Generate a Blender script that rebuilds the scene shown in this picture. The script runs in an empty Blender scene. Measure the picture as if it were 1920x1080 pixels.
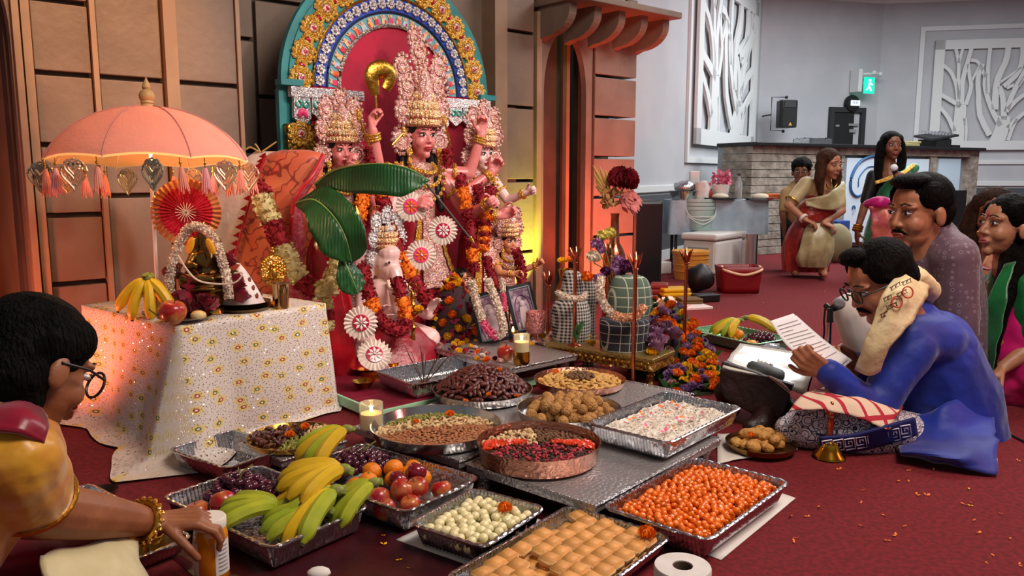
import bpy, bmesh, math, random
from mathutils import Vector, Matrix, noise
random.seed(7)
PI = math.pi
sc = bpy.context.scene
col = sc.collection
CAM_H, PITCH, FPX = 1.0, math.radians(8.16), 1500.0
cam = bpy.data.cameras.new('camera'); co = bpy.data.objects.new('camera', cam); col.objects.link(co)
cam.sensor_width = 36; cam.lens = FPX/1920*36; cam.clip_start = .05; cam.clip_end = 100
co.location = (0, 0, CAM_H); co.rotation_euler = (PI/2-PITCH, 0, 0); sc.camera = co
sc.view_settings.view_transform = 'Standard'; sc.view_settings.look = 'None'
sc.view_settings.gamma = 1; sc.view_settings.use_curve_mapping = False
sc.view_settings.exposure = 0.0
w = bpy.data.worlds.new('world'); sc.world = w; w.use_nodes = True
w.node_tree.nodes['Background'].inputs[0].default_value = (.90, .93, 1, 1)
w.node_tree.nodes['Background'].inputs[1].default_value = .22
def lamp(name, kind, loc, energy, color, size=.3, target=None, angle=60, blend=.6, sizey=None):
    l = bpy.data.lights.new(name, kind); l.energy = energy; l.color = color
    if kind == 'AREA':
        l.size = size
        if sizey: l.shape = 'RECTANGLE'; l.size_y = sizey
    elif kind == 'SPOT':
        l.spot_size = math.radians(angle); l.spot_blend = blend; l.shadow_soft_size = size
    else: l.shadow_soft_size = size
    o = bpy.data.objects.new(name, l); col.objects.link(o); o.location = loc
    if target is not None:
        o.rotation_euler = (Vector(target)-Vector(loc)).to_track_quat('-Z', 'Y').to_euler()
    return o
# ceiling panels of the hall (cool white) and over the floor in front of the altar (warm)
lamp('ceiling_panel_hall', 'AREA', (5.5, 9.5, 3.75), 330, (.94, .97, 1), 4.0, (5.5, 9.5, 0), sizey=3)
lamp('ceiling_panel_side', 'AREA', (3.6, 5.0, 3.75), 140, (1, .95, .90), 2.0, (3.4, 5.0, 0), sizey=1.6)
lamp('ceiling_panel_front', 'AREA', (1.5, 1.2, 3.6), 150, (1, .87, .76), 1.6, (.0, 2.9, 0), sizey=1.2)
# stage spots
lamp('stage_spot_altar', 'SPOT', (2.6, 1.6, 3.3), 400, (1, .80, .72), .18, (-.75, 4.1, .75), angle=34)
lamp('stage_spot_pink', 'SPOT', (3.6, 2.2, 1.6), 70, (1, .30, .26), .25, (.2, 2.9, .1), angle=50)
# colour uplights standing behind the altar, and an added spill lamp
lamp('uplight_red_left', 'SPOT', (-2.05, 2.78, .12), 50, (1, .22, .12), .08, (-1.85, 3.4, 1.0), angle=140)
lamp('stage_spot_amber', 'SPOT', (-.55, 2.1, 3.4), 420, (1, .46, .12), .10, (-1.76, 3.64, 1.62), angle=25, blend=.9)
lamp('uplight_yellow', 'SPOT', (.16, 5.45, .12), 150, (.88, 1, .10), .04, (.05, 5.63, .46), angle=52)
lamp('uplight_red_right', 'SPOT', (.86, 5.50, .12), 190, (1, .12, .05), .08, (.74, 6.2, .75), angle=95)
lamp('red_spill_fill', 'POINT', (.98, 5.30, .40), 16, (1, .20, .12), .10)  # bare point lamp added to imitate spill from the red uplight
CT, ST = math.cos(PITCH), math.sin(PITCH)
def ray(px, py):
    a, b = (px-960)/FPX, -(py-540)/FPX
    return Vector((a, CT+b*ST, -ST+b*CT))
def at(px, py, z=0.0):
    r = ray(px, py); t = (z-CAM_H)/r.z
    return Vector((0, 0, CAM_H))+r*t
def atd(px, py, Y):
    r = ray(px, py); t = Y/r.y
    return Vector((0, 0, CAM_H))+r*t
def V(*a): return Vector(a)
# altar frame: U runs along the back board, N towards the worshippers
AU = math.radians(49); U = V(math.sin(AU), math.cos(AU), 0); N = V(math.cos(AU), -math.sin(AU), 0)
C0 = V(-.66, 4.6, 0)
RZ_ALTAR = math.atan2(U.y, U.x)
def ap(t, off, z=0): return C0+U*t+N*off+V(0, 0, z)
def t_at(px, off):                                   # where the column px meets the plane at this offset
    k = (px-960)/FPX; b = C0+N*off
    return (k*b.y-b.x)/(U.x-k*U.y)
def lin(h):
    h = h.lstrip('#'); r = []
    for i in (0, 2, 4):
        c = int(h[i:i+2], 16)/255; r.append(c/12.92 if c <= .04045 else ((c+.055)/1.055)**2.4)
    return (*r, 1)
MATS = {}
def pm(name, c, rough=.5, metal=0, c2=None, ns=8, bump=0, bs=40, coat=0, sheen=0, trans=0, emit=0, rnd=0, alpha=1, sss=0, vor=0, mixlo=.4, mixhi=.6, ior=1.45, hue=0, ecol=None, aniso=0):
    if name in MATS: return MATS[name]
    m = bpy.data.materials.new(name); m.use_nodes = True; nt = m.node_tree; nd = nt.nodes; lk = nt.links
    b = nd['Principled BSDF']; MATS[name] = m
    b.inputs['Roughness'].default_value = rough; b.inputs['Metallic'].default_value = metal
    b.inputs['Base Color'].default_value = lin(c); b.inputs['IOR'].default_value = ior
    if coat: b.inputs['Coat Weight'].default_value = coat; b.inputs['Coat Roughness'].default_value = .1
    if sheen: b.inputs['Sheen Weight'].default_value = sheen; b.inputs['Sheen Roughness'].default_value = .4
    if trans: b.inputs['Transmission Weight'].default_value = trans
    if alpha < 1: b.inputs['Alpha'].default_value = alpha
    if sss: b.inputs['Subsurface Weight'].default_value = sss; b.inputs['Subsurface Radius'].default_value = (.02, .01, .006); b.inputs['Subsurface Scale'].default_value = .5
    if emit: b.inputs['Emission Color'].default_value = lin(ecol or c); b.inputs['Emission Strength'].default_value = emit
    tc = None; out = None
    if c2 or bump: tc = nd.new('ShaderNodeTexCoord')
    if c2:
        if vor:
            t = nd.new('ShaderNodeTexVoronoi'); t.inputs['Scale'].default_value = ns; fac = t.outputs['Color'] if vor == 2 else t.outputs['Distance']
        else:
            t = nd.new('ShaderNodeTexNoise'); t.inputs['Scale'].default_value = ns; t.inputs['Detail'].default_value = 4; fac = t.outputs['Fac']
        lk.new(tc.outputs['Object'], t.inputs['Vector'])
        r = nd.new('ShaderNodeValToRGB'); r.color_ramp.elements[0].position = mixlo; r.color_ramp.elements[1].position = mixhi
        r.color_ramp.elements[0].color = lin(c); r.color_ramp.elements[1].color = lin(c2)
        lk.new(fac, r.inputs[0]); out = r.outputs[0]
    if rnd or hue:
        oi = nd.new('ShaderNodeObjectInfo'); h = nd.new('ShaderNodeHueSaturation')
        mr = nd.new('ShaderNodeMapRange'); mr.inputs['To Min'].default_value = 1-rnd; mr.inputs['To Max'].default_value = 1+rnd
        lk.new(oi.outputs['Random'], mr.inputs['Value']); lk.new(mr.outputs[0], h.inputs['Value'])
        if hue:
            m2 = nd.new('ShaderNodeMath'); m2.operation = 'MULTIPLY'; m2.inputs[1].default_value = 7.31; lk.new(oi.outputs['Random'], m2.inputs[0])
            m3 = nd.new('ShaderNodeMath'); m3.operation = 'FRACT'; lk.new(m2.outputs[0], m3.inputs[0])
            mh = nd.new('ShaderNodeMapRange'); mh.inputs['To Min'].default_value = .5-hue; mh.inputs['To Max'].default_value = .5+hue
            lk.new(m3.outputs[0], mh.inputs['Value']); lk.new(mh.outputs[0], h.inputs['Hue'])
        if out: lk.new(out, h.inputs['Color'])
        else: h.inputs['Color'].default_value = lin(c)
        out = h.outputs[0]
    if out: lk.new(out, b.inputs['Base Color'])
    if bump:
        t = nd.new('ShaderNodeTexNoise'); t.inputs['Scale'].default_value = bs; t.inputs['Detail'].default_value = 3
        lk.new(tc.outputs['Object'], t.inputs['Vector'])
        bp = nd.new('ShaderNodeBump'); bp.inputs['Strength'].default_value = bump; bp.inputs['Distance'].default_value = .02
        lk.new(t.outputs['Fac'], bp.inputs['Height']); lk.new(bp.outputs[0], b.inputs['Normal'])
    return m
def jewel(name, ca, cb, cc, scale=60, rough=.25, metal=.8, bump=.8):
    """sparkling filigree: cells of three colours with relief"""
    if name in MATS: return MATS[name]
    m = pm(name, ca, rough, metal); nt = m.node_tree; nd = nt.nodes; lk = nt.links; b = nd['Principled BSDF']
    tc = nd.new('ShaderNodeTexCoord'); v = nd.new('ShaderNodeTexVoronoi'); v.inputs['Scale'].default_value = scale
    lk.new(tc.outputs['Object'], v.inputs['Vector'])
    r = nd.new('ShaderNodeValToRGB'); r.color_ramp.interpolation = 'CONSTANT'
    e = r.color_ramp.elements; e[0].color = lin(ca); e[1].position = .5; e[1].color = lin(cb); n = e.new(.8); n.color = lin(cc)
    sp = nd.new('ShaderNodeSeparateColor'); lk.new(v.outputs['Color'], sp.inputs[0]); lk.new(sp.outputs[0], r.inputs[0]); lk.new(r.outputs[0], b.inputs['Base Color'])
    bp = nd.new('ShaderNodeBump'); bp.inputs['Strength'].default_value = bump; bp.inputs['Distance'].default_value = .006; bp.invert = True
    lk.new(v.outputs['Distance'], bp.inputs['Height']); lk.new(bp.outputs[0], b.inputs['Normal'])
    return m
def frame(d, up=V(0, 0, 1)):
    d = d.normalized()
    if abs(d.dot(up)) > .98: up = V(1, 0, 0) if abs(d.x) < .9 else V(0, 1, 0)
    x = up.cross(d).normalized(); y = d.cross(x)
    return x, y
class MB:
    def __init__(s): s.v = []; s.f = []; s.mi = []; s.m = 0; s.M = None
    def _a(s, vs, fs):
        k = len(s.v)
        s.v += [s.M @ Vector(p) for p in vs] if s.M is not None else [Vector(p) for p in vs]
        for f in fs: s.f.append([k+i for i in f]); s.mi.append(s.m)
        return s
    def box(s, c, d, R=None, taper=1.0):
        x, y, z = d[0]/2, d[1]/2, d[2]/2; c = Vector(c)
        p = [V(a*x*(taper if e > 0 else 1), b*y*(taper if e > 0 else 1), e*z) for e in (-1, 1) for a, b in ((-1, -1), (1, -1), (1, 1), (-1, 1))]
        if R is not None: p = [R @ q for q in p]
        return s._a([c+q for q in p], [(3, 2, 1, 0), (4, 5, 6, 7), (0, 1, 5, 4), (1, 2, 6, 5), (2, 3, 7, 6), (3, 0, 4, 7)])
    def tube(s, pts, r, n=8, cap=True, flat=1.0, up=V(0, 0, 1), closed=False):
        pts = [Vector(p) for p in pts]; L = len(pts)
        rr = r if isinstance(r, (list, tuple)) else [r]*L
        vs = []; fs = []
        for i, p in enumerate(pts):
            if closed: d = pts[(i+1) % L]-pts[i-1]
            else: d = pts[min(i+1, L-1)]-pts[max(i-1, 0)]
            if d.length < 1e-9: d = V(0, 0, 1)
            x, y = frame(d, up)
            for k in range(n):
                a = 2*PI*k/n; vs.append(p+x*(math.cos(a)*rr[i])+y*(math.sin(a)*rr[i]*flat))
        for i in range(L if closed else L-1):
            j = (i+1) % L
            for k in range(n):
                q = (k+1) % n; fs.append((i*n+k, i*n+q, j*n+q, j*n+k))
        if cap and not closed:
            fs.append(tuple(reversed(range(n)))); fs.append(tuple(range((L-1)*n, L*n)))
        return s._a(vs, fs)
    def lathe(s, prof, n=24, c=(0, 0, 0), M=None, cap=True):
        vs = []; fs = []; c = Vector(c); L = len(prof)
        for r, z in prof:
            for k in range(n):
                a = 2*PI*k/n; p = V(r*math.cos(a), r*math.sin(a), z)
                vs.append((M @ p if M is not None else p)+c)
        for i in range(L-1):
            for k in range(n):
                q = (k+1) % n; fs.append((i*n+k, i*n+q, (i+1)*n+q, (i+1)*n+k))
        if cap:
            if prof[0][0] > 1e-6: fs.append(tuple(reversed(range(n))))
            if prof[-1][0] > 1e-6: fs.append(tuple(range((L-1)*n, L*n)))
        return s._a(vs, fs)
    def ball(s, c, r, n=12, m=8, R=None):
        c = Vector(c); r = (r, r, r) if not isinstance(r, (tuple, list)) else r
        vs = [V(0, 0, -r[2])]; fs = []
        for i in range(1, m):
            a = -PI/2+PI*i/m
            for k in range(n):
                b = 2*PI*k/n; vs.append(V(r[0]*math.cos(a)*math.cos(b), r[1]*math.cos(a)*math.sin(b), r[2]*math.sin(a)))
        vs.append(V(0, 0, r[2])); T = len(vs)-1
        for k in range(n): fs.append((0, 1+(k+1) % n, 1+k)); fs.append((T, 1+(m-2)*n+k, 1+(m-2)*n+(k+1) % n))
        for i in range(m-2):
            for k in range(n):
                q = (k+1) % n; fs.append((1+i*n+k, 1+i*n+q, 1+(i+1)*n+q, 1+(i+1)*n+k))
        return s._a([c+(R @ p if R is not None else p) for p in vs], fs)
    def cap(s, a, b, ra, rb=None, n=12):                 # tapered capsule
        a = Vector(a); b = Vector(b); rb = ra if rb is None else rb
        d = b-a; L = d.length
        if L < 1e-6: return s.ball(a, ra, n, 8)
        d.normalize(); pts = []; rr = []
        for k in range(1, 4): t = k/4*PI/2; pts.append(a-d*ra*math.cos(t)); rr.append(ra*math.sin(t))
        pts.append(a); rr.append(ra); pts.append(b); rr.append(rb)
        for k in range(3, 0, -1): t = k/4*PI/2; pts.append(b+d*rb*math.cos(t)); rr.append(rb*math.sin(t))
        return s.tube(pts, rr, n)
    def chain(s, pts, n=12):                             # [(point, radius), ...]
        for (a, ra), (b, rb) in zip(pts[:-1], pts[1:]): s.cap(a, b, ra, rb, n)
        return s
    def prism(s, pts, z0, z1, M=None):                   # outline in x,y pushed along z
        n = len(pts); vs = [V(p[0], p[1], z0) for p in pts]+[V(p[0], p[1], z1) for p in pts]
        if M is not None: vs = [M @ p for p in vs]
        fs = [tuple(reversed(range(n))), tuple(range(n, 2*n))]+[(i, (i+1) % n, n+(i+1) % n, n+i) for i in range(n)]
        return s._a(vs, fs)
    def grid(s, fn, nu, nv, cu=False, cv=False):
        vs = [fn(i/(nu if cu else nu-1), j/(nv if cv else nv-1)) for i in range(nu) for j in range(nv)]
        fs = []
        for i in range(nu if cu else nu-1):
            for j in range(nv if cv else nv-1):
                a, b = (i+1) % nu, (j+1) % nv; fs.append((i*nv+j, a*nv+j, a*nv+b, i*nv+b))
        return s._a(vs, fs)
    def ring(s, c, R, r, n=20, m=8, axis=V(0, 0, 1), a0=0, a1=2*PI):
        x, y = frame(axis); c = Vector(c); full = abs(a1-a0-2*PI) < 1e-4
        L = n if full else n+1
        return s.tube([c+x*R*math.cos(a0+(a1-a0)*i/n)+y*R*math.sin(a0+(a1-a0)*i/n) for i in range(L)], r, m, closed=full, up=axis)
    def join(s, o, M=None):
        k = len(s.v); s.v += [M @ p if M is not None else p.copy() for p in o.v]
        for f, m in zip(o.f, o.mi): s.f.append([k+i for i in f]); s.mi.append(m)
        return s
    def mesh(s, name, mats, smooth=True, ang=40):
        me = bpy.data.meshes.new(name); me.from_pydata([tuple(p) for p in s.v], [], s.f)
        for m in (mats if isinstance(mats, (list, tuple)) else [mats]): me.materials.append(m)
        me.polygons.foreach_set('material_index', s.mi)
        me.polygons.foreach_set('use_smooth', [bool(smooth)]*len(s.f))
        me.update()
        if smooth and ang and ang < 180: me.set_sharp_from_angle(angle=math.radians(ang))
        return me
def link(name, me, parent=None, loc=None, rot=None):
    o = bpy.data.objects.new(name, me); col.objects.link(o)
    if loc is not None: o.location = loc
    if rot is not None: o.rotation_euler = rot
    if parent is not None: o.parent = parent
    return o
def mk(name, mb, mats, parent=None, smooth=True, loc=None, rot=None, ang=40):
    """link mb as ONE mesh object; world-space builders pass parent=an Empty at the origin of the same space"""
    return link(name, mb.mesh(name, mats, smooth, ang), parent, loc, rot)
def tag(o, label, cat, group=None):
    o['label'] = label; o['category'] = cat
    if group: o['group'] = group
    return o
def thing(name, label, cat, loc=(0, 0, 0), rz=0, group=None):
    o = bpy.data.objects.new(name, None); col.objects.link(o); o.location = loc; o.rotation_euler = (0, 0, rz); o.empty_display_size = .05
    return tag(o, label, cat, group)
def struct(o): o['kind'] = 'structure'; return o
def stuff(o): o['kind'] = 'stuff'; return o
KIDS = {}
def dup(root, loc=None, rot=None, scale=None, label=None, group=None):
    """a copy of a thing with copies of its parts and sub-parts"""
    if root.name not in KIDS: KIDS[root.name] = [(c, list(c.children)) for c in root.children]
    r = root.copy(); col.objects.link(r)
    if loc is not None: r.location = loc
    if rot is not None: r.rotation_euler = rot
    if scale is not None: r.scale = scale if isinstance(scale, (tuple, list)) else (scale,)*3
    if label: r['label'] = label
    if group: r['group'] = group
    for c, g in KIDS[root.name]:
        k = c.copy(); col.objects.link(k); k.parent = r
        for q in g:
            e = q.copy(); col.objects.link(e); e.parent = k
    return r
class Proto:
    """first use moves the built thing itself, later uses copy it"""
    def __init__(s, root): s.r = root; s.used = False
    def put(s, loc, rot=(0, 0, 0), scale=1, label=None, group=None):
        if not s.used:
            s.used = True; o = s.r; KIDS[o.name] = [(c, list(c.children)) for c in o.children]
            o.location = loc; o.rotation_euler = rot; o.scale = scale if isinstance(scale, (tuple, list)) else (scale,)*3
            if label: o['label'] = label
            if group: o['group'] = group
            return o
        return dup(s.r, loc, rot, scale, label, group)
def rnd(a, b): return random.uniform(a, b)
def Rz(a): return Matrix.Rotation(a, 3, 'Z')
def Rx(a): return Matrix.Rotation(a, 3, 'X')
def Ry(a): return Matrix.Rotation(a, 3, 'Y')
def bez(pts, n=16):
    """Catmull-Rom through points"""
    P = [Vector(p) for p in pts]; P = [P[0]*2-P[1]]+P+[P[-1]*2-P[-2]]; out = []
    S = len(P)-3
    for i in range(n+1):
        t = i/n*S; k = min(int(t), S-1); t -= k; a, b, c, d = P[k:k+4]
        out.append(.5*((2*b)+(c-a)*t+(2*a-5*b+4*c-d)*t*t+(3*b-a-3*c+d)*t*t*t))
    return out
def remesh(o, voxel, it=4, disp=0, dscale=.1, fac=.5):
    m = o.modifiers.new('remesh', 'REMESH'); m.mode = 'VOXEL'; m.voxel_size = voxel; m.use_smooth_shade = True
    if it: s = o.modifiers.new('smooth', 'SMOOTH'); s.factor = fac; s.iterations = it
    if disp:
        t = bpy.data.textures.new(o.name+'_folds', 'CLOUDS'); t.noise_scale = dscale
        d = o.modifiers.new('folds', 'DISPLACE'); d.texture = t; d.strength = disp; d.texture_coords = 'LOCAL'
    return o
def bevel(o, w, seg=2):
    b = o.modifiers.new('bevel', 'BEVEL'); b.width = w; b.segments = seg; b.limit_method = 'ANGLE'; return o
def solid(o, t, off=0):
    m = o.modifiers.new('solid', 'SOLIDIFY'); m.thickness = t; m.offset = off; return o
def subd(o, n=1):
    m = o.modifiers.new('sub', 'SUBSURF'); m.levels = n; m.render_levels = n; return o
m_carpet = pm('carpet', '#7a151e', .95, 0, '#620f16', 60, .5, 300)
m_set = pm('set_paint', '#7c685a', .55, 0, '#705d50', 3, .15, 25)
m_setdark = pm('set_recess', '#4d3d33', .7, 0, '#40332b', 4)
m_batten = pm('set_batten', '#9a7d62', .5, 0, '#8c7058', 4)
m_white = pm('hall_wall', '#b9bcc0', .75, 0, '#b2b6bb', 2)
m_wains = pm('hall_wainscot', '#4c5156', .7)
m_trim = pm('white_trim', '#d5dada', .5)
m_ceil = pm('ceiling_paint', '#c4c6c6', .9)
fl = struct(mk('floor', MB().box((2, 7, -.05), (18, 20, .1)), m_carpet, smooth=False))
ce = struct(mk('ceiling', MB().box((2, 7, 3.90), (18, 20, .1)), m_ceil, smooth=False))

def abox(t0, t1, o0, o1, z0, z1):
    mb = MB(); R = Matrix.Rotation(RZ_ALTAR, 3, 'Z')
    return mb.box(ap((t0+t1)/2, (o0+o1)/2, (z0+z1)/2), (abs(t1-t0), abs(o1-o0), z1-z0), R)
def column(parent, px0, px1, off, rows, z_top=2.75, depth=.035, m=m_set, tt=None):
    """one column of set blocks with recessed joints; each block is a part"""
    t0, t1 = tt or (t_at(px0, off), t_at(px1, off)); z = .0
    zs = [0]+[r for r in rows if r < z_top]+[z_top]
    for a, b in zip(zs[:-1], zs[1:]):
        bevel(mk('block', abox(t0, t1, off-depth, off, a+.011, b-.011), m, parent, smooth=False), .004)
R30 = [.22+.3*i for i in range(9)]; R52 = [.38+.52*i for i in range(6)]
# left wing of the stage set
tA, tE = t_at(40, 0), t_at(462, 0)
wl = struct(mk('wall_left', abox(tA, tE, -.14, -.036, 0, 2.75), m_setdark, smooth=False))
column(wl, 90, 193, 0, R30)
column(wl, 208, 322, 0, R52)
column(wl, 351, 458, 0, R52)
for a, b, o in ((70, 86, .03), (195, 205, .02), (325, 348, .035), (459, 466, .012)):
    mk('batten', abox(t_at(a, 0), t_at(b, 0), -.03, o, 0, 2.75), m_batten, wl, smooth=False)
# pointed doorway at the far left
def arch_panel(name, t0, t1, to0, to1, off0, off1, zs, za, ztop, m, parent=None):
    """board with a pointed opening: built as jambs plus a head in slices"""
    mb = MB(); R = Matrix.Rotation(RZ_ALTAR, 3, 'Z'); o = (off0+off1)/2; d = abs(off1-off0)
    for a, b in ((t0, to0), (to1, t1)):
        if b > a: mb.join(abox(a, b, off0, off1, 0, zs))
    mid = (to0+to1)/2; hw = (to1-to0)/2; pts = [(t0, zs), (to0, zs)]; n = 14
    def curve(f): return zs+(za-zs)*math.sin(f*PI/2)**.9
    for i in range(1, n+1): pts.append((to0+hw*(1-math.cos(i/n*PI/2)), curve(i/n)))
    for i in range(n-1, -1, -1): pts.append((to1-hw*(1-math.cos(i/n*PI/2)), curve(i/n)))
    pts += [(t1, zs), (t1, ztop), (t0, ztop)]
    k = Matrix((( U.x, 0, N.x, 0), (U.y, 0, N.y, 0), (0, 1, 0, 0), (0, 0, 0, 1)))
    M = Matrix.Translation(C0) @ k
    # pull the two halves apart so that each outline is simple
    c = 2+n
    left = pts[0:c]+[(mid, ztop), (t0, ztop)]
    right = [(mid, za)]+pts[c:c+n+1]+[(t1, ztop), (mid, ztop)]
    for p in (left, right): mb.prism(p, off0, off1, M)
    return mk(name, mb, m, parent, smooth=False)
t0 = t_at(-420, .03)
arch_panel('doorway_board', t0, t_at(66, .03), t_at(-260, .03), t_at(50, .03), -.03, .03, 1.55, 1.98, 2.75, m_set, wl)
mk('doorway_back', abox(t0-.1, t_at(66, 0), -.75, -.70, 0, 2.75), pm('doorway_brown', '#6b4a2c', .8, 0, '#5a3c24', 2), wl, smooth=False)
mk('jamb', abox(t_at(56, .05), t_at(69, .05), -.70, .055, 0, 2.75), m_batten, wl, smooth=False)
# recess behind the idols
tR = t_at(948, -.30)
wb = struct(mk('wall_back', abox(tE-.2, tR, -.50, -.456, 0, 2.75), m_setdark, smooth=False))
ts = [tE-.15+(tR-tE+.15)*i/5 for i in range(6)]
for i in range(5):
    column(wb, 0, 0, -.42, R52 if i % 2 else R30[1::2], tt=(ts[i]+.01, ts[i+1]-.01), m=m_set)
# right part: batten, block column, pointed doorway, pillar, ledge on corbels
OF = -.30
wr = struct(mk('wall_stage', abox(t_at(928, OF), t_at(1190, OF), -.62, -.60, 0, 2.75), m_setdark, smooth=False))
mk('batten', abox(t_at(926, OF), t_at(948, OF), OF-.2, OF+.02, 0, 2.75), m_batten, wr, smooth=False)
column(wr, 950, 1000, OF, [.45, .95, 1.45, 1.95, 2.45], depth=.16)
mk('batten', abox(t_at(1002, OF), t_at(1011, OF), OF-.2, OF+.02, 0, 2.1), m_batten, wr, smooth=False)
arch_panel('doorway_board', t_at(1011, OF), t_at(1108, OF), t_at(1018, OF), t_at(1096, OF), OF-.05, OF, 1.52, 2.0, 2.75, m_set, wr)
for a, b, o in ((1060, 1066, -.48), (1088, 1096, -.40)):
    mk('post', abox(t_at(a, o), t_at(b, o), o-.04, o, 0, 2.4), m_batten, wr, smooth=False)
column(wr, 1112, 1187, OF+.02, R30, depth=.2)
mk('batten', abox(t_at(1107, OF), t_at(1111, OF), OF-.2, OF+.01, 0, 2.75), m_setdark, wr, smooth=False)
tl0, tl1 = t_at(1003, OF), t_at(1189, OF)
bevel(mk('ledge', abox(tl0, tl1+.02, OF-.2, OF+.40, 2.13, 2.175), m_set, wr, smooth=False), .006)
for i in range(5):
    tc = tl0+.06+(tl1-tl0-.1)*i/4
    k = Matrix(((N.x, 0, U.x, 0), (N.y, 0, U.y, 0), (0, 1, 0, 0), (0, 0, 0, 1)))
    prof = [(0, 0), (.30, 0), (.30, -.05)]+[(.06+.24*math.cos(a*PI/16), -.05-.15*math.sin(a*PI/16)) for a in range(1, 9)]+[(0, -.22)]
    mk('corbel', MB().prism(prof, -.035, .035, Matrix.Translation(ap(tc, OF, 2.13)) @ k), m_set, wr, smooth=False)
# carved screen over the ledge
mb = MB(); ta, tb = t_at(1085, OF), t_at(1166, OF)
for a, b, z0, z1 in ((ta, tb, 2.24, 2.27), (ta, tb, 2.55, 2.58), (ta, ta+.03, 2.24, 2.58), (tb-.03, tb, 2.24, 2.58)): mb.join(abox(a, b, OF, OF+.04, z0, z1))
scr = mk('carved_frame', mb, pm('carved_brown', '#5d4c40', .6), wr, smooth=False)
mb = MB()
for i in range(4):
    for j in range(3): mb.ring(ap(ta+.06+(tb-ta-.12)*i/3, OF+.02, 2.31+.1*j), .045, .010, 12, 5, N); mb.ring(ap(ta+.06+(tb-ta-.12)*i/3, OF+.02, 2.31+.1*j), .018, .008, 10, 5, N)
mk('lattice', mb, pm('lattice_white', '#b9aea6', .6), scr)

def wallseg(name, a, b, z0, z1, th, m, parent=None, out=0.0, s0=0, s1=None):
    a = Vector((*a, 0)); b = Vector((*b, 0)); d = (b-a); L = d.length; d.normalize(); n = V(d.y, -d.x, 0)
    s1 = L if s1 is None else s1
    c = a+d*(s0+s1)/2+n*(out-th/2)+V(0, 0, (z0+z1)/2)
    return mk(name, MB().box(c, (s1-s0, th, z1-z0), Matrix.Rotation(math.atan2(d.y, d.x), 3, 'Z')), m, parent, smooth=False)
A0, K1, K2, K3 = (.45, 7.02), (3.95, 13.1), (6.15, 13.75), (11.5, 12.65)
for nm, a, b in (('wall_side', A0, K1), ('wall_rear', K1, K2), ('wall_far', K2, K3)):
    wv = struct(wallseg(nm, a, b, 0, 3.87, .12, m_white))
    wallseg('wainscot', a, b, .0, .76, .02, m_wains, wv, .02)
    bevel(wallseg('chair_rail', a, b, .79, .87, .035, m_trim, wv, .035), .01)
    wallseg('skirting', a, b, .0, .12, .02, m_trim, wv, .035)
    wallseg('cornice', a, b, 3.76, 3.85, .06, m_trim, wv, .06)
BR = [  # branches of the cut-out trees: (points, widths) in the crop of the photograph they were traced from
 ([(300, 920), (300, 760), (300, 600)], 75), ([(300, 610), (235, 570), (150, 520)], 34), ([(285, 620), (262, 470), (215, 360), (150, 300)], 28),
 ([(285, 560), (268, 400), (262, 290), (225, 150)], 26), ([(262, 290), (290, 150)], 22), ([(305, 600), (300, 420), (325, 280), (350, 150)], 34), ([(335, 600), (362, 470), (345, 390), (330, 300)], 28),
 ([(345, 270), (400, 290), (455, 400)], 24), ([(365, 420), (410, 310)], 18), ([(270, 800), (220, 700), (150, 610)], 30), ([(335, 700), (350, 790), (350, 920)], 26),
 ([(560, 920), (600, 790), (610, 690)], 84), ([(520, 830), (440, 680), (418, 520), (405, 400), (430, 300)], 38), ([(590, 760), (520, 640), (460, 480), (455, 370)], 34),
 ([(480, 520), (470, 330), (475, 150)], 30), ([(540, 640), (540, 430), (590, 280), (600, 150)], 46), ([(610, 720), (590, 560), (560, 470)], 40), ([(590, 470), (680, 370), (700, 250), (690, 150)], 36),
 ([(560, 440), (640, 380), (700, 330)], 18), ([(620, 660), (650, 540), (690, 440), (760, 280), (800, 190)], 36), ([(690, 470), (780, 300)], 20), ([(630, 640), (700, 560), (800, 490)], 32), ([(640, 780), (710, 700), (800, 620)], 32),
 ([(650, 870), (670, 790), (700, 710)], 24), ([(760, 280), (745, 150)], 18), ([(610, 480), (660, 460)], 26)]
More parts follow.
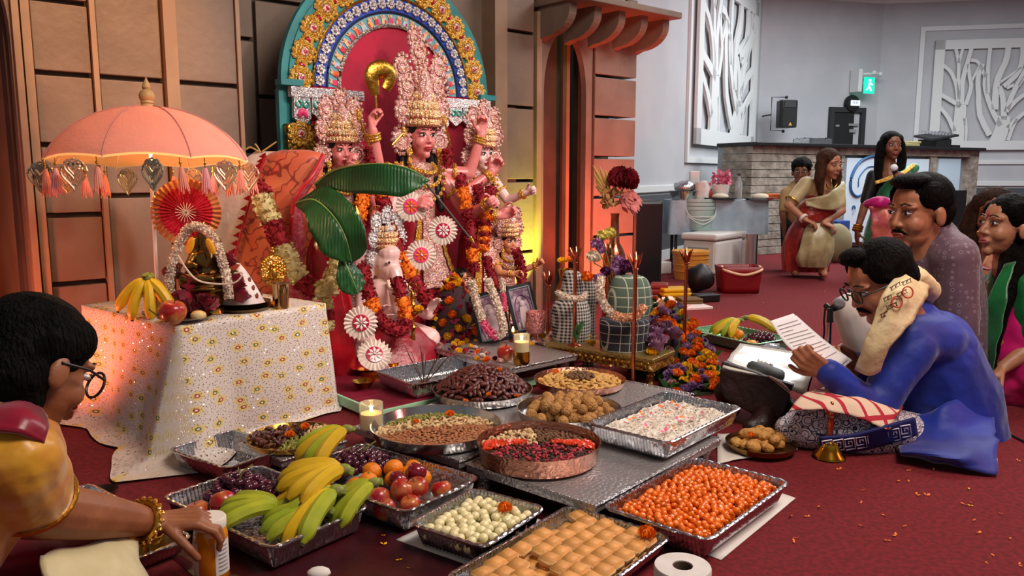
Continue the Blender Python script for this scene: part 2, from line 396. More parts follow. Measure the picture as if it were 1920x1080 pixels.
def tree_screen(parent_wall, a, b, s0, s1, z0, z1, label, flip=False):
    a = Vector((*a, 0)); b = Vector((*b, 0)); d = (b-a).normalized(); n = V(d.y, -d.x, 0)
    root = thing('cutout_screen', label, 'wall screen', a+d*(s0+s1)/2+V(0, 0, z0), 0, None)
    W, H = s1-s0, z1-z0
    k = Matrix(((d.x, 0, n.x, 0), (d.y, 0, n.y, 0), (0, 1, 0, 0), (0, 0, 0, 1)))
    mb = MB(); fw = .09*min(W, H)
    for x0, x1, y0, y1 in ((-W/2, W/2, 0, fw), (-W/2, W/2, H-fw, H), (-W/2, -W/2+fw, 0, H), (W/2-fw, W/2, 0, H)):
        mb.prism([(x0, y0), (x1, y0), (x1, y1), (x0, y1)], .03, .07, k)
    mk('frame', mb, m_trim, root, smooth=False)
    reps = 2 if W > H*1.4 else 1
    for r in range(reps):
        w1 = (W-2*fw)/reps; xo = -W/2+fw+w1*r
        for pts, wd in BR:
            q = bez([(xo+(((790-p[0]) if (flip or r == 1) else (p[0]-160))/630)*w1, max(.02, min(H-.02, fw*.6+(900-p[1])/740*(H-fw*1.2))), 0) for p in pts], 8)
            L = []; Rr = []
            hw = wd/630*w1*.52
            for i, p in enumerate(q):
                t = (q[min(i+1, len(q)-1)]-q[max(i-1, 0)]).normalized(); e = V(-t.y, t.x, 0); hh = hw*(1-.25*i/len(q)) if wd < 60 else hw*(1.25-.3*i/len(q))
                L.append(p+e*hh); Rr.append(p-e*hh)
            out = [(p.x, p.y) for p in Rr]+[(p.x, p.y) for p in reversed(L)]
            mb = MB()
            vs = [V(p.x, p.y, z) for z in (.035, .068) for p in Rr+L]; m_ = len(q)
            fs = []
            for i in range(m_-1):
                o2 = 2*m_
                fs += [(i+o2, i+1+o2, m_+i+1+o2, m_+i+o2), (i, m_+i, m_+i+1, i+1), (i, i+1, i+1+o2, i+o2), (m_+i+1, m_+i, m_+i+o2, m_+i+1+o2)]
            mb._a([k.to_3x3() @ p for p in vs], fs); mk('branch', mb, m_trim, root, smooth=False)
    mb = MB(); e = .16
    for x0, x1, y0, y1 in ((-W/2-e-.07, W/2+e+.07, -e-.07, -e), (-W/2-e-.07, W/2+e+.07, H+e, H+e+.07), (-W/2-e-.07, -W/2-e, -e, H+e), (W/2+e, W/2+e+.07, -e, H+e)):
        mb.prism([(x0, y0), (x1, y0), (x1, y1), (x0, y1)], .001, .035, k)
    mk('moulding', mb, m_trim, root, smooth=False)
    return root
def s_at(px, a, b):
    a = Vector(a); b = Vector(b); d = (b-a).normalized(); kk = (px-960)/FPX
    return (kk*a.y-a.x)/(d.x-kk*d.y)
tree_screen(None, A0, K1, s_at(1290, A0, K1), s_at(1398, A0, K1), 1.36, 3.55, 'long white cut-out tree screen on the wall beside the stage set')
tree_screen(None, K2, K3, s_at(1727, K2, K3), s_at(1928, K2, K3), 1.38, 3.15, 'white cut-out tree screen on the wall above the bar end')

# doorway in the rear wall, seen over the bar
def on_wall(px, a, b, z, out=0):
    s = s_at(px, a, b); a = Vector((*a, 0)); b = Vector((*b, 0)); d = (b-a).normalized(); n = V(d.y, -d.x, 0)
    return a+d*s+n*out+V(0, 0, z)
def wrot(a, b): return math.atan2(b[1]-a[1], b[0]-a[0])
m_black = pm('black_plastic', '#141416', .4); m_dk = pm('dark_grey', '#2b2d30', .6)
p0, p1 = on_wall(1541, K1, K2, 0), on_wall(1606, K1, K2, 0); W = (p1-p0).length
dr = thing('door_1', 'dark grey doorway with black frame in the far wall behind the bar', 'door', (p0+p1)/2, wrot(K1, K2)); struct(dr)
mb = MB()
for x0, x1, z0, z1 in ((-W/2, -W/2+.08, 0, 2.0), (W/2-.08, W/2, 0, 2.0), (-W/2, W/2, 2.0, 2.08)): mb.box(((x0+x1)/2, -.03, (z0+z1)/2), (x1-x0, .06, z1-z0))
mk('door_frame', mb, m_dk, dr, smooth=False)
mk('door_leaf', MB().box((-.06, -.015, 1.0), (W-.3, .03, 2.0)), pm('door_black', '#1d1f21', .5), dr, smooth=False)
mb = MB(); mb.box((.13, -.04, 1.80), (.2, .01, .035)); mb.box((.12, -.04, 1.70), (.14, .01, .05)); mb.box((-W/2+.16, -.04, 1.78), (.07, .01, .03))
mk('notice', mb, pm('notice_grey', '#8c8f90', .6), dr, smooth=False)
p = on_wall(1585, K1, K2, 2.48, .02); r = wrot(K1, K2)
ex = thing('exit_sign', 'lit green exit sign on a white bracket over the doorway', 'exit sign', p, r)
mk('bracket', MB().box((-.06, -.10, .02), (.07, .20, .36)), m_trim, ex, smooth=False)
mk('panel', MB().box((.10, -.22, -.06), (.20, .02, .26)), pm('exit_green', '#18c9a0', .4, emit=1.3), ex, smooth=False)
mb = MB(); mb.ball((.10, -.235, .02), .02); mb.cap((.10, -.235, -.01), (.09, -.235, -.07), .016); mb.cap((.09, -.235, -.07), (.13, -.235, -.14), .012); mb.cap((.09, -.235, -.07), (.05, -.235, -.13), .012); mb.cap((.10, -.235, -.01), (.15, -.235, -.05), .009)
mk('running_figure', mb, pm('exit_white', '#e6fff6', .4, emit=1.2), ex)
mb = MB(); mb.cap((0.0, -.2, .12), (.26, -.2, .14), .018); mb.ball((.2, -.2, .15), .04); mb.ball((.32, -.2, .13), .04)
mk('emergency_lamp', mb, m_trim, ex)
p = on_wall(1580, K1, K2, 2.14, .02)
ck = thing('wall_clock', 'round black wall clock with a lit white display above the doorway', 'clock', p, r)
mk('case', MB().lathe([(.0, 0), (.14, 0), (.145, .03), (.13, .06), (0, .065)], 28, M=Rx(PI/2)), m_black, ck)
dsp = mk('display', MB().box((.03, -.07, .01), (.17, .012, .085)), pm('lcd_white', '#dff4ff', .3, emit=1.4), ck, smooth=False)
mb = MB()
for i in range(4): mb.box((-.02+.03*i, -.078, .015), (.012, .004, .04))
mk('digits', mb, pm('lcd_grey', '#7d95a0', .4), dsp, smooth=False)
p = on_wall(1433, K1, K2, 1.90, .20)
sp = thing('loudspeaker', 'black wall loudspeaker on a bracket beside the tree screen', 'loudspeaker', p, r-.15)
bevel(mk('cabinet', MB().prism([(-.145, -.10), (-.10, .12), (.10, .12), (.145, -.10), (.12, -.14), (-.12, -.14)], -.20, .22), m_black, sp, smooth=False, loc=(0.02, -.25, 0)), .02)
mk('grille', MB().box((.02, -.395, -.05), (.22, .008, .28)), pm('speaker_grille', '#202124', .7, bump=.5, bs=200), sp, smooth=False)
mk('horn', MB().box((.02, -.395, .15), (.20, .008, .09), taper=.8), pm('speaker_horn', '#2e3033', .4), sp, smooth=False)
mk('badge', MB().prism([(-.03, 0), (.03, 0), (0, .05)], -.405, -.399, Matrix(((1, 0, 0, .03), (0, 0, 1, 0), (0, 1, 0, -.17), (0, 0, 0, 1)))), pm('badge_yellow', '#c9a63a', .4), sp, smooth=False)
mb = MB(); mb.tube([(.0, -.24, .27), (-.21, -.24, .27), (-.21, -.24, -.24), (0, -.24, -.24)], .008, 6); mb.tube([(-.21, -.24, .0), (-.21, .06, .0)], .012, 6); mb.ball((0.03, -.24, .27), .025); mb.ball((0.0, -.24, -.25), .025)
mk('bracket', mb, m_dk, sp)

B0, B1 = (2.88, 9.8), (6.98, 12.2)
bar_r = math.atan2(B1[1]-B0[1], B1[0]-B0[0])
bar = thing('bar_counter', 'long stone-clad bar with a black top and a white sign panel', 'bar', (*B0, 0), bar_r)
BL = math.hypot(B1[0]-B0[0], B1[1]-B0[1]); BH = 1.33
def bs(px): return s_at(px, B0, B1)
m_stone = pm('split_stone', '#a59d90', .85, 0, '#827b70', 9, .9, 14)
# rows of split stone as courses
for i in range(14):
    z0 = BH/14*i
    o = mk('stone_course', MB().box(((bs(1572))/2, -.03-rnd(0, .012)+.25, z0+BH/28), (bs(1572), .5, BH/14-.008)), m_stone, bar, smooth=False)
mk('body', MB().box((BL/2, .30, BH/2), (BL-.02, .5, BH-.02)), pm('bar_grey', '#8f979c', .7), bar, smooth=False)
mk('stone_course', MB().box(((bs(1560)+BL)/2, .16, BH-.045), (BL-bs(1560), .42, .09)), m_stone, bar, smooth=False)
mk('stone_post', MB().box((BL-.11, .20, BH/2), (.22, .5, BH)), m_stone, bar, smooth=False)
mk('stone_post', MB().box((bs(1738), .17, BH/2), (.16, .4, BH)), m_stone, bar, smooth=False)
bevel(mk('counter_top', MB().box((BL/2, .2, BH+.02), (BL+.08, .66, .045)), m_black, bar, smooth=False), .008)
mk('light_panel', MB().box(((bs(1747)+bs(1788))/2, -.0, .66), (bs(1788)-bs(1747), .06, 1.1)), pm('panel_bluewhite', '#bcd4e2', .5), bar, smooth=False)
s0, s1 = bs(1574), bs(1726)
sg = mk('sign_panel', MB().box(((s0+s1)/2, -.03, .64), (s1-s0, .05, 1.12)), pm('sign_white', '#c9dbe8', .4), bar, smooth=False)
m_ink = pm('sign_blue', '#2d5f8f', .4)
def barpt(px, py, out=-.06):
    s = bs(px); d = V(B1[0]-B0[0], B1[1]-B0[1], 0).normalized(); Y = B0[1]+d.y*s
    return V(s, out, atd(px, py, Y).z)
mb = MB(); mb.tube(bez([barpt(*q) for q in ((1640, 300), (1622, 293), (1598, 303), (1584, 328), (1583, 355), (1595, 368), (1612, 360))], 30), [.012+.012*math.sin(i/30*PI) for i in range(31)], 6)
mb.tube(bez([barpt(*q) for q in ((1630, 312), (1612, 314), (1598, 332), (1597, 350))], 16), .009, 6)
mk('swirl', mb, m_ink, sg)
def text_mesh(s, size, depth=.002, bold=0):
    c = bpy.data.curves.new('lettering', 'FONT'); c.body = s; c.size = size; c.extrude = depth; c.align_x = 'CENTER'; c.offset = bold
    o = bpy.data.objects.new('lettering', c); col.objects.link(o); dg = bpy.context.evaluated_depsgraph_get()
    me = bpy.data.meshes.new_from_object(o.evaluated_get(dg)); bpy.data.objects.remove(o); return me
def lettering(s, size, mat, parent, M, bold=0, name='lettering'):
    me = text_mesh(s, size, bold=bold); me.transform(M); me.materials.clear(); me.materials.append(mat)
    return link(name, me, parent)
q = barpt(1591, 401)
lettering('9', .16, m_ink, sg, Matrix.Translation(q) @ Matrix.Rotation(PI/2, 4, 'X'), .006)
# things on the bar top
def foil_pan_small(p, r, label):
    o = thing('foil_pan', label, 'foil pan', p, r)
    mb = MB(); mb.box((0, 0, .0025), (.40, .26, .005)); 
    for x, y, a, b in ((-.2, 0, .02, .28), (.2, 0, .02, .28), (0, -.13, .42, .02), (0, .13, .42, .02)): mb.box((x, y, .035), (a, b, .07))
    mk('pan', mb, pm('foil', '#b9bcc0', .25, 1, bump=.3, bs=60), o, smooth=False)
    mb = MB(); mb.grid(lambda u, v: V((u-.5)*.42, (v-.5)*.28, .075+.02*noise.noise(V(u*8, v*8, 1))), 14, 10); mk('foil_lid', mb, MATS['foil'], o)
    return o
bd = V(math.cos(bar_r), math.sin(bar_r), 0); bn = V(bd.y, -bd.x, 0)
def on_bar(px): return V(*B0, 0)+bd*bs(px)-bn*.18+V(0, 0, BH+.0435)
foil_pan_small(on_bar(1536), bar_r, 'foil covered pan on the black bar top')
o = thing('mixing_desk', 'black mixing desk tilted on the bar end', 'audio mixer', on_bar(1762), bar_r)
bevel(mk('base', MB().box((0, 0, .06), (.36, .30, .12)), m_black, o, smooth=False), .01)
mk('tilted_panel', MB().box((0, -.02, .17), (.62, .30, .03), Rx(.2) @ Ry(-.12)), m_dk, o, smooth=False)
for i in range(7):
    for j in range(3): mk('knob', MB().box((-.24+.08*i, -.12+.09*j, .19+.02*j), (.025, .02, .03)), pm('grey_knob', '#8a8d92', .5), o, smooth=False)
mk('stand', MB().box((.21, .02, .07), (.05, .22, .14)).box((.30, -.1, .02), (.2, .1, .04)), m_black, o, smooth=False)
o = thing('folded_cloth', 'olive folded cloth on the black bar top', 'cloth', on_bar(1712), bar_r)
bevel(mk('fold', MB().box((0, 0, .025), (.3, .2, .05)), pm('olive_cloth', '#8a8457', .9), o, smooth=False), .015); bevel(mk('fold', MB().box((.1, 0, .065), (.22, .16, .03)), pm('khaki_cloth', '#a59a6a', .9), o, smooth=False), .012)
def face_rz(d): return math.atan2(-d[0], d[1])
def Rdir(d, roll=0, up=V(0, 0, 1)):
    """3x3 whose +Y looks along d and whose +Z is as near to up as it can be"""
    d = Vector(d).normalized(); x = d.cross(up).normalized(); z = x.cross(d)
    M = Matrix((x, d, z)).transposed()
    return M @ Matrix.Rotation(roll, 3, 'Y')
m_eye = pm('eye_white', '#e9e2dc', .25); m_iris = pm('eye_dark', '#1a100c', .2); m_brow = pm('brow_black', '#120d0b', .8)
def hairmat(n, c, c2):
    m = pm(n, c, .6, 0, c2, 30, .9, 170); nt = m.node_tree; tn = [q for q in nt.nodes if q.type == 'TEX_NOISE'][-1]; mp = nt.nodes.new('ShaderNodeMapping'); mp.inputs['Scale'].default_value = (1, 1, .10); nt.links.new(tn.inputs['Vector'].links[0].from_socket, mp.inputs[0]); nt.links.new(mp.outputs[0], tn.inputs['Vector']); m.node_tree.nodes['Principled BSDF'].inputs['Specular IOR Level'].default_value = .07; return m
m_hair = hairmat('hair_black', '#070606', '#12100f'); m_hairbr = hairmat('hair_brown', '#2a1a14', '#3a251b')
def skin(n, c, c2): return pm(n, c, .48, 0, c2, 14, .06, 120, sss=.08)
m_lip = pm('lips', '#8a4038', .4)
def head_geo(mb, c, R, s=1.0, female=False, neck=True):
    def P(x, y, z): return c+R @ (V(x, y, z)*s)
    def B(p, r): mb.ball(P(*p), tuple(q*s for q in r), 16, 12, R)
    B((0, -.012, .035), (.076, .095, .082)); B((0, .028, -.02), (.062, .060, .085))
    j = .046 if female else .052
    B((0, .026, -.068), (j, .052, .042)); B((0, .064, -.098), (.022, .02, .02))
    mb.cap(P(0, .084, .012), P(0, .101, -.027), .0065*s, .0105*s); B((.011, .089, -.032), (.0085, .009, .007)); B((-.011, .089, -.032), (.0085, .009, .007))
    for q in (-1, 1):
        B((q*.034, .052, -.032), (.028, .03, .03)); B((q*.028, .069, .026), (.028, .018, .010)); B((q*.076, -.012, -.012), (.011, .02, .032))
    B((0, .080, -.060), (.024, .014, .016))
    if neck: mb.cap(P(0, -.02, -.05), P(0, -.035, -.16), (.046 if female else .054)*s, (.05 if female else .060)*s)
def face_parts(root, c, R, s=1.0, female=False, bindi=None, lipm=None, brow=None, mous=None, eyes=.78, gaze=0.0):
    def P(x, y, z): return c+R @ (V(x, y, z)*s)
    for q in (-1, 1):
        e = mk('eye', MB().ball(P(q*.031, .0755, .008), (.0165*s*eyes, .013*s, .0085*s*eyes), 12, 8, R), m_eye, root)
        mk('iris', MB().ball(P(q*.031+gaze, .0855, .008), (.0075*s*eyes, .0045*s, .0078*s*eyes), 10, 6, R), m_iris, e)
        mk('eyelid', MB().tube(bez([P(q*.012, .084, .006), P(q*.026, .0895, .008+.009*eyes), P(q*.040, .084, .008+.008*eyes), P(q*.053, .073, .006)], 8), [k*s*(.55+.45*(eyes > 1)) for k in [.0015, .0026]+[.003]*5+[.0022, .001]], 5), m_brow, root)
        mk('eyebrow', MB().tube(bez([P(q*.013, .089, .033), P(q*.032, .088, .038), P(q*.053, .070, .027)], 8), [.0028*s]*5+[.0025*s, .002*s, .0015*s, .001*s], 5), brow or m_brow, root)
    mb = MB(); mb.tube(bez([P(-.024, .083, -.061), P(-.008, .094, -.057), P(0, .0945, -.0585), P(.008, .094, -.057), P(.024, .083, -.061)], 10), [.001*s]+[.0045*s]*9+[.001*s], 6)
    mb.tube(bez([P(-.022, .083, -.063), P(0, .0945, -.068), P(.022, .083, -.063)], 10), [.001*s]+[.0055*s]*9+[.001*s], 6)
    mk('lips', mb, lipm or m_lip, root)
    if bindi: mk('bindi', MB().ball(P(0, .0855, .040), (.0055*s, .003*s, .0055*s), 8, 6, R), bindi, root)
    if mous:
        mb = MB()
        for q in (-1, 1): mb.tube(bez([P(q*.001, .094, -.048), P(q*.016, .090, -.050), P(q*.034, .078, -.064)], 6), [.005*s, .006*s, .006*s, .005*s, .004*s, .003*s, .001*s], 6)
        mk('moustache', mb, mous, root)
def hair_cap(mb, c, R, s=1.0, puff=1.0, low=0.0):
    def P(x, y, z): return c+R @ (V(x, y, z)*s)
    mb.ball(P(0, -.026, .046), (.084*s*puff, .096*s*puff, .082*s*puff), 18, 12, R)
    mb.ball(P(0, -.055, -.005-low), (.078*s*puff, .068*s*puff, .075*s), 16, 10, R)
    for q in (-1, 1): mb.ball(P(q*.058*puff, .005, .055), (.028*s, .05*s, .045*s), 12, 8, R)
def strands(mb, c, R, s, n, L=.05, seed=1, spread=1.0, down=.3):
    """tapered locks lying over the scalp"""
    rr = random.Random(seed)
    for i in range(n):
        a = rr.uniform(0, 2*PI); h = rr.uniform(-.15, 1); k = math.sqrt(max(0, 1-h*h*.98))
        p = V(math.cos(a)*k*.086, -.026+math.sin(a)*k*.099, .046+h*.084)
        if p.y > .03 and p.z < .07: continue
        nrm = (p-V(0, -.026, .046)).normalized(); t = V(rr.uniform(-.5, .5), -.3+rr.uniform(-.5, .5)+(.9 if p.y > .02 else 0), -down).cross(nrm).cross(nrm)*-1
        t.normalize(); q = []
        for j in range(5): f = j/4; q.append(c+R @ ((p+t*L*f*rr.uniform(.8, 1.2)+nrm*(.0015*math.sin(f*PI)-.002)*spread)*s))
        mb.tube(q, [.004*s, .006*s, .0055*s, .0035*s, .001*s], 5)
def hand_geo(mb, w, d, n, side=1, curl=.5, s=1.0, curls=None, thumb=.5, spread=.12, thumb_in=0.35):
    """palm, four unequal fingers and a thumb leaving the side of the palm; d along the hand, n out of the palm"""
    w = Vector(w); d = Vector(d).normalized(); n = Vector(n); n = (n-d*n.dot(d)).normalized(); t = d.cross(n)*side
    for i in range(4):
        mb.cap(w+t*(.014-.0095*i)*s, w+d*(.088-.004*abs(i-1))*s+t*(.029-.0193*i)*s, .0165*s, .0115*s, 8)
    LN = ((.040, .025, .020), (.045, .028, .021), (.042, .026, .020), (.032, .020, .018))
    for i in range(4):
        p = w+d*(.088-.004*abs(i-1))*s+t*(.029-.0193*i)*s
        dd = (d+t*spread*(1.5-i)/1.5).normalized(); cu = curls[i] if curls else curl
        ax = dd.cross(n).normalized()
        for j, L in enumerate(LN[i]):
            dd = Matrix.Rotation(cu*(.8 if j == 0 else 1), 3, ax) @ dd
            q = p+dd*L*s; r = (.0098-.0008*j)*s*(.9 if i == 3 else 1); mb.cap(p, q, r, r*.92, 8); p = q
    p = w+d*.022*s+t*.020*s; dd = (d*(.75)+t*.75+n*thumb_in).normalized()
    ax = dd.cross((n*.6-t*.6).normalized()).normalized()
    for j, L in enumerate((.042, .032, .026)):
        q = p+dd*L*s; mb.cap(p, q, (.0145, .0112, .0098)[j]*s, (.0112, .0098, .0085)[j]*s, 8); p = q
        dd = Matrix.Rotation(thumb*.6, 3, ax) @ dd
def J(px, py, Y): return atd(px, py, Y)
def loft(rows, n=28, fold=0, k=9, seed=0, capz=True):
    """stacked ellipses: rows of (center, rx, ry, rot)"""
    mb = MB(); vs = []; fs = []; L = len(rows)
    for i, (c, rx, ry, a) in enumerate(rows):
        c = Vector(c)
        for j in range(n):
            b = 2*PI*j/n; f = 1+fold*(i/(L-1))*math.sin(k*b+seed+1.7*math.sin(b*2+i*.35))
            x, y = rx*f*math.cos(b), ry*f*math.sin(b)
            vs.append(c+V(x*math.cos(a)-y*math.sin(a), x*math.sin(a)+y*math.cos(a), 0))
    for i in range(L-1):
        for j in range(n): q = (j+1) % n; fs.append((i*n+j, i*n+q, (i+1)*n+q, (i+1)*n+j))
    if capz: fs += [tuple(range(n)), tuple(reversed(range((L-1)*n, L*n)))]
    mb._a(vs, fs); return mb
def loft_px(rows, ratio=.7, n=28, fold=0, k=9, seed=0, sub=3):
    """rows of (py, px_left, px_right, Y) become stacked ellipses standing at depth Y"""
    pts = []
    for py, l, r, Y in rows:
        a, b = atd(l, py, Y), atd(r, py, Y); pts.append((V((a.x+b.x)/2, Y, a.z), (b.x-a.x)/2))
    cs = bez([p for p, _ in pts], sub*(len(pts)-1)); rs = bez([V(r, 0, 0) for _, r in pts], sub*(len(pts)-1))
    return loft([(c, max(.004, r.x), max(.004, r.x*ratio), 0) for c, r in zip(cs, rs)], n, fold, k, seed)
def sheet(rows, nu=24, nv=14, wav=0, k=6, seed=0):
    """cloth through a lattice of points: rows is a list of lists of points of equal length"""
    R_ = [bez(r, nv) for r in rows]; C_ = [bez([R_[i][j] for i in range(len(R_))], nu) for j in range(nv+1)]
    mb = MB()
    def fn(u, v):
        p = C_[int(round(v*nv))][int(round(u*nu))]
        return p+V(noise.noise(p*k+V(seed, 0, 0)), noise.noise(p*k+V(0, seed+9, 0)), noise.noise(p*k+V(5, 5, seed)))*wav
    return mb.grid(fn, nu+1, nv+1)
def petal(mb, p, out, up, L, W, bend=.3):
    """small four-sided petal with a fold"""
    s = out.cross(up)
    if s.length < 1e-4: s = V(1, 0, 0)
    s.normalize()
    a = p; b = p+out*L*.55+s*W*.5+up*L*bend*.4; c = p+out*L+up*L*bend; d = p+out*L*.55-s*W*.5+up*L*bend*.4
    mb._a([a, b, c, d], [(0, 1, 2), (0, 2, 3)])
def rdir(rr):
    while 1:
        v = V(rr.uniform(-1, 1), rr.uniform(-1, 1), rr.uniform(-1, 1))
        if .1 < v.length < 1: return v.normalized()
def marigold_mb(r, n=90, seed=1):
    mb = MB(); rr = random.Random(seed); mb.ball((0, 0, r*.55), (r*.75, r*.75, r*.5), 10, 6)
    for i in range(n):
        h = (i+.5)/n; a = i*2.39996; e = math.acos(1-h*1.15); d = V(math.cos(a)*math.sin(e), math.sin(a)*math.sin(e), math.cos(e))
        p = V(0, 0, r*.5)+V(d.x*r*.66, d.y*r*.66, d.z*r*.46); o = (d+rdir(rr)*.35).normalized()
        petal(mb, p, o, V(-math.sin(a), math.cos(a), rr.uniform(-.3, .6)).normalized(), r*.42, r*.5, rr.uniform(-.2, .5))
    return mb
def rose_mb(r, seed=1):
    mb = MB(); rr = random.Random(seed)
    mb.ball((0, 0, r*.7), (r*.28, r*.28, r*.55), 10, 6)
    for k in range(15):
        lay = k/14; a0 = k*2.4; rad = r*(.22+.72*lay); hgt = r*(1.45-.55*lay); wd = 1.25-.25*lay; fl = .15+.55*lay
        def fn(u, v):
            a = a0+(u-.5)*wd*2; q = rad*(.55+.45*v)*(1+fl*.25*v*v); top = 1-.18*(2*u-1)**2
            return V(math.cos(a)*q, math.sin(a)*q, r*.1+hgt*v*top*(1-.12*fl*v))
        mb.grid(fn, 5, 4)
    return mb
def daisy_mb(r, n=22, layers=3):
    mb = MB(); mb.ball((0, 0, r*.22), (r*.25, r*.25, r*.16), 8, 5)
    for l in range(layers):
        for i in range(n-4*l):
            a = 2*PI*(i+.5*l)/(n-4*l); o = V(math.cos(a), math.sin(a), .25+.45*l).normalized()
            petal(mb, V(0, 0, r*(.08+.08*l)), o, V(0, 0, 1), r*(1-.22*l), r*.26, .1)
    return mb
def fluff(pts, r, dens=1.0, seed=1, pl=.5, core=.86, fn=None):
    """rope of packed petals along a path"""
    rr = random.Random(seed); mb = MB(); P = [Vector(p) for p in pts]
    mb.tube(P, [r*core*(.75 if i in (0, len(P)-1) else 1) for i in range(len(P))], 10)
    L = sum((b-a).length for a, b in zip(P[:-1], P[1:])); cnt = int(dens*L*2*PI*r/(r*r*.16))
    for i in range(cnt):
        f = rr.uniform(0, len(P)-1.001); k = int(f); c = P[k].lerp(P[k+1], f-k); d = (P[k+1]-P[k]).normalized(); x, y = frame(d); a = rr.uniform(0, 2*PI)
        o = x*math.cos(a)+y*math.sin(a); p = c+o*r*(core-.04)
        petal(mb, p, (o+d*rr.uniform(-.8, .8)+o.cross(d)*rr.uniform(-.8, .8)).normalized(), (d*rr.uniform(-1, 1)+o.cross(d)*rr.uniform(-1, 1)).normalized(), r*pl*rr.uniform(.7, 1.1), r*pl*.9, rr.uniform(-.1, .6))
    return mb
m_gred = pm('petal_crimson', '#96081e', .8, 0, '#780618', 40); m_gor = pm('petal_orange', '#f08410', .7, 0, '#e06a08', 30); m_gye = pm('petal_yellow', '#f2b705', .7, 0, '#dc9c04', 30)
m_cream = pm('petal_cream', '#cdbf8a', .75, 0, '#b7a76e', 40); m_jas = pm('petal_white', '#e6d8c6', .7, 0, '#d8c4b2', 40); m_pinkp = pm('petal_pink', '#e26a8e', .7, 0, '#d94f78', 40)
m_leaf = pm('leaf_green', '#2f5a2a', .5, 0, '#24491f', 12); m_stem = pm('stem_green', '#4c6a33', .6)
def garland(name, label, pts, r, segs, seed=1, group=None, n=60, dens=1.0, pl=.5):
    """segs: (length share, material, part name)"""
    root = thing(name, label, 'garland', (0, 0, 0), 0, group)
    P = bez(pts, n); tot = sum(s[0] for s in segs); a = 0
    for i, s in enumerate(segs):
        b = a+s[0]/tot; i0, i1 = int(round(a*n)), max(int(round(b*n)), int(round(a*n))+1)
        rr = r*(s[3] if len(s) > 3 else 1)
        mk(s[2], fluff(P[i0:i1+1], rr, dens, seed+i, pl), s[1], root, smooth=False); a = b
    return root
m_teal = pm('teal_paint', '#2f8f92', .5, 0, '#27797d', 6); m_redcl = pm('red_backcloth', '#b5123a', .75, 0, '#9c0d30', 5, .1, 40)
m_gold = jewel('gold_filigree', '#d79a2b', '#e9b949', '#f6dd9a', 160, .3, .75)
m_goldp = pm('gold_metal', '#c9973a', .28, 1, bump=.15, bs=60); m_silv = jewel('silver_filigree', '#d9d4d0', '#b9b6c0', '#f2eeee', 140, .25, .6)
m_pinkj = jewel('pink_filigree', '#e0aeb0', '#c98a6a', '#f4dcc8', 130, .3, .5); m_blue = pm('cobalt_paint', '#2147b8', .5)
m_gem = pm('ruby_gem', '#b3123c', .15, 0, coat=.5); m_gemp = pm('pink_gem', '#e83f7c', .2, 0, coat=.5); m_gemg = pm('teal_gem', '#2f9f8f', .2, 0, coat=.5); m_brass = pm('brass', '#b58a3c', .25, 1, bump=.1, bs=40)
m_idol = pm('idol_pink', '#e58a86', .35, 0, '#dd7c79', 10, coat=.3); m_idolw = pm('idol_white', '#ecc9c4', .35, 0, '#e4bab6', 10, coat=.3); m_idolhair = pm('idol_hair', '#08070a', .4)
m_redsilk = pm('red_silk', '#a30f26', .35, 0, '#870a1e', 8, .25, 30, sheen=.4)
pf = thing('altar_platform', 'low red cloth covered platform with a mint edge under the statues', 'platform', C0, RZ_ALTAR)
for x0, x1, o0, o1 in ((-.88, .75, .03, 1.0), (-.88, .17, 1.0, 1.2)): bevel(mk('deck', MB().box(((x0+x1)/2, -(o0+o1)/2, .028), (x1-x0, o1-o0, .056)), pm('platform_red', '#7c1830', .5, 0, '#6a1228', 6, .2, 20), pf, smooth=False), .006)
mk('edge_strip', MB().box((-.886, -.615, .035), (.012, 1.17, .04)).box((-.355, -1.206, .035), (1.05, .012, .04)), pm('mint_tape', '#9fd1ab', .6), pf, smooth=False)
ZP = .056
bb = thing('backdrop_arch', 'tall arched back board with gold, blue and picture rings behind the statues', 'backdrop', ap(0, 0, 0), RZ_ALTAR)
KB = Matrix(((1, 0, 0, 0), (0, 0, -1, 0), (0, 1, 0, 0), (0, 0, 0, 1)))       # outline (t, z), pushed along +off
ZS = 1.45
def arc(R, n=40, a0=0, a1=PI): return [(R*math.cos(a0+(a1-a0)*i/n), ZS+R*math.sin(a0+(a1-a0)*i/n)) for i in range(n+1)]
def ringband(R0, R1, d0, d1, n=40):
    mb = MB()
    for i in range(n):
        a, b = PI*i/n, PI*(i+1)/n
        q = [(R1*math.cos(a), ZS+R1*math.sin(a)), (R1*math.cos(b), ZS+R1*math.sin(b)), (R0*math.cos(b), ZS+R0*math.sin(b)), (R0*math.cos(a), ZS+R0*math.sin(a))]
        mb._a([V(p[0], -d0, p[1]) for p in q]+[V(p[0], -d1, p[1]) for p in q], [(7, 6, 5, 4), (0, 1, 5, 4), (2, 3, 7, 6), (0, 1, 2, 3)])
    return mb
mk('board', MB().prism([(.69, 0), (.69, 1.42)]+arc(.675)+[(-.69, 1.42), (-.69, 0)], -.04, 0, KB), m_teal, bb, smooth=False)
mk('cap_rail', MB().box((-.64, -.02, 1.455), (.12, .07, .03)).box((.64, -.02, 1.455), (.12, .07, .03)), m_teal, bb, smooth=False)
mk('red_panel', MB().prism(arc(.355)+[(-.52, ZS), (-.52, ZP), (.52, ZP), (.52, ZS)], 0, .012, KB), m_redcl, bb, smooth=False)
mk('gold_band', ringband(.512, .638, 0, .012), m_teal, bb, smooth=False)
gb = bb.children[-1]
mk('picture_band', ringband(.355, .425, 0, .014), pm('picture_teal', '#6aa9b8', .5), bb, smooth=False); pb = bb.children[-1]
mk('blue_band', ringband(.43, .508, 0, .018), m_blue, bb, smooth=False); blb = bb.children[-1]
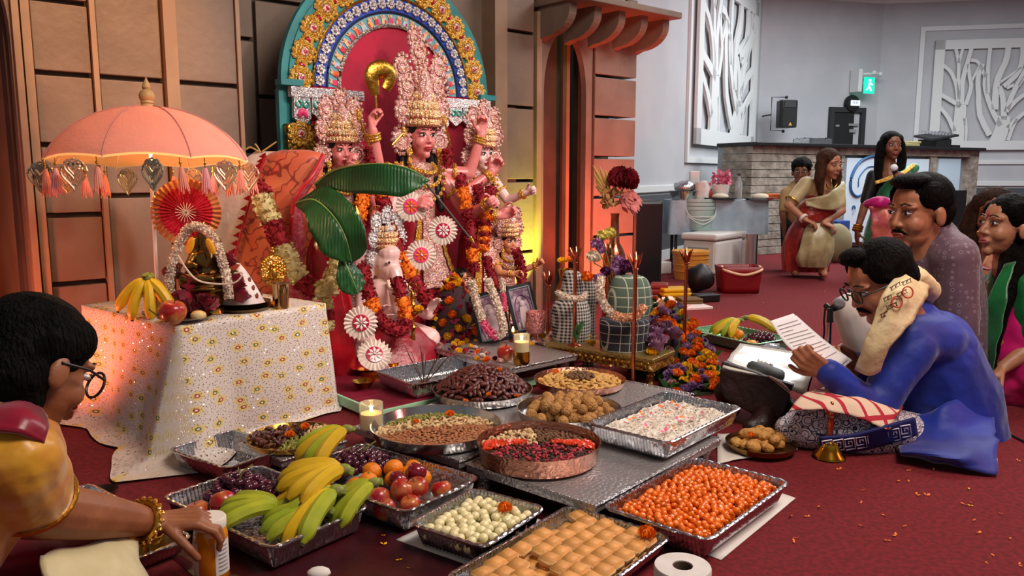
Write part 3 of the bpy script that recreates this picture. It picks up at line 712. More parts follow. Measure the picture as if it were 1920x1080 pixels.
for R_, r_, m in ((.508, .008, m_goldp), (.428, .007, pm('navy_paint', '#15204a', .5)), (.357, .012, jewel('grey_beads', '#9a8f86', '#7b716a', '#cfc6bd', 120, .35, .5))):
    mk('edging', MB().tube([(p[0], -.02, p[1]) for p in arc(R_)], r_, 6), m, bb)
def orn_gold(i):
    mb = MB(); mb.m = 0
    if i % 2 == 0:
        mb.ring((0, 0, 0), .048, .012, 16, 6, V(0, 1, 0)); mb.ring((0, -.005, 0), .030, .008, 14, 6, V(0, 1, 0))
        for k in range(11): a = 2*PI*k/11; mb.ball((.056*math.cos(a), -.004, .056*math.sin(a)), (.014, .008, .014), 6, 4)
        mb.m = 1; mb.ball((0, -.012, 0), (.024, .008, .024), 8, 6); mb.m = 2; mb.ball((0, -.018, 0), (.009, .006, .013), 6, 4)
    else:
        mb.ring((0, 0, 0), .026, .010, 10, 6, V(0, 1, 0))
        for q in (-1, 1):
            for k in range(4): mb.ball((q*(.028+.004*k), -.003, -.04+.028*k), (.011, .008, .017), 6, 4)
        mb.m = 2; mb.ball((0, -.010, 0), (.009, .006, .016), 6, 4)
    return mb
og = [orn_gold(0).mesh('gold_ornament', [m_gold, m_pinkj, m_gem]), orn_gold(1).mesh('gold_ornament', [m_gold, m_pinkj, m_gem])]
for i in range(27):
    a = PI*(i+.5)/27; link('gold_ornament', og[i % 2], gb, (.576*math.cos(a), -.016, ZS+.576*math.sin(a)), (0, -(a-PI/2), 0))
mb = MB()
for k in range(8): a = 2*PI*k/8; mb.ball((.019*math.cos(a), 0, .019*math.sin(a)), (.010, .006, .010), 6, 4)
mb.ball((0, -.006, 0), (.011, .006, .011), 6, 4)
sf = mb.mesh('silver_flower', m_silv)
for i in range(26):
    a = PI*(i+.5)/26; link('silver_flower', sf, blb, (.470*math.cos(a), -.026, ZS+.470*math.sin(a)), (0, -a, 0))
FC = ['#e06a2c', '#d8456a', '#e8c39a', '#c92f43', '#f0b35a', '#b8c9d8']
for i in range(26):                                        # painted worshippers along the inner band
    a = PI*(i+.5)/26; mb = MB(); x = random.choice((-1, 1))
    mb.m = 0; mb.prism([(-.018, -.03), (.018, -.03), (.012, .006), (-.012, .006)], 0, .004, KB); mb.m = 1; mb.ball((0, -.004, .014), (.009, .004, .010), 6, 4); mb.prism([(x*.010, 0), (x*.022, .022), (x*.016, .024), (x*.004, .004)], 0, .003, KB)
    mb.m = 2; mb.ball((-x*.008, -.003, -.014), (.008, .004, .012), 6, 4)
    mk('painted_figure', mb, [pm('fig%d' % (i % 6), FC[i % 6], .6), pm('fig_skin', '#e8b48f', .6), pm('figb%d' % (i % 5), FC[(i*2+1) % 6], .6)], pb, loc=(.390*math.cos(a), -.016, ZS+.390*math.sin(a)), rot=(0, -(a-PI/2), 0), smooth=False)
# pelmets with a lotus and gold side columns
for q in (-1, 1):
    mb = MB(); mb.box((0, -.04, 0), (.42, .04, .05))
    pe = mk('pelmet', mb, m_silv, bb, loc=(q*.44, 0, 1.41), smooth=False)
    for i in range(4):
        x = -.15+.10*i; h = (.15, .11, .11, .15)[i]
        mb = MB(); mb.prism([(-.045, 0), (.045, 0), (.048, -h*.7), (0, -h), (-.048, -h*.7)], .03, .055, KB); d_ = mk('pendant', mb, m_silv, pe, loc=(x, 0, -.025), smooth=False)
        mb = MB()
        for k in (-1, 1): mb.ring((k*.02, -.06, -.035), .016, .005, 10, 5, V(0, 1, 0))
        mk('loop', mb, m_gemg, d_)
        if i in (0, 3):
            mb = MB()
            for k in range(5): b = PI*(k/4); mb.ball((.018*math.cos(b), -.06, -.09+.016*math.sin(b)), (.012, .008, .018), 6, 4)
            mk('lotus', mb, m_gemp, d_)
    cl = mk('side_column', MB().box((q*.60, -.03, .66), (.15, .05, 1.18)), jewel('column_gold', '#8a6a22', '#5c4a20', '#c99a34', 50, .4, .7), bb, smooth=False)
    for i in range(6): link('gold_ornament', og[0], cl, (q*.61, -.06, .30+.18*i))

def crown(root, c, R, s, tall=1.0, m=m_pinkj, sides=True):
    """tiered tiara: fans of scrolls, beads and a pointed top"""
    def P(x, y, z): return c+R @ (V(x, y, z)*s)
    mb = MB(); mb.lathe([(.088*s, .052*s), (.100*s, .085*s), (.094*s, .13*s), (.085*s, .17*s), (.070*s, .20*s), (0, .23*s)], 22, c, R)
    cr = mk('crown', mb, m, root)
    mb = MB()
    for row, (rad, z, n, sz) in enumerate(((.104, .075, 17, .016), (.104, .118, 15, .020), (.094, .165, 13, .022), (.072, .215, 9, .022))):
        for i in range(n):
            a = PI*(i/(n-1))
            p = P(rad*math.cos(a), rad*math.sin(a)-.0, z); mb.ball(p, tuple(v*s for v in (sz, sz*.7, sz*1.35)), 6, 5, R)
    mk('crown_leaves', mb, jewel('crown_gilt', '#e2b678', '#f0dcb8', '#d58f78', 150, .3, .6) if sides else m, cr)
    mb = MB()
    fan = [(-.13, .14, .05), (.13, .14, .05), (-.10, .27, .055), (.10, .27, .055), (0, .33, .05)]
    if tall > 1: fan += [(-.11, .37, .055), (.13, .36, .05), (0.02, .45, .055), (0.05, .52, .04)]
    for x, z, r_ in fan:
        p = P(x, .03, z); mb.ball(p, tuple(v*s for v in (r_, .014, r_*1.45)), 12, 8, R)
        for k in range(12): a = 2*PI*k/12; mb.ball(p+R @ (V(r_*math.cos(a), .012, r_*1.45*math.sin(a))*s), .012*s, 6, 4)
        mb.ring(p+R @ (V(0, .014, 0)*s), r_*.55*s, .008*s, 12, 5, R @ V(0, 1, 0))
    mb.tube([P(0, .05, .19), P(0, .05, .23*tall), P(0, .05, .30*tall)], [.045*s, .05*s, .012*s], 10)
    mk('crown_fans', mb, m, cr)
    mb = MB()
    for i in range(11): a = PI*(.06+.88*i/10); mb.ball(P(.108*math.cos(a), .104*math.sin(a), .095), (.008*s, .006*s, .010*s), 6, 4, R)
    mk('crown_gems', mb, m_gem, cr)
    if sides:
        for q in (-1, 1):
            mb = MB(); p = P(q*.125, .01, -.02); mb.ring(p, .045*s, .014*s, 18, 6, R @ V(0, 1, 0)); mb.ring(p, .024*s, .010*s, 14, 6, R @ V(0, 1, 0)); mb.ball(p, (.035*s, .006*s, .06*s), 10, 6, R)
            for k in range(14): a = 2*PI*k/14; mb.ball(p+R @ (V(.058*math.cos(a), 0, .075*math.sin(a))*s), .013*s, 6, 4)
            e = mk('ear_ornament', mb, m, root); mk('ear_drop', MB().ball(P(q*.10, .05, -.085), (.018*s, .014*s, .028*s), 8, 6, R).ball(P(q*.10, .05, -.13), (.014*s, .012*s, .022*s), 8, 6, R), m_gold, e)
def idol(name, label, pos, zbase, zface, s, arms, skinm=m_idol, yaw=0.0, tall=1.0, body=True, female=True, sari=m_redsilk, bodice=m_pinkj):
    d = Matrix.Rotation(yaw, 3, 'Z') @ N
    root = thing(name, label, 'statue', (pos.x, pos.y, zbase), face_rz(d))
    c = V(0, 0, zface-zbase); R = Matrix.Identity(3); h = c.z
    b = MB(); head_geo(b, c, R, s, female)
    sh = c.z-.19*s
    b.chain([(V(0, -.03*s, sh), .075*s), (V(0, -.02*s, sh-.12*s), .085*s), (V(0, -.02*s, sh-.30*s), .08*s), (V(0, -.02*s, max(.05, sh-.48*s)), .11*s)])
    b.cap(V(-.13*s, -.03*s, sh), V(.13*s, -.03*s, sh), .05*s)
    for q in (-1, 1): b.cap(V(q*.07*s, -.02*s, max(.06, sh-.5*s)), V(q*.08*s, 0, .06), .075*s, .05*s)
    for ar in arms:
        e, w_, hd = [Vector(v)*s+c for v in ar[:3]]; q = 1 if e.x > 0 else -1
        S_ = V(q*.15*s, -.03*s, sh); b.chain([(S_, .046*s), (e, .036*s), (w_, .026*s)])
        hand_geo(b, w_, hd-w_, V(-q*.6, .8, 0), q, .9, s*.85)
        for f in (.80, .86, .92): mk('bangle', MB().ring(e.lerp(w_, f), .033*s, .007*s, 14, 6, w_-e), m_gold, root)
        mk('armlet', MB().ring(S_.lerp(e, .5), .046*s, .012*s, 14, 6, e-S_), m_gold, root)
    remesh(mk('body', b, skinm, root), .0055*max(s, .7), 2)
    # jewelled bodice, sari skirt, necklace
    if body:
        mb = MB(); mb.chain([(V(0, -.022*s, sh-.015*s), .085*s), (V(0, -.015*s, sh-.13*s), .094*s), (V(0, -.015*s, sh-.28*s), .088*s)]); mb.cap(V(-.12*s, -.03*s, sh), V(.12*s, -.03*s, sh), .054*s)
        remesh(mk('bodice', mb, bodice, root), .007*max(s, .7), 2)
        rows = [(V(0, -.02*s, max(.03, sh-.26*s)), .10*s, .095*s, 0), (V(0, -.02*s, max(.02, sh-.46*s)), .17*s, .13*s, 0), (V(0, 0, max(.012, (sh-.5*s)*.45)), .21*s, .15*s, 0), (V(0, 0, .0), .23*s, .16*s, 0)]
        mk('skirt', loft(rows, 40, .09, 11), sari, root)
        for w0, w1, mm, nm in ((-.34, .34, bodice, 'apron'), (.42, .62, m_gold, 'apron_band'), (-.62, -.42, m_gold, 'apron_band')):
            def apf(u, v):
                f = v*2.6; k = min(int(f), 2); g = f-k; c_ = rows[k][0].lerp(rows[k+1][0], g); rx = rows[k][1]+(rows[k+1][1]-rows[k][1])*g; ry = rows[k][2]+(rows[k+1][2]-rows[k][2])*g
                a = PI/2-(w0+(w1-w0)*u)*(1+.25*v); q = 1.12+.02*math.cos(v*40)
                return c_+V(rx*q*math.cos(a), ry*q*math.sin(a), 0)
            mk(nm, MB().grid(apf, 9, 26), mm, root)
        mb = MB()
        for i in range(3):
            rr = (.085+.035*i)*s; pts = [V(rr*math.cos(a)*1.0, -.02*s+.09*s*(-math.sin(a))*1.0+.02*s, sh+.045*s-(.05+.075*i)*s*(-math.sin(a))) for a in [PI+PI*k/16 for k in range(17)]]
            for k, p in enumerate(pts): mb.ball(p, (.013*s, .013*s, .013*s), 6, 4)
        mk('necklace', mb, m_gold, root)
    face_parts(root, c, R, s, female, m_gem, pm('idol_lips', '#b02a2e', .3), None, None, 1.12)
    hb = MB(); hair_cap(hb, c, R, s, 1.02)
    for q in (-1, 1): hb.chain([(c+V(q*.07, -.02, .02)*s, .035*s), (c+V(q*.095, -.03, -.09)*s, .034*s), (c+V(q*.11, -.01, -.24)*s, .032*s), (c+V(q*.12, .03, -.40)*s, .020*s)])
    remesh(mk('hair', hb, m_idolhair, root), .007*max(s, .7), 3)
    crown(root, c, R, s, tall)
    return root
# four pairs of arms: elbow, wrist, hand end measured from the head centre
ARMS = []
for q in (-1, 1):
    ARMS += [((q*.30, .06, -.20), (q*.36, .10, .02), (q*.37, .10, .12)), ((q*.32, .02, -.30), (q*.46, .06, -.20), (q*.50, .08, -.14)), ((q*.27, .10, -.40), (q*.40, .20, -.44), (q*.47, .24, -.42)), ((q*.24, .12, -.44), (q*.26, .30, -.36), (q*.24, .38, -.34))]
gp = ap(.0, .24)
GZ = .36
main = idol('goddess_statue', 'large many-armed goddess statue with a towering jewelled crown at the centre of the altar', gp, ZP+.30, 1.195, .98, ARMS, tall=1.2)
mk('pedestal', MB().box((0, -.02, -.15), (.46, .34, .30)), m_redsilk, main, smooth=False)
lf = idol('goddess_statue', 'smaller goddess statue under the lotus pelmet beside the banana leaves', ap(-.48, .22), ZP+.18, 1.11, .78, [((.20, .10, -.30), (.26, .22, -.22), (.24, .28, -.16)), ((-.20, .08, -.34), (-.14, .20, -.40), (-.08, .26, -.40))], m_idol, tall=1.0)
rt = idol('goddess_statue', 'smaller pale-faced goddess statue beside the yellow-lit panel', ap(.44, .22), ZP+.18, 1.105, .78, [((.20, .10, -.30), (.16, .24, -.34), (.10, .28, -.34)), ((-.20, .08, -.34), (-.24, .24, -.28), (-.26, .30, -.26))], m_idolw, tall=1.0)
for o in (lf, rt): mk('pedestal', MB().box((0, -.02, -.09), (.34, .28, .18)), m_redsilk, o, smooth=False)
pr = idol('prince_statue', 'small crowned statue draped with a crimson garland at the altar end', ap(.56, .32), ZP+.05, .60, .58, [((.18, .10, -.30), (.14, .24, -.30), (.08, .28, -.28)), ((-.18, .06, -.30), (-.26, .16, -.24), (-.28, .22, -.20))], pm('idol_tan', '#d9926a', .4, coat=.2), female=False, sari=pm('navy_silk', '#231a2c', .4))
mk('moustache', MB().tube(bez([V(-.02, .055, .545-.035-.0), V(0, .0575, .545-.028), V(.02, .055, .545-.035)], 6), .003, 5), m_brow, pr)
# elephant-headed statue
e = thing('elephant_statue', 'white elephant-headed statue with a silver crown on the altar floor', 'statue', ap(-.40, .52, ZP), face_rz(N)); s = .85
b = MB(); c = V(0, 0, .50)
b.ball(c, (.085*s, .095*s, .10*s), 16, 12); b.ball(c+V(0, .03, .06)*s, (.07*s, .07*s, .06*s)); b.ball(c+V(0, .05, -.04)*s, (.06*s, .06*s, .07*s))
b.chain([(c+V(0, .08, -.04)*s, .045*s), (c+V(0, .125, -.12)*s, .036*s), (c+V(.01, .135, -.21)*s, .029*s), (c+V(.05, .14, -.28)*s, .023*s), (c+V(.09, .14, -.29)*s, .018*s)])
for q in (-1, 1):
    b.ball(c+V(q*.12, -.03, 0)*s, (.07*s, .015*s, .10*s), 14, 10, Rz(-q*.4)); b.chain([(c+V(q*.15, -.02, -.20)*s, .05*s), (c+V(q*.21, .06, -.30)*s, .04*s), (c+V(q*.18, .16, -.30)*s, .032*s)]); hand_geo(b, c+V(q*.18, .16, -.30)*s, V(0, .5, .8), V(0, 1, -.2), q, .3, .75)
b.chain([(c+V(0, -.02, -.18)*s, .12*s), (c+V(0, .0, -.34)*s, .15*s)])
for q in (-1, 1): b.chain([(c+V(q*.10, 0, -.42)*s, .085*s), (c+V(q*.22, .10, -.46)*s, .07*s), (c+V(q*.04, .20, -.50)*s, .05*s)])
remesh(mk('body', b, m_idolw, e), .006, 2)
for q in (-1, 1):
    ey = mk('eye', MB().ball(c+V(q*.045, .088, .02)*s, (.017*s, .010*s, .010*s), 10, 6), m_eye, e); mk('iris', MB().ball(c+V(q*.045, .097, .02)*s, (.008*s, .005*s, .008*s), 8, 6), m_iris, ey)
    mk('tusk', MB().tube(bez([c+V(q*.045, .085, -.09)*s, c+V(q*.06, .13, -.13)*s, c+V(q*.06, .16, -.13)*s], 6), [.014*s, .013*s, .012*s, .011*s, .009*s, .006*s, .002*s], 8), pm('ivory', '#f2e6d2', .4), e)
crown(e, c+V(0, -.01, .045), Matrix.Identity(3), .60, .9, m_silv)
mk('dhoti', loft([(V(0, .02, .20), .12, .11, 0), (V(0, .06, .10), .22, .17, 0), (V(0, .08, .0), .25, .20, 0)], 36, .06, 9), m_redsilk, e)
mk('pedestal', MB().box((0, .06, .012), (.5, .4, .024)), m_goldp, e, smooth=False)
# green demon and tawny lion at the goddess's feet, half under petals
dm = thing('demon_statue', 'kneeling bare-chested demon statue with curled black moustache below the goddess', 'statue', ap(.13, .40, ZP), face_rz(N)); c = V(0, .06, .44); dm.scale = (.82,)*3; b = MB(); s = .62
R = Rdir(V(-.15, .9, .15)); head_geo(b, c, R, s*1.15); b.chain([(c+V(0, -.05, -.12), .07), (V(0, -.02, .18), .085), (V(0, 0, .08), .09)])
for q in (-1, 1): b.chain([(c+V(q*.11, -.04, -.14), .042), (V(q*.20, .06, .22), .034), (V(q*.16, .18, .26), .026)]); hand_geo(b, V(q*.16, .18, .26), V(0, .5, .6), V(0, 1, -.3), q, .9, .6); b.chain([(V(q*.07, 0, .08), .06), (V(q*.2, .16, .1), .05), (V(q*.14, .10, .04), .035)])
remesh(mk('body', b, pm('demon_tan', '#d98a63', .4, coat=.2), dm), .006, 2)
face_parts(dm, c, R, s*1.15, False, None, None, None, m_brow, 1.2); hb = MB(); hair_cap(hb, c, R, s*1.15, 1.05, .03); remesh(mk('hair', hb, m_idolhair, dm), .007, 3)
mk('waist_cloth', loft([(V(0, 0, .12), .11, .10, 0), (V(0, .04, .06), .17, .14, 0), (V(0, .05, .0), .19, .17, 0)], 28, .06, 7), pm('demon_cloth', '#233a2a', .7), dm)
mk('neck_frill', MB().tube(bez([c+V(-.07, .02, -.10), c+V(0, .09, -.14), c+V(.07, .02, -.10)], 12), .018, 8), m_silv, dm)
# weapons in the goddess's hands
def wpt(px, py, o): 
    t = t_at(px, o); p = ap(t, o); return atd(px, py, p.y)
mk_ = lambda n, mb, m, lab: tag(mk(n, mb, m), lab, 'weapon')
pA = [wpt(*q, .30) for q in ((707, 232), (706, 205), (704, 178), (700, 160), (697, 145), (703, 134), (717, 130), (729, 137), (730, 152), (722, 168))]
ax = thing('gold_axe', 'curved gold sword raised over the statue in a goddess hand', 'weapon', (0, 0, 0))
mk('shaft', MB().tube(pA[0:3], .006, 8), m_goldp, ax)
mb = MB(); q = bez(pA[2:], 24); mb.tube(q, [.026+.022*math.sin(i/24*PI) for i in range(25)], 10, flat=.35, up=N); mk('blade', mb, m_goldp, ax)
o = thing('spear', 'long thin dark spear slanting down from the goddess hand', 'weapon', (0, 0, 0)); A_, B_ = wpt(800, 345, .42), wpt(880, 445, .58)
mk('shaft', MB().tube([A_, B_], .006, 8), pm('spear_dark', '#3a2620', .5), o); mk('tip', MB().tube([B_, B_+(B_-A_).normalized()*.05], [.014, .001], 8), m_goldp, o)
for a_, b_, lab in (((735, 272), (757, 248), 'short gilt mace'), ((845, 275), (833, 225), 'gilt arrow'), ((692, 275), (672, 215), 'curved gilt bow')):
    A_, B_ = wpt(*a_, .34), wpt(*b_, .34); o = thing('gilt_weapon', lab+' held beside the main goddess statue', 'weapon', (0, 0, 0))
    mk('shaft', MB().tube([A_, B_], .006, 8), m_goldp, o); mk('tip', MB().ball(B_, (.014, .014, .03), 8, 6), m_gold, o)
# lance of the left goddess with a brass spear head
o = thing('brass_lance', 'brass-tipped lance leaning in front of the elephant-headed statue', 'weapon', (0, 0, 0)); A_, B_ = wpt(663, 480, .62), wpt(669, 425, .62)
mk('shaft', MB().tube([A_, B_], .006, 8), m_goldp, o); mk('tip', MB().lathe([(.006, 0), (.026, .02), (.028, .04), (.012, .075), (0, .10)], 12, B_), m_brass, o)

def G(pts, off): return [wpt(x, y, o_) for (x, y), o_ in zip(pts, off if isinstance(off, (list, tuple)) else [off]*len(pts))]
RO = lambda *w: [(v, (m_gred if k % 2 == 0 else m_gor), ('red_length' if k % 2 == 0 else 'orange_length')) for k, v in enumerate(w)]
garland('flower_garland', 'thick crimson and orange garland falling across the main goddess skirt', G([(714, 330), (716, 362), (728, 420), (748, 470), (768, 510), (795, 555), (815, 585)], [.40, .44, .5, .56, .6, .64, .66]), .034, RO(.03, .17, .32, .18, .30), 11)
garland('flower_garland', 'short orange topped garland behind the banana leaf', G([(692, 335), (680, 375), (672, 430), (666, 470)], [.40, .44, .48, .52]), .030, RO(.25, .30, .45), 21)
garland('flower_garland', 'crimson garland with an orange band hanging from the raised goddess hand', G([(862, 330), (868, 358), (876, 400), (884, 450), (886, 480), (890, 510)], [.36, .40, .44, .48, .5, .52]), .031, RO(.16, .20, .34, .18, .12), 31)
garland('flower_garland', 'striped orange and crimson garland beside the small prince statue', G([(893, 345), (903, 380), (908, 420), (908, 450), (904, 470)], [.40, .42, .46, .48, .5]), .030, RO(.36, .09, .08, .09, .08, .10, .08, .12), 41)
garland('flower_garland', 'crimson and orange garland over the pale goddess arm', G([(921, 350), (917, 385), (912, 425), (906, 470)], [.36, .40, .42, .44]), .029, RO(.30, .10, .08, .10, .08, .10, .08, .16), 51)
garland('flower_garland', 'crimson garland with orange bands around the elephant-headed statue', G([(678, 496), (685, 530), (694, 560), (702, 585), (722, 608), (752, 620), (760, 590), (752, 555), (745, 520)], [.70, .74, .76, .78, .80, .80, .76, .74, .70]), .032, RO(.22, .12, .30, .14, .12), 61)
garland('flower_garland', 'dark crimson garland across the small prince statue shoulders', G([(912, 480), (922, 520), (945, 560), (975, 540), (978, 500), (965, 468)], [.46, .5, .52, .46, .42, .40]), .026, [(1, m_gred, 'red_length')], 71)
for (x, y, o_), lab in (((838, 292, .34), 'crimson garland end hanging at the goddess wrist'), ((693, 290, .30), 'crimson tuft with gilt bands on the goddess arm')):
    r = garland('flower_tuft', lab, G([(x, y-14), (x+2, y), (x, y+22)], o_), .028, [(1, m_gred, 'red_length')], int(x), n=6)
def rosette(label, px, py, rpx, off, tilt=(0, 0), centre='star', group=None):
    p = wpt(px, py, off); r = rpx/FPX*p.y*1.05
    nrm = (N*.7+V(tilt[0], -.75, .1+tilt[1])).normalized()
    root = thing('pleated_rosette', label, 'rosette', (0, 0, 0), 0, group); R = Rdir(nrm)
    KR = lambda v: p+R @ v
    mb = MB(); n = 22
    def fn(u, v):
        a = 2*PI*u; q = r*(.5+.5*v); pl = math.cos(a*n)
        return KR(V(q*(1+.05*pl*v)*math.cos(a), .006*pl*(.4+v)+.004, q*(1+.05*pl*v)*math.sin(a)))
    mb.grid(fn, n*6, 5, cu=True); mk('frill', mb, pm('shola_white', '#e9dcd2', .7, 0, '#dcccc2', 30), root)
    mk('backing', MB().lathe([(0, -.006), (r*.62, -.006), (r*.62, .004), (0, .004)], 24, p, R @ Rx(-PI/2)), MATS['shola_white'], root)
    mk('disc', MB().lathe([(0, .004), (r*.52, .006), (r*.5, .012), (0, .014)], 24, p, R @ Rx(-PI/2)), m_gem if centre == 'star' else m_gemp, root)
    mp = pm('shola_flower', '#f4e6e2', .6) if centre == 'star' else m_gor
    for k in range(8):
        a = 2*PI*k/8; d = V(math.cos(a), 0, math.sin(a)); s_ = V(-math.sin(a), 0, math.cos(a)); mb = MB()
        mb._a([KR(d*r*.08+V(0, .017, 0)), KR(d*r*.28+s_*r*.09+V(0, .016, 0)), KR(d*r*.47+V(0, .016, 0)), KR(d*r*.28-s_*r*.09+V(0, .016, 0)), KR(d*r*.28+V(0, .021, 0))], [(0, 1, 4), (1, 2, 4), (2, 3, 4), (3, 0, 4)])
        mk('flower_petal', mb, mp, root)
    mk('button', MB().ball(KR(V(0, .018, 0)), r*.09, 8, 6), m_silv, root)
    return root
rosette('white pleated rosette with red centre propped against the red sari', 676, 605, 30, .86)
rosette('tilted white rosette with red centre lying by the brass plate', 702, 666, 31, .98, (.0, .9))
rosette('white rosette with red star centre on the main goddess skirt', 830, 432, 26, .62)
rosette('shiny rosette with pink and orange centre high on the goddess skirt', 770, 387, 27, .56, centre='pink')
rosette('shiny rosette with pink centre hanging low beside the elephant statue', 789, 478, 27, .62, centre='pink')
ZT = .46
TF, TR, TL = at(336, 613, ZT), at(610, 570, ZT), at(148, 572, ZT)
tx = (TR-TF).normalized(); ty = V(-tx.y, tx.x, 0); TW, TD = .64, .76
rzT = math.atan2(tx.y, tx.x); TC = TF+tx*TW/2+ty*TD/2
tb = thing('side_table', 'small square table under the sequinned white cloth', 'table', (TC.x, TC.y, 0), rzT)
mk('top', MB().box((0, 0, ZT-.025), (TW-.02, TD-.02, .03)), pm('plain_wood', '#8a6a45', .6), tb, smooth=False)
for x in (-1, 1):
    for y in (-1, 1): mk('leg', MB().box((x*(TW/2-.05), y*(TD/2-.05), (ZT-.04)/2), (.04, .04, ZT-.04)), MATS['plain_wood'], tb, smooth=False)
def cloth_material():
    m = pm('sequin_cloth', '#d9cfc6', .7); nt = m.node_tree; nd = nt.nodes; lk = nt.links; b = nd['Principled BSDF']
    tc = nd.new('ShaderNodeTexCoord')
    UVO = tc.outputs['UV']
    def vor(scale, rand=.9):
        v = nd.new('ShaderNodeTexVoronoi'); v.voronoi_dimensions = '2D'; v.inputs['Scale'].default_value = scale; v.inputs['Randomness'].default_value = rand; lk.new(UVO, v.inputs['Vector']); return v
    def step(sock, thr, soft=.02):
        r = nd.new('ShaderNodeMapRange'); r.inputs['From Min'].default_value = thr; r.inputs['From Max'].default_value = thr+soft; r.inputs['To Min'].default_value = 1; r.inputs['To Max'].default_value = 0; lk.new(sock, r.inputs['Value']); return r.outputs[0]
    def mix(fac, a, c):
        x = nd.new('ShaderNodeMix'); x.data_type = 'RGBA'; lk.new(fac, x.inputs['Factor'])
        if isinstance(a, str): x.inputs['A'].default_value = lin(a)
        else: lk.new(a, x.inputs['A'])
        if isinstance(c, str): x.inputs['B'].default_value = lin(c)
        else: lk.new(c, x.inputs['B'])
        return x.outputs['Result']
    big = vor(10.5, .6); fine = vor(75, .9)
    c = mix(step(fine.outputs['Distance'], .16), '#cfc4bc', '#a3958a')
    c = mix(step(big.outputs['Distance'], .20, .14), c, '#d3bd80')
    rp = nd.new('ShaderNodeValToRGB'); rp.color_ramp.interpolation = 'CONSTANT'; sp_ = nd.new('ShaderNodeSeparateColor'); lk.new(big.outputs['Color'], sp_.inputs[0]); lk.new(sp_.outputs[0], rp.inputs[0])
    e = rp.color_ramp.elements; e[0].color = lin('#3f6b33'); e[1].position = .4; e[1].color = lin('#9a3326'); q = e.new(.7); q.color = lin('#6a5a34')
    c = mix(step(big.outputs['Distance'], .13, .02), c, '#c9a54c'); c = mix(step(big.outputs['Distance'], .10, .02), c, rp.outputs[0]); c = mix(step(big.outputs['Distance'], .045, .02), c, '#e3c7bd')
    lk.new(c, b.inputs['Base Color'])
    seq = vor(60, 1.0); s1 = step(seq.outputs['Distance'], .13, .01); lk.new(s1, b.inputs['Metallic'])
    rr = nd.new('ShaderNodeMapRange'); rr.inputs['To Min'].default_value = .7; rr.inputs['To Max'].default_value = .08; lk.new(s1, rr.inputs['Value']); lk.new(rr.outputs[0], b.inputs['Roughness'])
    nm = nd.new('ShaderNodeNewGeometry'); vm = nd.new('ShaderNodeVectorMath'); vm.operation = 'MULTIPLY_ADD'; lk.new(seq.outputs['Color'], vm.inputs[0])
    k = nd.new('ShaderNodeVectorMath'); k.operation = 'SCALE'; lk.new(s1, k.inputs['Scale']); k.inputs[0].default_value = (.8, .8, .8); lk.new(k.outputs[0], vm.inputs[1]); 
    k2 = nd.new('ShaderNodeVectorMath'); k2.operation = 'SCALE'; k2.inputs[0].default_value = (-.4, -.4, -.4); lk.new(s1, k2.inputs['Scale']); ad = nd.new('ShaderNodeVectorMath'); lk.new(nm.outputs['Normal'], ad.inputs[0]); lk.new(k2.outputs[0], ad.inputs[1]); lk.new(ad.outputs[0], vm.inputs[2])
    nn = nd.new('ShaderNodeVectorMath'); nn.operation = 'NORMALIZE'; lk.new(vm.outputs[0], nn.inputs[0]); lk.new(nn.outputs[0], b.inputs['Normal'])
    return m
def cloth_surface(u, v):
    """u runs round the table edge, v from the table centre (0) over the edge (.3) to the floor (1)"""
    per = 2*(TW+TD); s = (u % 1)*per
    if s < TW: e = V(-TW/2+s, -TD/2, 0); n = V(0, -1, 0)
    elif s < TW+TD: e = V(TW/2, -TD/2+s-TW, 0); n = V(1, 0, 0)
    elif s < 2*TW+TD: e = V(TW/2-(s-TW-TD), TD/2, 0); n = V(0, 1, 0)
    else: e = V(-TW/2, TD/2-(s-2*TW-TD), 0); n = V(-1, 0, 0)
    if v <= .3: return V(e.x*v/.3, e.y*v/.3, ZT+.004)
    w_ = (v-.3)/.7
    r = e.normalized(); fc = V(-TW/2, -TD/2, 0).normalized(); cf = max(0, (r.dot(fc)-.93)/.07); cg = max(0, max(r.dot(V(TW/2, -TD/2, 0).normalized()), r.dot(V(-TW/2, TD/2, 0).normalized()))-.95)/.05
    n2 = (n+r*(.9*cf+.8*cg)).normalized()
    left = max(0, -n2.x); fold = (.010+.012*left)*math.sin(s*21+1.3*math.sin(s*9))*min(1, w_*1.6)
    fl = .010+.018*w_+.05*w_**2*(cf+.6*left)+.07*cf*w_+.02*cg*w_+fold
    z = ZT+.004-w_*(ZT-.004)-.006*min(1, w_*20)
    if w_ > .94: fl += (w_-.94)*1.1*(.25+left+cf); z = .006+.012*abs(math.sin(s*14))*(1-(w_-.94)/.06*.6)
    return e+n2*fl+V(0, 0, max(.004, z))
mb = MB(); mb.grid(cloth_surface, 220, 44, cu=True)
cl = mk('tablecloth', mb, cloth_material(), None, loc=(TC.x, TC.y, 0), rot=(0, 0, rzT), ang=180)
uv = cl.data.uv_layers.new(name='UVMap'); vco = [(i//44/220*2*(TW+TD), (i % 44)/43*1.05) for i in range(220*44)]
for lp in cl.data.loops: uv.data[lp.index].uv = vco[lp.vertex_index]
tag(cl, 'white sequinned tablecloth with gold and green motifs draped to the floor', 'tablecloth')
ZC = ZT+.006
UC = V(at(292, 560, ZC).x, 0, 0); UY = 3.06; UX = (288-960)/FPX*UY
RR = .365; ZR = 1.045; HD = .205
um = thing('parasol', 'pink fabric parasol with tassels and heart pendants over the side table', 'parasol', (UX, UY, ZC)); um.rotation_euler = (-.045, -.012, 0)
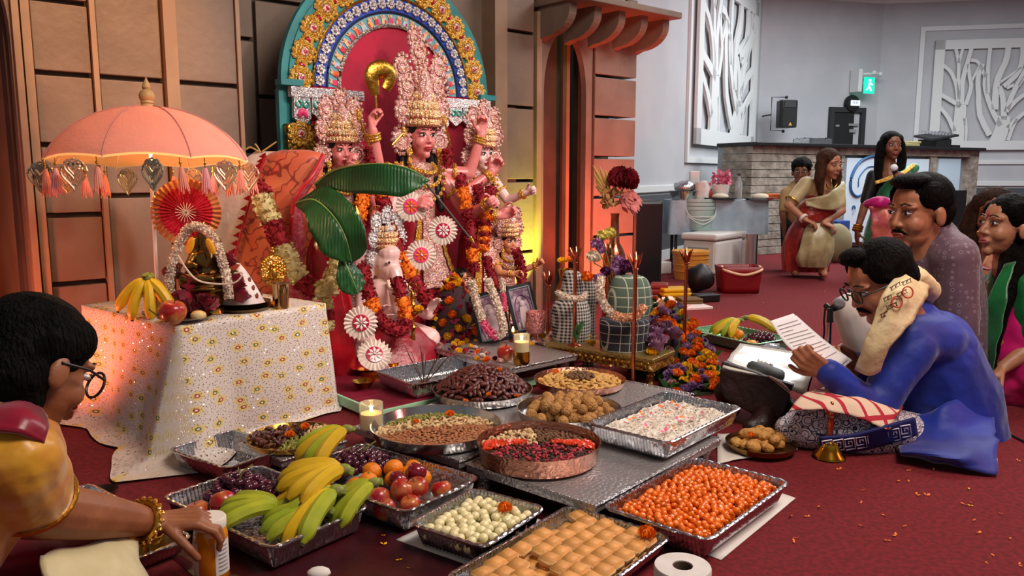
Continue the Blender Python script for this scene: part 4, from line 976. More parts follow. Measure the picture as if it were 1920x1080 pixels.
def dome(u, v, r=RR, h=HD, z0=ZR-ZC):
    a = 2*PI*u; seg = 8; ph = (u*seg) % 1; sag = 1-.03*math.sin(ph*PI)*v*v
    pm_ = 1.20; q = r*math.sin(v*pm_)/math.sin(pm_)*sag; return V(q*math.cos(a), q*math.sin(a), z0+h*(math.cos(v*pm_)-math.cos(pm_))/(1-math.cos(pm_))+.012*math.sin(ph*PI)*v**3)
mb = MB(); mb.grid(dome, 64, 18, cu=True)
m = pm('parasol_pink', '#e6a89c', .8, 0, '#de9f94', 6, .15, 90); nt = m.node_tree; tr = nt.nodes.new('ShaderNodeBsdfTranslucent'); tr.inputs[0].default_value = lin('#f0a488'); mx = nt.nodes.new('ShaderNodeMixShader'); mx.inputs[0].default_value = .28
nt.links.new(nt.nodes['Principled BSDF'].outputs[0], mx.inputs[1]); nt.links.new(tr.outputs[0], mx.inputs[2]); nt.links.new(mx.outputs[0], nt.nodes['Material Output'].inputs[0])
cp = mk('canopy', mb, m, um, ang=180); mk('lining', MB().grid(lambda u, v: dome(u, .04+.96*v)-V(0, 0, .004+.004*v), 64, 14, cu=True), pm('lining_cream', '#f2dca4', .8), um, ang=180)
ml = MATS['lining_cream'].node_tree; t2 = ml.nodes.new('ShaderNodeBsdfTranslucent'); t2.inputs[0].default_value = lin('#ffe9c0'); x2 = ml.nodes.new('ShaderNodeMixShader'); x2.inputs[0].default_value = .6
ml.links.new(ml.nodes['Principled BSDF'].outputs[0], x2.inputs[1]); ml.links.new(t2.outputs[0], x2.inputs[2]); ml.links.new(x2.outputs[0], ml.nodes['Material Output'].inputs[0])
for k in range(8):
    u = k/8; mk('seam', MB().tube([dome(u, .12+.88*i/12)+V(0, 0, .002) for i in range(13)], .0022, 5), pm('parasol_seam', '#c98479', .8), cp)
    mk('rib', MB().tube([dome(u, .05+.95*i/10)-V(0, 0, .012) for i in range(11)], .003, 5), pm('rib_pale', '#d8c6a8', .5), um)
mk('pole', MB().tube([(0, 0, 0), (0, 0, ZR-ZC+HD)], .007, 10), pm('pole_white', '#dcd4cc', .4), um)
mk('base', MB().lathe([(0, 0), (.06, 0), (.06, .012), (.015, .02), (.012, .05), (0, .05)], 20), pm('pole_white', '#dcd4cc', .4), um)
mk('finial', MB().lathe([(.028, 0), (.026, .008), (.020, .012), (.024, .016), (.022, .024), (.027, .030), (.029, .045), (.022, .060), (.012, .066), (.016, .074), (.012, .088), (.004, .105), (0, .115)], 20, (0, 0, ZR-ZC+HD-.002)), pm('light_wood', '#c79a63', .45), um)
mk('fairy_bulb', MB().ball((0.02, 0, ZR-ZC+.11), .02), pm('warm_bulb', '#ffcf80', .4, emit=7), um)
lamp('parasol_fairy_light', 'POINT', (UX+.02, UY+.02, ZR+.06), 4.6, (1, .72, .34), .03)
def tassel_mb():
    mb = MB(); mb.m = 1; mb.tube([(0, 0, 0), (0, 0, -.035)], .002, 5); mb.ball((0, 0, -.02), .006, 6, 4); mb.m = 0
    mb.tube([(0, 0, -.035), (0, 0, -.045), (0, 0, -.065), (0, 0, -.105)], [.006, .009, .012, .016], 10)
    for i in range(14): a = 2*PI*i/14; mb.tube([(.010*math.cos(a), .010*math.sin(a), -.06), (.018*math.cos(a), .018*math.sin(a), -.112-.008*(i % 3))], .0022, 4)
    return mb
ms = [pm('tassel_lilac', '#b48a9c', .8), pm('tassel_coral', '#e58d78', .8), pm('tassel_pink', '#e2969a', .8)]
tme = [tassel_mb().mesh('tassel', [q, m_goldp]) for q in ms]
def heart_mb():
    mb = MB()
    def hp(t, k): return V(k*.040*math.sin(t)**3, 0, k*.0032*(13*math.cos(t)-5*math.cos(2*t)-2*math.cos(3*t)-math.cos(4*t))-.06-.022*(k < .9)*(-1))
    for k in (1.0, .72, .44): mb.tube([hp(2*PI*i/24, k) for i in range(24)], .0042, 5, closed=True)
    for i in range(7): x = -.03+.01*i; mb.tube([(x, 0, -.055), (x*.2, 0, -.105)], .002, 4)
    mb.ring((0, 0, -.020), .014, .003, 10, 5, V(0, 1, 0)); mb.tube([(0, 0, 0), (0, 0, -.01)], .002, 5); mb.ring((0, 0, -.10), .010, .003, 8, 5, V(0, 1, 0))
    return mb
hm = [heart_mb().mesh('heart_pendant', pm(n_, c_, .35, .4)) for n_, c_ in (('heart_gold', '#c9a084'), ('heart_grey', '#8d8a78'))]
for k in range(26):
    a = 2*PI*k/26+.07; p = V(RR*math.cos(a), RR*math.sin(a), ZR-ZC-.004)
    if k % 3 == 0: link('heart_pendant', hm[(k//3) % 2], um, p, (0, 0, rnd(-.5, .5)))
    elif k % 3 == 1 or k % 2: link('tassel', tme[k % 3], um, p, (rnd(-.1, .1), rnd(-.1, .1), 0))
def tp(px, py, dz=0): return at(px, py, ZC+dz)
bp = V(atd(388, 500, 3.08).x, 3.08, ZC)
bd_ = thing('brass_deity', 'small seated brass statue among roses on the side table', 'statue', bp, face_rz(V(.55, -.8, 0))); b = MB(); c = V(0, 0, .155)
b.lathe([(0, 0), (.075, 0), (.08, .012), (.06, .03), (.05, .035), (0, .035)], 20)
b.ball(c, (.028, .03, .034)); b.lathe([(.026, .0), (.024, .02), (.012, .045), (0, .06)], 12, c+V(0, 0, .02)); b.chain([(V(0, 0, .06), .045), (V(0, 0, .115), .036)]); b.chain([(c+V(0, .025, -.01), .014), (c+V(0, .05, -.045), .011), (c+V(.015, .052, -.07), .008)])
for q in (-1, 1): b.ball(c+V(q*.036, -.005, .0), (.02, .006, .026)); b.chain([(V(q*.04, 0, .115), .017), (V(q*.065, .02, .085), .014), (V(q*.05, .05, .09), .012)]); b.chain([(V(q*.03, 0, .05), .026), (V(q*.08, .03, .045), .022), (V(q*.0, .06, .042), .018)])
for v in b.v: v *= 1.15; v.z += .085
remesh(mk('figure', b, pm('dark_brass', '#7a6238', .28, 1), bd_), .004, 2); mk('plinth', MB().lathe([(0, 0), (.085, 0), (.08, .02), (.065, .03), (.065, .075), (.08, .087), (0, .087)], 24), m_brass, bd_)
fan = thing('pleated_fan', 'round pleated red and gold paper fan behind the brass statue', 'fan', (0, 0, 0)); fc = atd(349, 398, 3.10); fr = 62/FPX*3.10; Rf = Rdir(V(.25, -.95, .05))
def fanfn(r0, r1, amp, n=40): 
    return lambda u, v: fc+Rf @ V((r0+(r1-r0)*v)*math.cos(2*PI*u), amp*(.3+.7*v)*math.cos(2*PI*u*n), (r0+(r1-r0)*v)*math.sin(2*PI*u))
mk('inner_pleats', MB().grid(fanfn(.008, fr*.78, .007), 160, 6, cu=True), pm('fan_red', '#c9162c', .35, .15, '#e0334a', 60, .3, 60), fan, ang=180)
mk('outer_pleats', MB().grid(fanfn(fr*.74, fr, .009), 160, 4, cu=True), pm('fan_copper', '#cf7a4e', .35, .4, '#d9975f', 50), fan, ang=180)
mb = MB()
for k in range(18): a = 2*PI*k/18; mb.tube([fc+Rf @ V(.006*math.cos(a), .010, .006*math.sin(a)), fc+Rf @ V(fr*.3*math.cos(a), .012, fr*.3*math.sin(a))], .0012, 4)
mk('spokes', mb, m_jas, fan); mk('stick', MB().tube([fc+V(0, .01, 0), V(fc.x, 3.115, ZC)], .006, 8), m_goldp, fan)
P_rose = Proto(tag(mk('rose', rose_mb(.030, 3), pm('rose_dark', '#8c0a28', .55, 0, '#6e061e', 20, sheen=.3)), 'dark red rose heaped round the brass statue on the side table', 'rose', 'roses round the brass statue'))
for x, y, dy, dz, k in ((343, 520, 0, .05, 1.25), (340, 552, -.02, .01, 1.2), (378, 556, -.03, .0, .9), (405, 560, -.04, .0, .8), (430, 520, .03, .05, 1.2), (418, 480, .05, .08, 1.1), (328, 500, .04, .075, 1.0), (362, 566, -.05, 0, .8), (392, 568, -.06, 0, .8), (446, 548, .02, 0, 1.0), (345, 566, -.04, 0, .8)):
    p = atd(x, y, 3.0+dy); k *= 1.35; P_rose.put((p.x, p.y, max(ZC, p.z-.03*k)), (rnd(.2, .9), rnd(-.4, .4), rnd(0, 6)), k)
G3 = lambda pts, Y: [atd(x, y, Y+(d[0] if d else 0)) for x, y, *d in pts]
garland('jasmine_garland', 'white jasmine string looped over the small brass statue', G3([(322, 565), (318, 520), (330, 470), (350, 432), (372, 425), (395, 440), (412, 475), (425, 520), (430, 560)], 2.99), .013, [(1, m_jas, 'blossoms')], 5, n=50, pl=.8)
garland('jasmine_garland', 'white jasmine string lying along the table edge before the roses', [tp(330, 572, .012), tp(365, 578, .012), tp(400, 574, .012), tp(440, 570, .012)], .012, [(1, m_jas, 'blossoms')], 6, n=24, pl=.8)
# white ribbon strands and yellow petals on the statue
o = thing('cotton_ribbon', 'twisted white cotton threads tied across the brass statue', 'thread', (0, 0, 0))
for d in (0, .006): mk('strand', MB().tube(bez(G3([(333, 478), (350, 505), (370, 525), (400, 532), (440, 530), (455, 512), (440, 512)], 2.93-d), 24), .0035, 5), m_jas, o)
for x, y, a in ((357, 460, .3), (395, 462, -.4)):
    o = tag(mk('marigold_leaf', MB().ball((0, 0, 0), (.014, .005, .032), 10, 8), pm('petal_amber', '#e8a315', .6)), 'amber petal tucked beside the small brass statue head', 'petal', 'amber petals on the brass statue'); o.location = atd(x, y, 2.95); o.rotation_euler = (0, a, 0)
m_ban = pm('banana_yellow', '#d9b51e', .45, 0, '#c9a312', 12, rnd=.08); m_bang = pm('banana_green', '#a9b02a', .45, 0, '#8fa024', 9, rnd=.10, hue=.015); m_bant = pm('banana_tip', '#3a2c18', .8); m_bans = pm('banana_stalk', '#8a9a3a', .6, 0, '#6a6a30', 20)
def banana_mb(L=.17, r=.019, bend=1.0, n=14):
    """along +x from the stalk, curving towards +z"""
    mb = MB(); pts = []; rr = []
    for i in range(n+1):
        f = i/n; a = (f-.15)*bend; pts.append(V(L*math.sin(a)/bend, 0, L*(1-math.cos(a))/bend))
        rr.append(r*(.34+.1*f if f < .12 else (.45+.55*min(1, (f-.12)/.14) if f < .26 else (1.0 if f < .80 else max(.3, 1-((f-.80)/.2)**2*.72)))))
    mb.tube(pts, rr, 8, up=V(0, 1, 0)); t = pts[-1]; d = (pts[-1]-pts[-2]).normalized()
    mb.m = 1; mb.tube([t-d*.002, t+d*.006], [r*.32, r*.26], 6); mb.m = 2; mb.tube([pts[0]-(pts[1]-pts[0]).normalized()*.012, pts[0]], [r*.38, r*.36], 6)
    return mb
BAN = {k: banana_mb(L, r, bd_, 18).mesh('banana', [m, m_bant, m_bans]) for k, (L, r, bd_, m) in {'y': (.185, .0205, .95, m_ban), 'g': (.175, .020, .9, m_bang)}.items()}
def bunch(label, base, fingers, kind='y', s=1.0, name='banana_bunch', group=None):
    """fingers: list of (dir, up) ; each banana is a part"""
    root = thing(name, label, 'bananas', base, 0, group)
    mk('crown', MB().ball((0, 0, 0), (.020*s, .020*s, .014*s), 8, 6), m_bans, root)
    for d, u, kk in fingers:
        d = Vector(d).normalized(); u = Vector(u); u = (u-d*u.dot(d)).normalized(); d = (d-u*.36).normalized(); u = (u-d*u.dot(d)).normalized(); y = u.cross(d)
        M = Matrix((d, y, u)).transposed().to_4x4(); o = link('banana', BAN[kk or kind], root); o.matrix_local = Matrix.Translation(d*.014*s) @ M @ Matrix.Diagonal((s, s, s, 1))
    return root
p = atd(277, 522, 2.98)
bunch('ripe yellow banana bunch standing on the side table', p, [((-.75, -.20, -.8), (.6, .3, -.3), 'y'), ((-.30, -.30, -.9), (.3, .4, -.2), 'y'), ((.16, -.32, -.9), (-.2, .4, -.2), 'y'), ((.66, -.16, -.8), (-.6, .3, -.3), 'y'), ((-.1, .3, -.85), (0, -.6, .2), 'y'), ((.4, .3, -.85), (0, -.6, .2), 'y')], 'y', .98)
m_apple = pm('apple_red', '#a81c28', .3, 0, '#d89a4a', 14, coat=.3, rnd=.14, hue=.015, mixlo=.46, mixhi=.72)
def apple_mb(r=.038):
    mb = MB(); prof = []
    for i in range(17):
        a = -PI/2+PI*i/16; k = 1+.10*math.sin(a)-.10*math.cos(2*a)*.4; rr = r*math.cos(a)*k; z = r*.92*math.sin(a)
        if i > 13: z -= r*.22*(i-13)/3
        if i < 2: z += r*.12*(2-i)/2
        prof.append((max(rr, 0), z+r*.86))
    mb.lathe(prof, 20); return mb
def apple_proto(name='apple', mat=None, label='', group=None, r=.038):
    root = thing(name, label, name, (0, 0, 0), 0, group); mk('flesh', apple_mb(r), mat or m_apple, root, ang=180); mk('stalk', MB().tube(bez([(0, 0, r*1.45), (.002, 0, r*1.75), (.006, 0, r*1.95)], 4), .0016, 5), m_bant, root); return root
P_apple = Proto(apple_proto(label='red apple in the fruit pans', group='apples in the foil pans'))
a_ = dup(P_apple.r, tp(322, 607, .004), (.1, .15, .4), 1.28, 'single large red apple beside the bananas on the side table'); del a_['group']
o = thing('dish', 'shallow steel dish of cut fruit on the table corner', 'dish', tp(350, 597))
mk('bowl', MB().lathe([(0, .002), (.05, .002), (.092, .016), (.095, .018), (.09, .0175), (.05, .005), (0, .005)], 28), pm('steel', '#a7a9ad', .2, 1), o)
o.location = tp(347, 601); o2 = tag(mk('fruit_slice', MB().ball((0, 0, 0), (.03, .022, .018), 10, 8), pm('cut_fruit', '#e0a04a', .5, 0, '#d8c890', 20)), 'pale cut fruit slice in the steel dish', 'fruit', None); o2.location = tp(372, 591, .022)
tag(mk('spoon', MB().tube([tp(280, 580, .04), tp(300, 596, .022), tp(315, 606, .016)], [.004, .003, .005], 6), MATS['steel']), 'thin steel spoon leaning in the fruit dish', 'spoon')
P_plate = Proto(tag(mk('brass_plate', MB().lathe([(0, 0), (.095, 0), (.108, .012), (.110, .013), (.106, .014), (.094, .004), (0, .004)], 36), pm('dark_brass', '#6d5a3a', .3, 1)), 'dark brass plate in the stack under the cone hat', 'plate', 'stacked brass plates'))
pc = tp(455, 580)
for i in range(3): P_plate.put(pc+V(0, 0, .010*i), (0, 0, 0))
ch = thing('cone_hat', 'white pith cone hat with brown dots on the brass plates', 'hat', pc+V(0, 0, .0245))
def conefn(u, v):
    a = 2*PI*u; q = .088*(1-v)**.82*(1+.035*math.cos(8*a)) if v < 1 else 0; return V(q*math.cos(a), q*math.sin(a), .155*v)
mk('cone', MB().grid(conefn, 64, 12, cu=True), pm('pith_white', '#e2dad6', .7, 0, '#d3c6c4', 20), ch, ang=60)
for i in range(8):
    a = PI/8+2*PI*i/8
    for v in (.22, .42, .62): p = V(conefn(0, v).x*math.cos(a), conefn(0, v).x*math.sin(a), .155*v); mk('dot', MB().ball(p*1.0, (.008, .004, .012), 8, 6, Rz(a-PI/2)), pm('dot_brown', '#7a3a30', .6), ch)
mk('thread', MB().tube(bez([(0, 0, .155), (-.03, -.01, .16), (-.06, -.01, .145), (-.075, -.02, .12)], 10), .003, 5), m_jas, ch)
pq = tp(508, 577); o = thing('gilt_plaque', 'small gilt oval plaque of a seated deity on a stand', 'plaque', V(pq.x, 3.22, ZC), face_rz(V(.3, -.95, 0)))
c = V(0, 0, .145); mk('oval', MB().lathe([(0, 0), (.046, 0), (.05, .006), (.046, .010), (0, .010)], 28, c, Rx(-PI/2) @ Matrix.Diagonal((1, 1.28, 1))), jewel('gilt_relief', '#e8a84a', '#c9832c', '#f8d58a', 110, .3, .9), o)
mb = MB()
for k in range(30): a = 2*PI*k/30; mb.ball(c+V(.050*math.cos(a), .006, .064*math.sin(a)), .005, 6, 4)
mb.ball(c+V(0, .004, .075), .010); mb.ball(c+V(0, .004, .09), .006); mk('beaded_rim', mb, m_goldp, o)
b = MB(); b.ball(c+V(0, .014, .02), .012); b.chain([(c+V(0, .012, 0), .014), (c+V(0, .012, -.02), .018)]); b.cap(c+V(-.025, .012, -.03), c+V(.025, .012, -.03), .010); mk('figure', b, m_goldp, o)
mk('foot', MB().lathe([(0, 0), (.035, 0), (.03, .01), (.008, .02), (.008, .08), (0, .085)], 16), m_goldp, o)
o = thing('brass_tumbler', 'plain brass tumbler at the table corner', 'tumbler', tp(529, 577)); mk('cup', MB().lathe([(0, 0), (.027, 0), (.029, .05), (.034, .098), (.036, .10), (.033, .1), (.027, .05), (.024, .004), (0, .004)], 28), pm('pale_brass', '#b99b74', .2, 1), o)
KY = 3.80
kb = thing('draped_banana_plant', 'banana plant wrapped as a bride in white, orange and red saris beside the table', 'draped plant', (0, 0, 0))
m_wsari = pm('white_sari', '#d8c4b4', .75, 0, '#cbb3a4', 10, .2, 40); 
def brocade(name, c, c2, c3, scale=14):
    m = pm(name, c, .5, 0, sheen=.3); nt = m.node_tree; nd = nt.nodes; lk = nt.links; b = nd['Principled BSDF']; tc = nd.new('ShaderNodeTexCoord')
    n = nd.new('ShaderNodeTexNoise'); n.inputs['Scale'].default_value = scale; n.inputs['Detail'].default_value = 1.0; lk.new(tc.outputs['Object'], n.inputs['Vector'])
    r = nd.new('ShaderNodeValToRGB'); e = r.color_ramp.elements; e[0].position = .46; e[0].color = lin(c); e[1].position = .49; e[1].color = lin(c2); q = e.new(.51); q.color = lin(c2); q = e.new(.54); q.color = lin(c3)
    lk.new(n.outputs['Fac'], r.inputs[0]); lk.new(r.outputs[0], b.inputs['Base Color']); return m
mk('white_drape', loft_px([(284, 478, 540, KY+.08), (310, 445, 575, KY+.07), (360, 404, 575, KY+.06), (430, 388, 570, KY+.05), (500, 396, 570, KY+.05), (600, 430, 590, KY+.05), (745, 440, 600, KY+.05)], .30, 36, .05, 9), m_wsari, kb)
m_or = brocade('orange_brocade', '#d0603e', '#8c2f22', '#cf6a44', 16)
ORW = [(281, 528, 580, KY+.02), (292, 500, 607, KY), (330, 482, 604, KY-.01), (400, 460, 596, KY-.02), (480, 440, 592, KY-.03), (560, 432, 606, KY-.04), (660, 440, 620, KY-.04)]
mk('orange_drape', loft_px(ORW, .42, 40, .035, 7, 2), m_or, kb)
m_rb = pm('red_border', '#b8101e', .45, sheen=.3)
mb = MB(); P = bez([atd(*q) for q in ((500, 292, KY-.10), (484, 330, KY-.10), (462, 400, KY-.11), (446, 460, KY-.12), (432, 515, KY-.12))], 30); mb.tube(P, .011, 8, flat=.5)
for p in P[::2]: mb._a([p+V(-.004, 0, .016), p+V(-.004, 0, -.016), p+V(-.042, .015, -.004)], [(0, 1, 2), (2, 1, 0)])
mk('zigzag_border', mb, m_rb, kb)
mk('red_border', MB().tube(bez([atd(*q) for q in ((606, 290, KY-.06), (585, 330, KY-.14), (558, 365, KY-.17), (548, 400, KY-.16), (546, 440, KY-.15))], 24), .010, 8), m_rb, kb)
m_ps = pm('pink_silver_border', '#d4707a', .3, .4, '#b84858', 40, .3, 80)
solid(mk('silver_border', sheet([[atd(*q) for q in r] for r in (((612, 292, KY-.02), (604, 292, KY-.06)), ((592, 335, KY-.10), (580, 336, KY-.14)), ((568, 380, KY-.10), (548, 372, KY-.16)), ((570, 440, KY-.10), (545, 440, KY-.15)), ((566, 520, KY-.10), (545, 500, KY-.14)))], 20, 4), m_ps, kb), .006)
m_sat = pm('red_satin', '#b60f24', .22, 0, '#9a0a1c', 6, .25, 14, coat=.2)
mk('red_skirt', loft_px([(428, 590, 626, KY-.02), (470, 570, 640, KY-.03), (530, 568, 650, KY-.05), (590, 575, 662, KY-.07), (650, 585, 670, KY-.08), (700, 600, 668, KY-.08), (724, 606, 660, KY-.06)], .6, 44, .10, 8), m_sat, kb)
mk('pink_pallu', loft_px([(505, 520, 560, KY-.16), (540, 520, 580, KY-.17), (566, 525, 600, KY-.17)], .35, 28, .06, 6), m_ps, kb)
mb = MB()
for q in (((485, 284), (470, 276), (462, 280)), ((492, 284), (505, 275), (518, 266)), ((488, 284), (482, 274), (478, 270))): mb.tube(bez([atd(x, y, KY+.05) for x, y in q], 6), .004, 5)
mk('twigs', mb, pm('dry_twig', '#b7a05c', .8), kb)
def leafobj(spine, width, dropdir, label=None, split=None):
    """blade hanging on both sides of a midrib"""
    P = bez(spine, 26); n = len(P)
    mb = MB()
    def prof(f): return math.sin(min(1, f*1.9+.10)*PI/2)*(1-max(0, (f-.55)/.45)**2.2)
    for side in (-1, 1):
        dv = Vector(dropdir[0 if side < 0 else 1])
        def fn(u, v):
            i = int(round(u*(n-1))); p = P[i]; t = (P[min(i+1, n-1)]-P[max(i-1, 0)]).normalized(); d = (dv-t*dv.dot(t)).normalized()
            w_ = width*prof(i/(n-1)); r = .012*noise.noise(V(i*.4, v*3, side*3))
            return p+d*w_*v+t.cross(d)*(r*v+.03*side*0)+V(0, 0, -.35*w_*v*v*abs(d.x))+t*(.25*w_*v)
        mb.grid(fn, n, 7)
    o = solid(mk('banana_leaf', mb, m_leafb, kb, ang=180), .0018)
    mk('midrib', MB().tube(P, [.006*(1-.8*i/n) for i in range(n)], 6), pm('leaf_rib', '#6f8f4a', .5), o)
    return o
def leaf_mat():
    m = pm('banana_leaf', '#1b5225', .38, 0, '#133f1b', 6); nt = m.node_tree; nd = nt.nodes; b = nd['Principled BSDF']; tc = nd.new('ShaderNodeTexCoord'); w_ = nd.new('ShaderNodeTexWave'); w_.inputs['Scale'].default_value = 22; w_.inputs['Distortion'].default_value = 2
    nt.links.new(tc.outputs['Object'], w_.inputs['Vector']); bp = nd.new('ShaderNodeBump'); bp.inputs['Strength'].default_value = .25; bp.inputs['Distance'].default_value = .01; nt.links.new(w_.outputs['Fac'], bp.inputs['Height']); nt.links.new(bp.outputs[0], b.inputs['Normal']); return m
m_leafb = leaf_mat()
leafobj([atd(*q) for q in ((590, 345, 3.58), (630, 318, 3.50), (700, 307, 3.42), (760, 314, 3.40), (806, 338, 3.42))], .13, [(0.05, -.25, -1), (0.05, .9, -.25)])
leafobj([atd(*q) for q in ((556, 380, 3.56), (590, 375, 3.48), (625, 405, 3.42), (648, 445, 3.40), (660, 492, 3.42))], .11, [(-.75, -.2, -.75), (.7, -.1, .5)])
leafobj([atd(*q) for q in ((640, 480, 3.44), (655, 510, 3.42), (672, 550, 3.42))], .06, [(-.9, -.2, -.3), (.6, .5, .1)])
garland('tuberose_garland', 'cream and crimson garland hung round the draped banana plant', [atd(*q) for q in ((486, 345, KY-.17), (494, 380, KY-.19), (508, 412, KY-.21), (525, 452, KY-.22), (545, 495, KY-.23), (568, 528, KY-.24), (594, 545, KY-.25), (616, 540, KY-.25), (628, 510, KY-.24), (632, 470, KY-.22), (625, 462, KY-.20))], .043,
        [(.05, m_gred, 'red_length'), (.15, m_cream, 'cream_length'), (.11, m_gred, 'red_length', .95), (.15, m_cream, 'cream_length'), (.11, m_gred, 'red_length', .95), (.17, m_cream, 'cream_length'), (.16, m_cream, 'cream_length', .85), (.05, m_gred, 'red_length', .8)], 81, n=72)
garland('tuberose_garland', 'short cream and crimson garland tail below the table corner', [atd(*q) for q in ((612, 560, KY-.26), (616, 590, KY-.26), (616, 620, KY-.26))], .024, [(.3, m_cream, 'cream_length'), (.4, m_gred, 'red_length'), (.3, m_cream, 'cream_length')], 91, n=12)

A2 = math.radians(41); U2 = V(math.sin(A2), math.cos(A2), 0); W2 = V(-math.cos(A2), math.sin(A2), 0); RZ2 = math.atan2(U2.y, U2.x)
O2 = at(1115, 950, .08)
def cp2(u, w_, z=0): return V(O2.x, O2.y, 0)+U2*u+W2*w_+V(0, 0, z)
def silver_mat():
    m = pm('embossed_silver', '#c2c0c2', .3, .72); nt = m.node_tree; nd = nt.nodes; b = nd['Principled BSDF']; tc = nd.new('ShaderNodeTexCoord'); v = nd.new('ShaderNodeTexVoronoi'); v.feature = 'DISTANCE_TO_EDGE'; v.inputs['Scale'].default_value = 55
    nt.links.new(tc.outputs['Object'], v.inputs['Vector']); bp = nd.new('ShaderNodeBump'); bp.inputs['Strength'].default_value = .7; bp.inputs['Distance'].default_value = .006; nt.links.new(v.outputs['Distance'], bp.inputs['Height']); nt.links.new(bp.outputs[0], b.inputs['Normal']); return m
m_emb = silver_mat()
def peeth(label, c, a, b, h, rz, m=m_emb, name='low_table'):
    root = thing(name, label, 'low table', (c.x, c.y, 0), rz)
    bevel(mk('top', MB().box((0, 0, h-.0125), (a, b, .025)), m, root, smooth=False), .004)
    mb = MB(); mb.tube([(-a/2, -b/2, h), (a/2, -b/2, h), (a/2, b/2, h), (-a/2, b/2, h)], .006, 6, closed=True); mk('rope_edge', mb, pm('silver_plain', '#c0c0c2', .3, 1, bump=.6, bs=120), root)
    for x in (-1, 1):
        for y in (-1, 1): mk('foot', MB().lathe([(0, 0), (.022, 0), (.016, .02), (.024, (h-.025)*.7), (.028, h-.025), (0, h-.025)], 12, (x*(a/2-.04), y*(b/2-.04), 0)), MATS['silver_plain'], root)
    return root
peeth('embossed silver low table under the steel plate and rice pan', cp2(.38, .25), .76, .50, .08, RZ2)
peeth('embossed silver low table under the date and almond plates', cp2(.38, .80), .76, .54, .08, RZ2)
peeth('embossed silver low table under the plate of pale crackers', cp2(1.0, .58), .42, .46, .08, RZ2)
PN = at(940, 688, .14); PC = V(PN.x, PN.y, 0)-N*.33+U*.21+N*.03
peeth('embossed silver low table under the picture frames and candles', PC, .42, .72, .14-ZP, RZ_ALTAR).location.z = ZP
ZQ = .146
peeth('small silver stand under the two candle goblets', ap(.345, .88), .28, .27, .14-ZP, RZ_ALTAR).location.z = ZP
# ornate gilt low table
gA, gB = at(1222, 672, .165), at(1030, 643, .165); gl = (gB-gA); GL = gl.length; gd = gl.normalized(); gw = V(gd.y, -gd.x, 0); GW = .20
if gw.y < 0: gw = -gw
gc = V((gA.x+gB.x)/2, (gA.y+gB.y)/2, 0)+gw*GW/2; rzg = math.atan2(-gd.y, -gd.x)
gt = thing('gilt_low_table', 'ornate carved gilt low table with curved legs before the flower pots', 'low table', gc, rzg)
m_gilt = jewel('gilt_carving', '#b58a3f', '#8a6228', '#d8b468', 70, .35, .7)
bevel(mk('top', MB().box((0, 0, .155), (GL+.03, GW+.03, .02)), pm('gilt_top', '#b09a5c', .35, .8, bump=.4, bs=80), gt, smooth=False), .004)
for y in (-1, 1): mk('apron', MB().box((0, y*GW/2, .125), (GL, .015, .045)), m_gilt, gt, smooth=False)
for x in (-1, 1): mk('apron', MB().box((x*GL/2, 0, .125), (.015, GW, .045)), m_gilt, gt, smooth=False)
for x in (-1, 1):
    for y in (-1, 1):
        q = V(x*(GL/2-.012), y*(GW/2-.012), 0); mk('leg', MB().tube(bez([q+V(0, 0, .145), q+V(x*.008, y*.008, .10), q+V(-x*.006, -y*.006, .05), q+V(x*.010, y*.010, .0)], 10), [.026, .027, .026, .023, .020, .017, .016, .016, .018, .021, .022], 8), m_gilt, gt)
for k in range(17): mk('boss', MB().ball((-GL/2+GL*(k+.5)/17, -GW/2-.008, .125), (.010, .006, .014), 6, 5), m_goldp, gt)
ZG = .1655
def picture_mat(name, c, c2, c3):
    m = pm(name, c, .25); nt = m.node_tree; nd = nt.nodes; lk = nt.links; b = nd['Principled BSDF']; tc = nd.new('ShaderNodeTexCoord'); n = nd.new('ShaderNodeTexNoise'); n.inputs['Scale'].default_value = 34; lk.new(tc.outputs['Object'], n.inputs['Vector'])
    r = nd.new('ShaderNodeValToRGB'); e = r.color_ramp.elements; e[0].position = .38; e[0].color = lin(c); e[1].position = .5; e[1].color = lin(c2); q = e.new(.62); q.color = lin(c3); lk.new(n.outputs['Fac'], r.inputs[0]); lk.new(r.outputs[0], b.inputs['Base Color']); return m
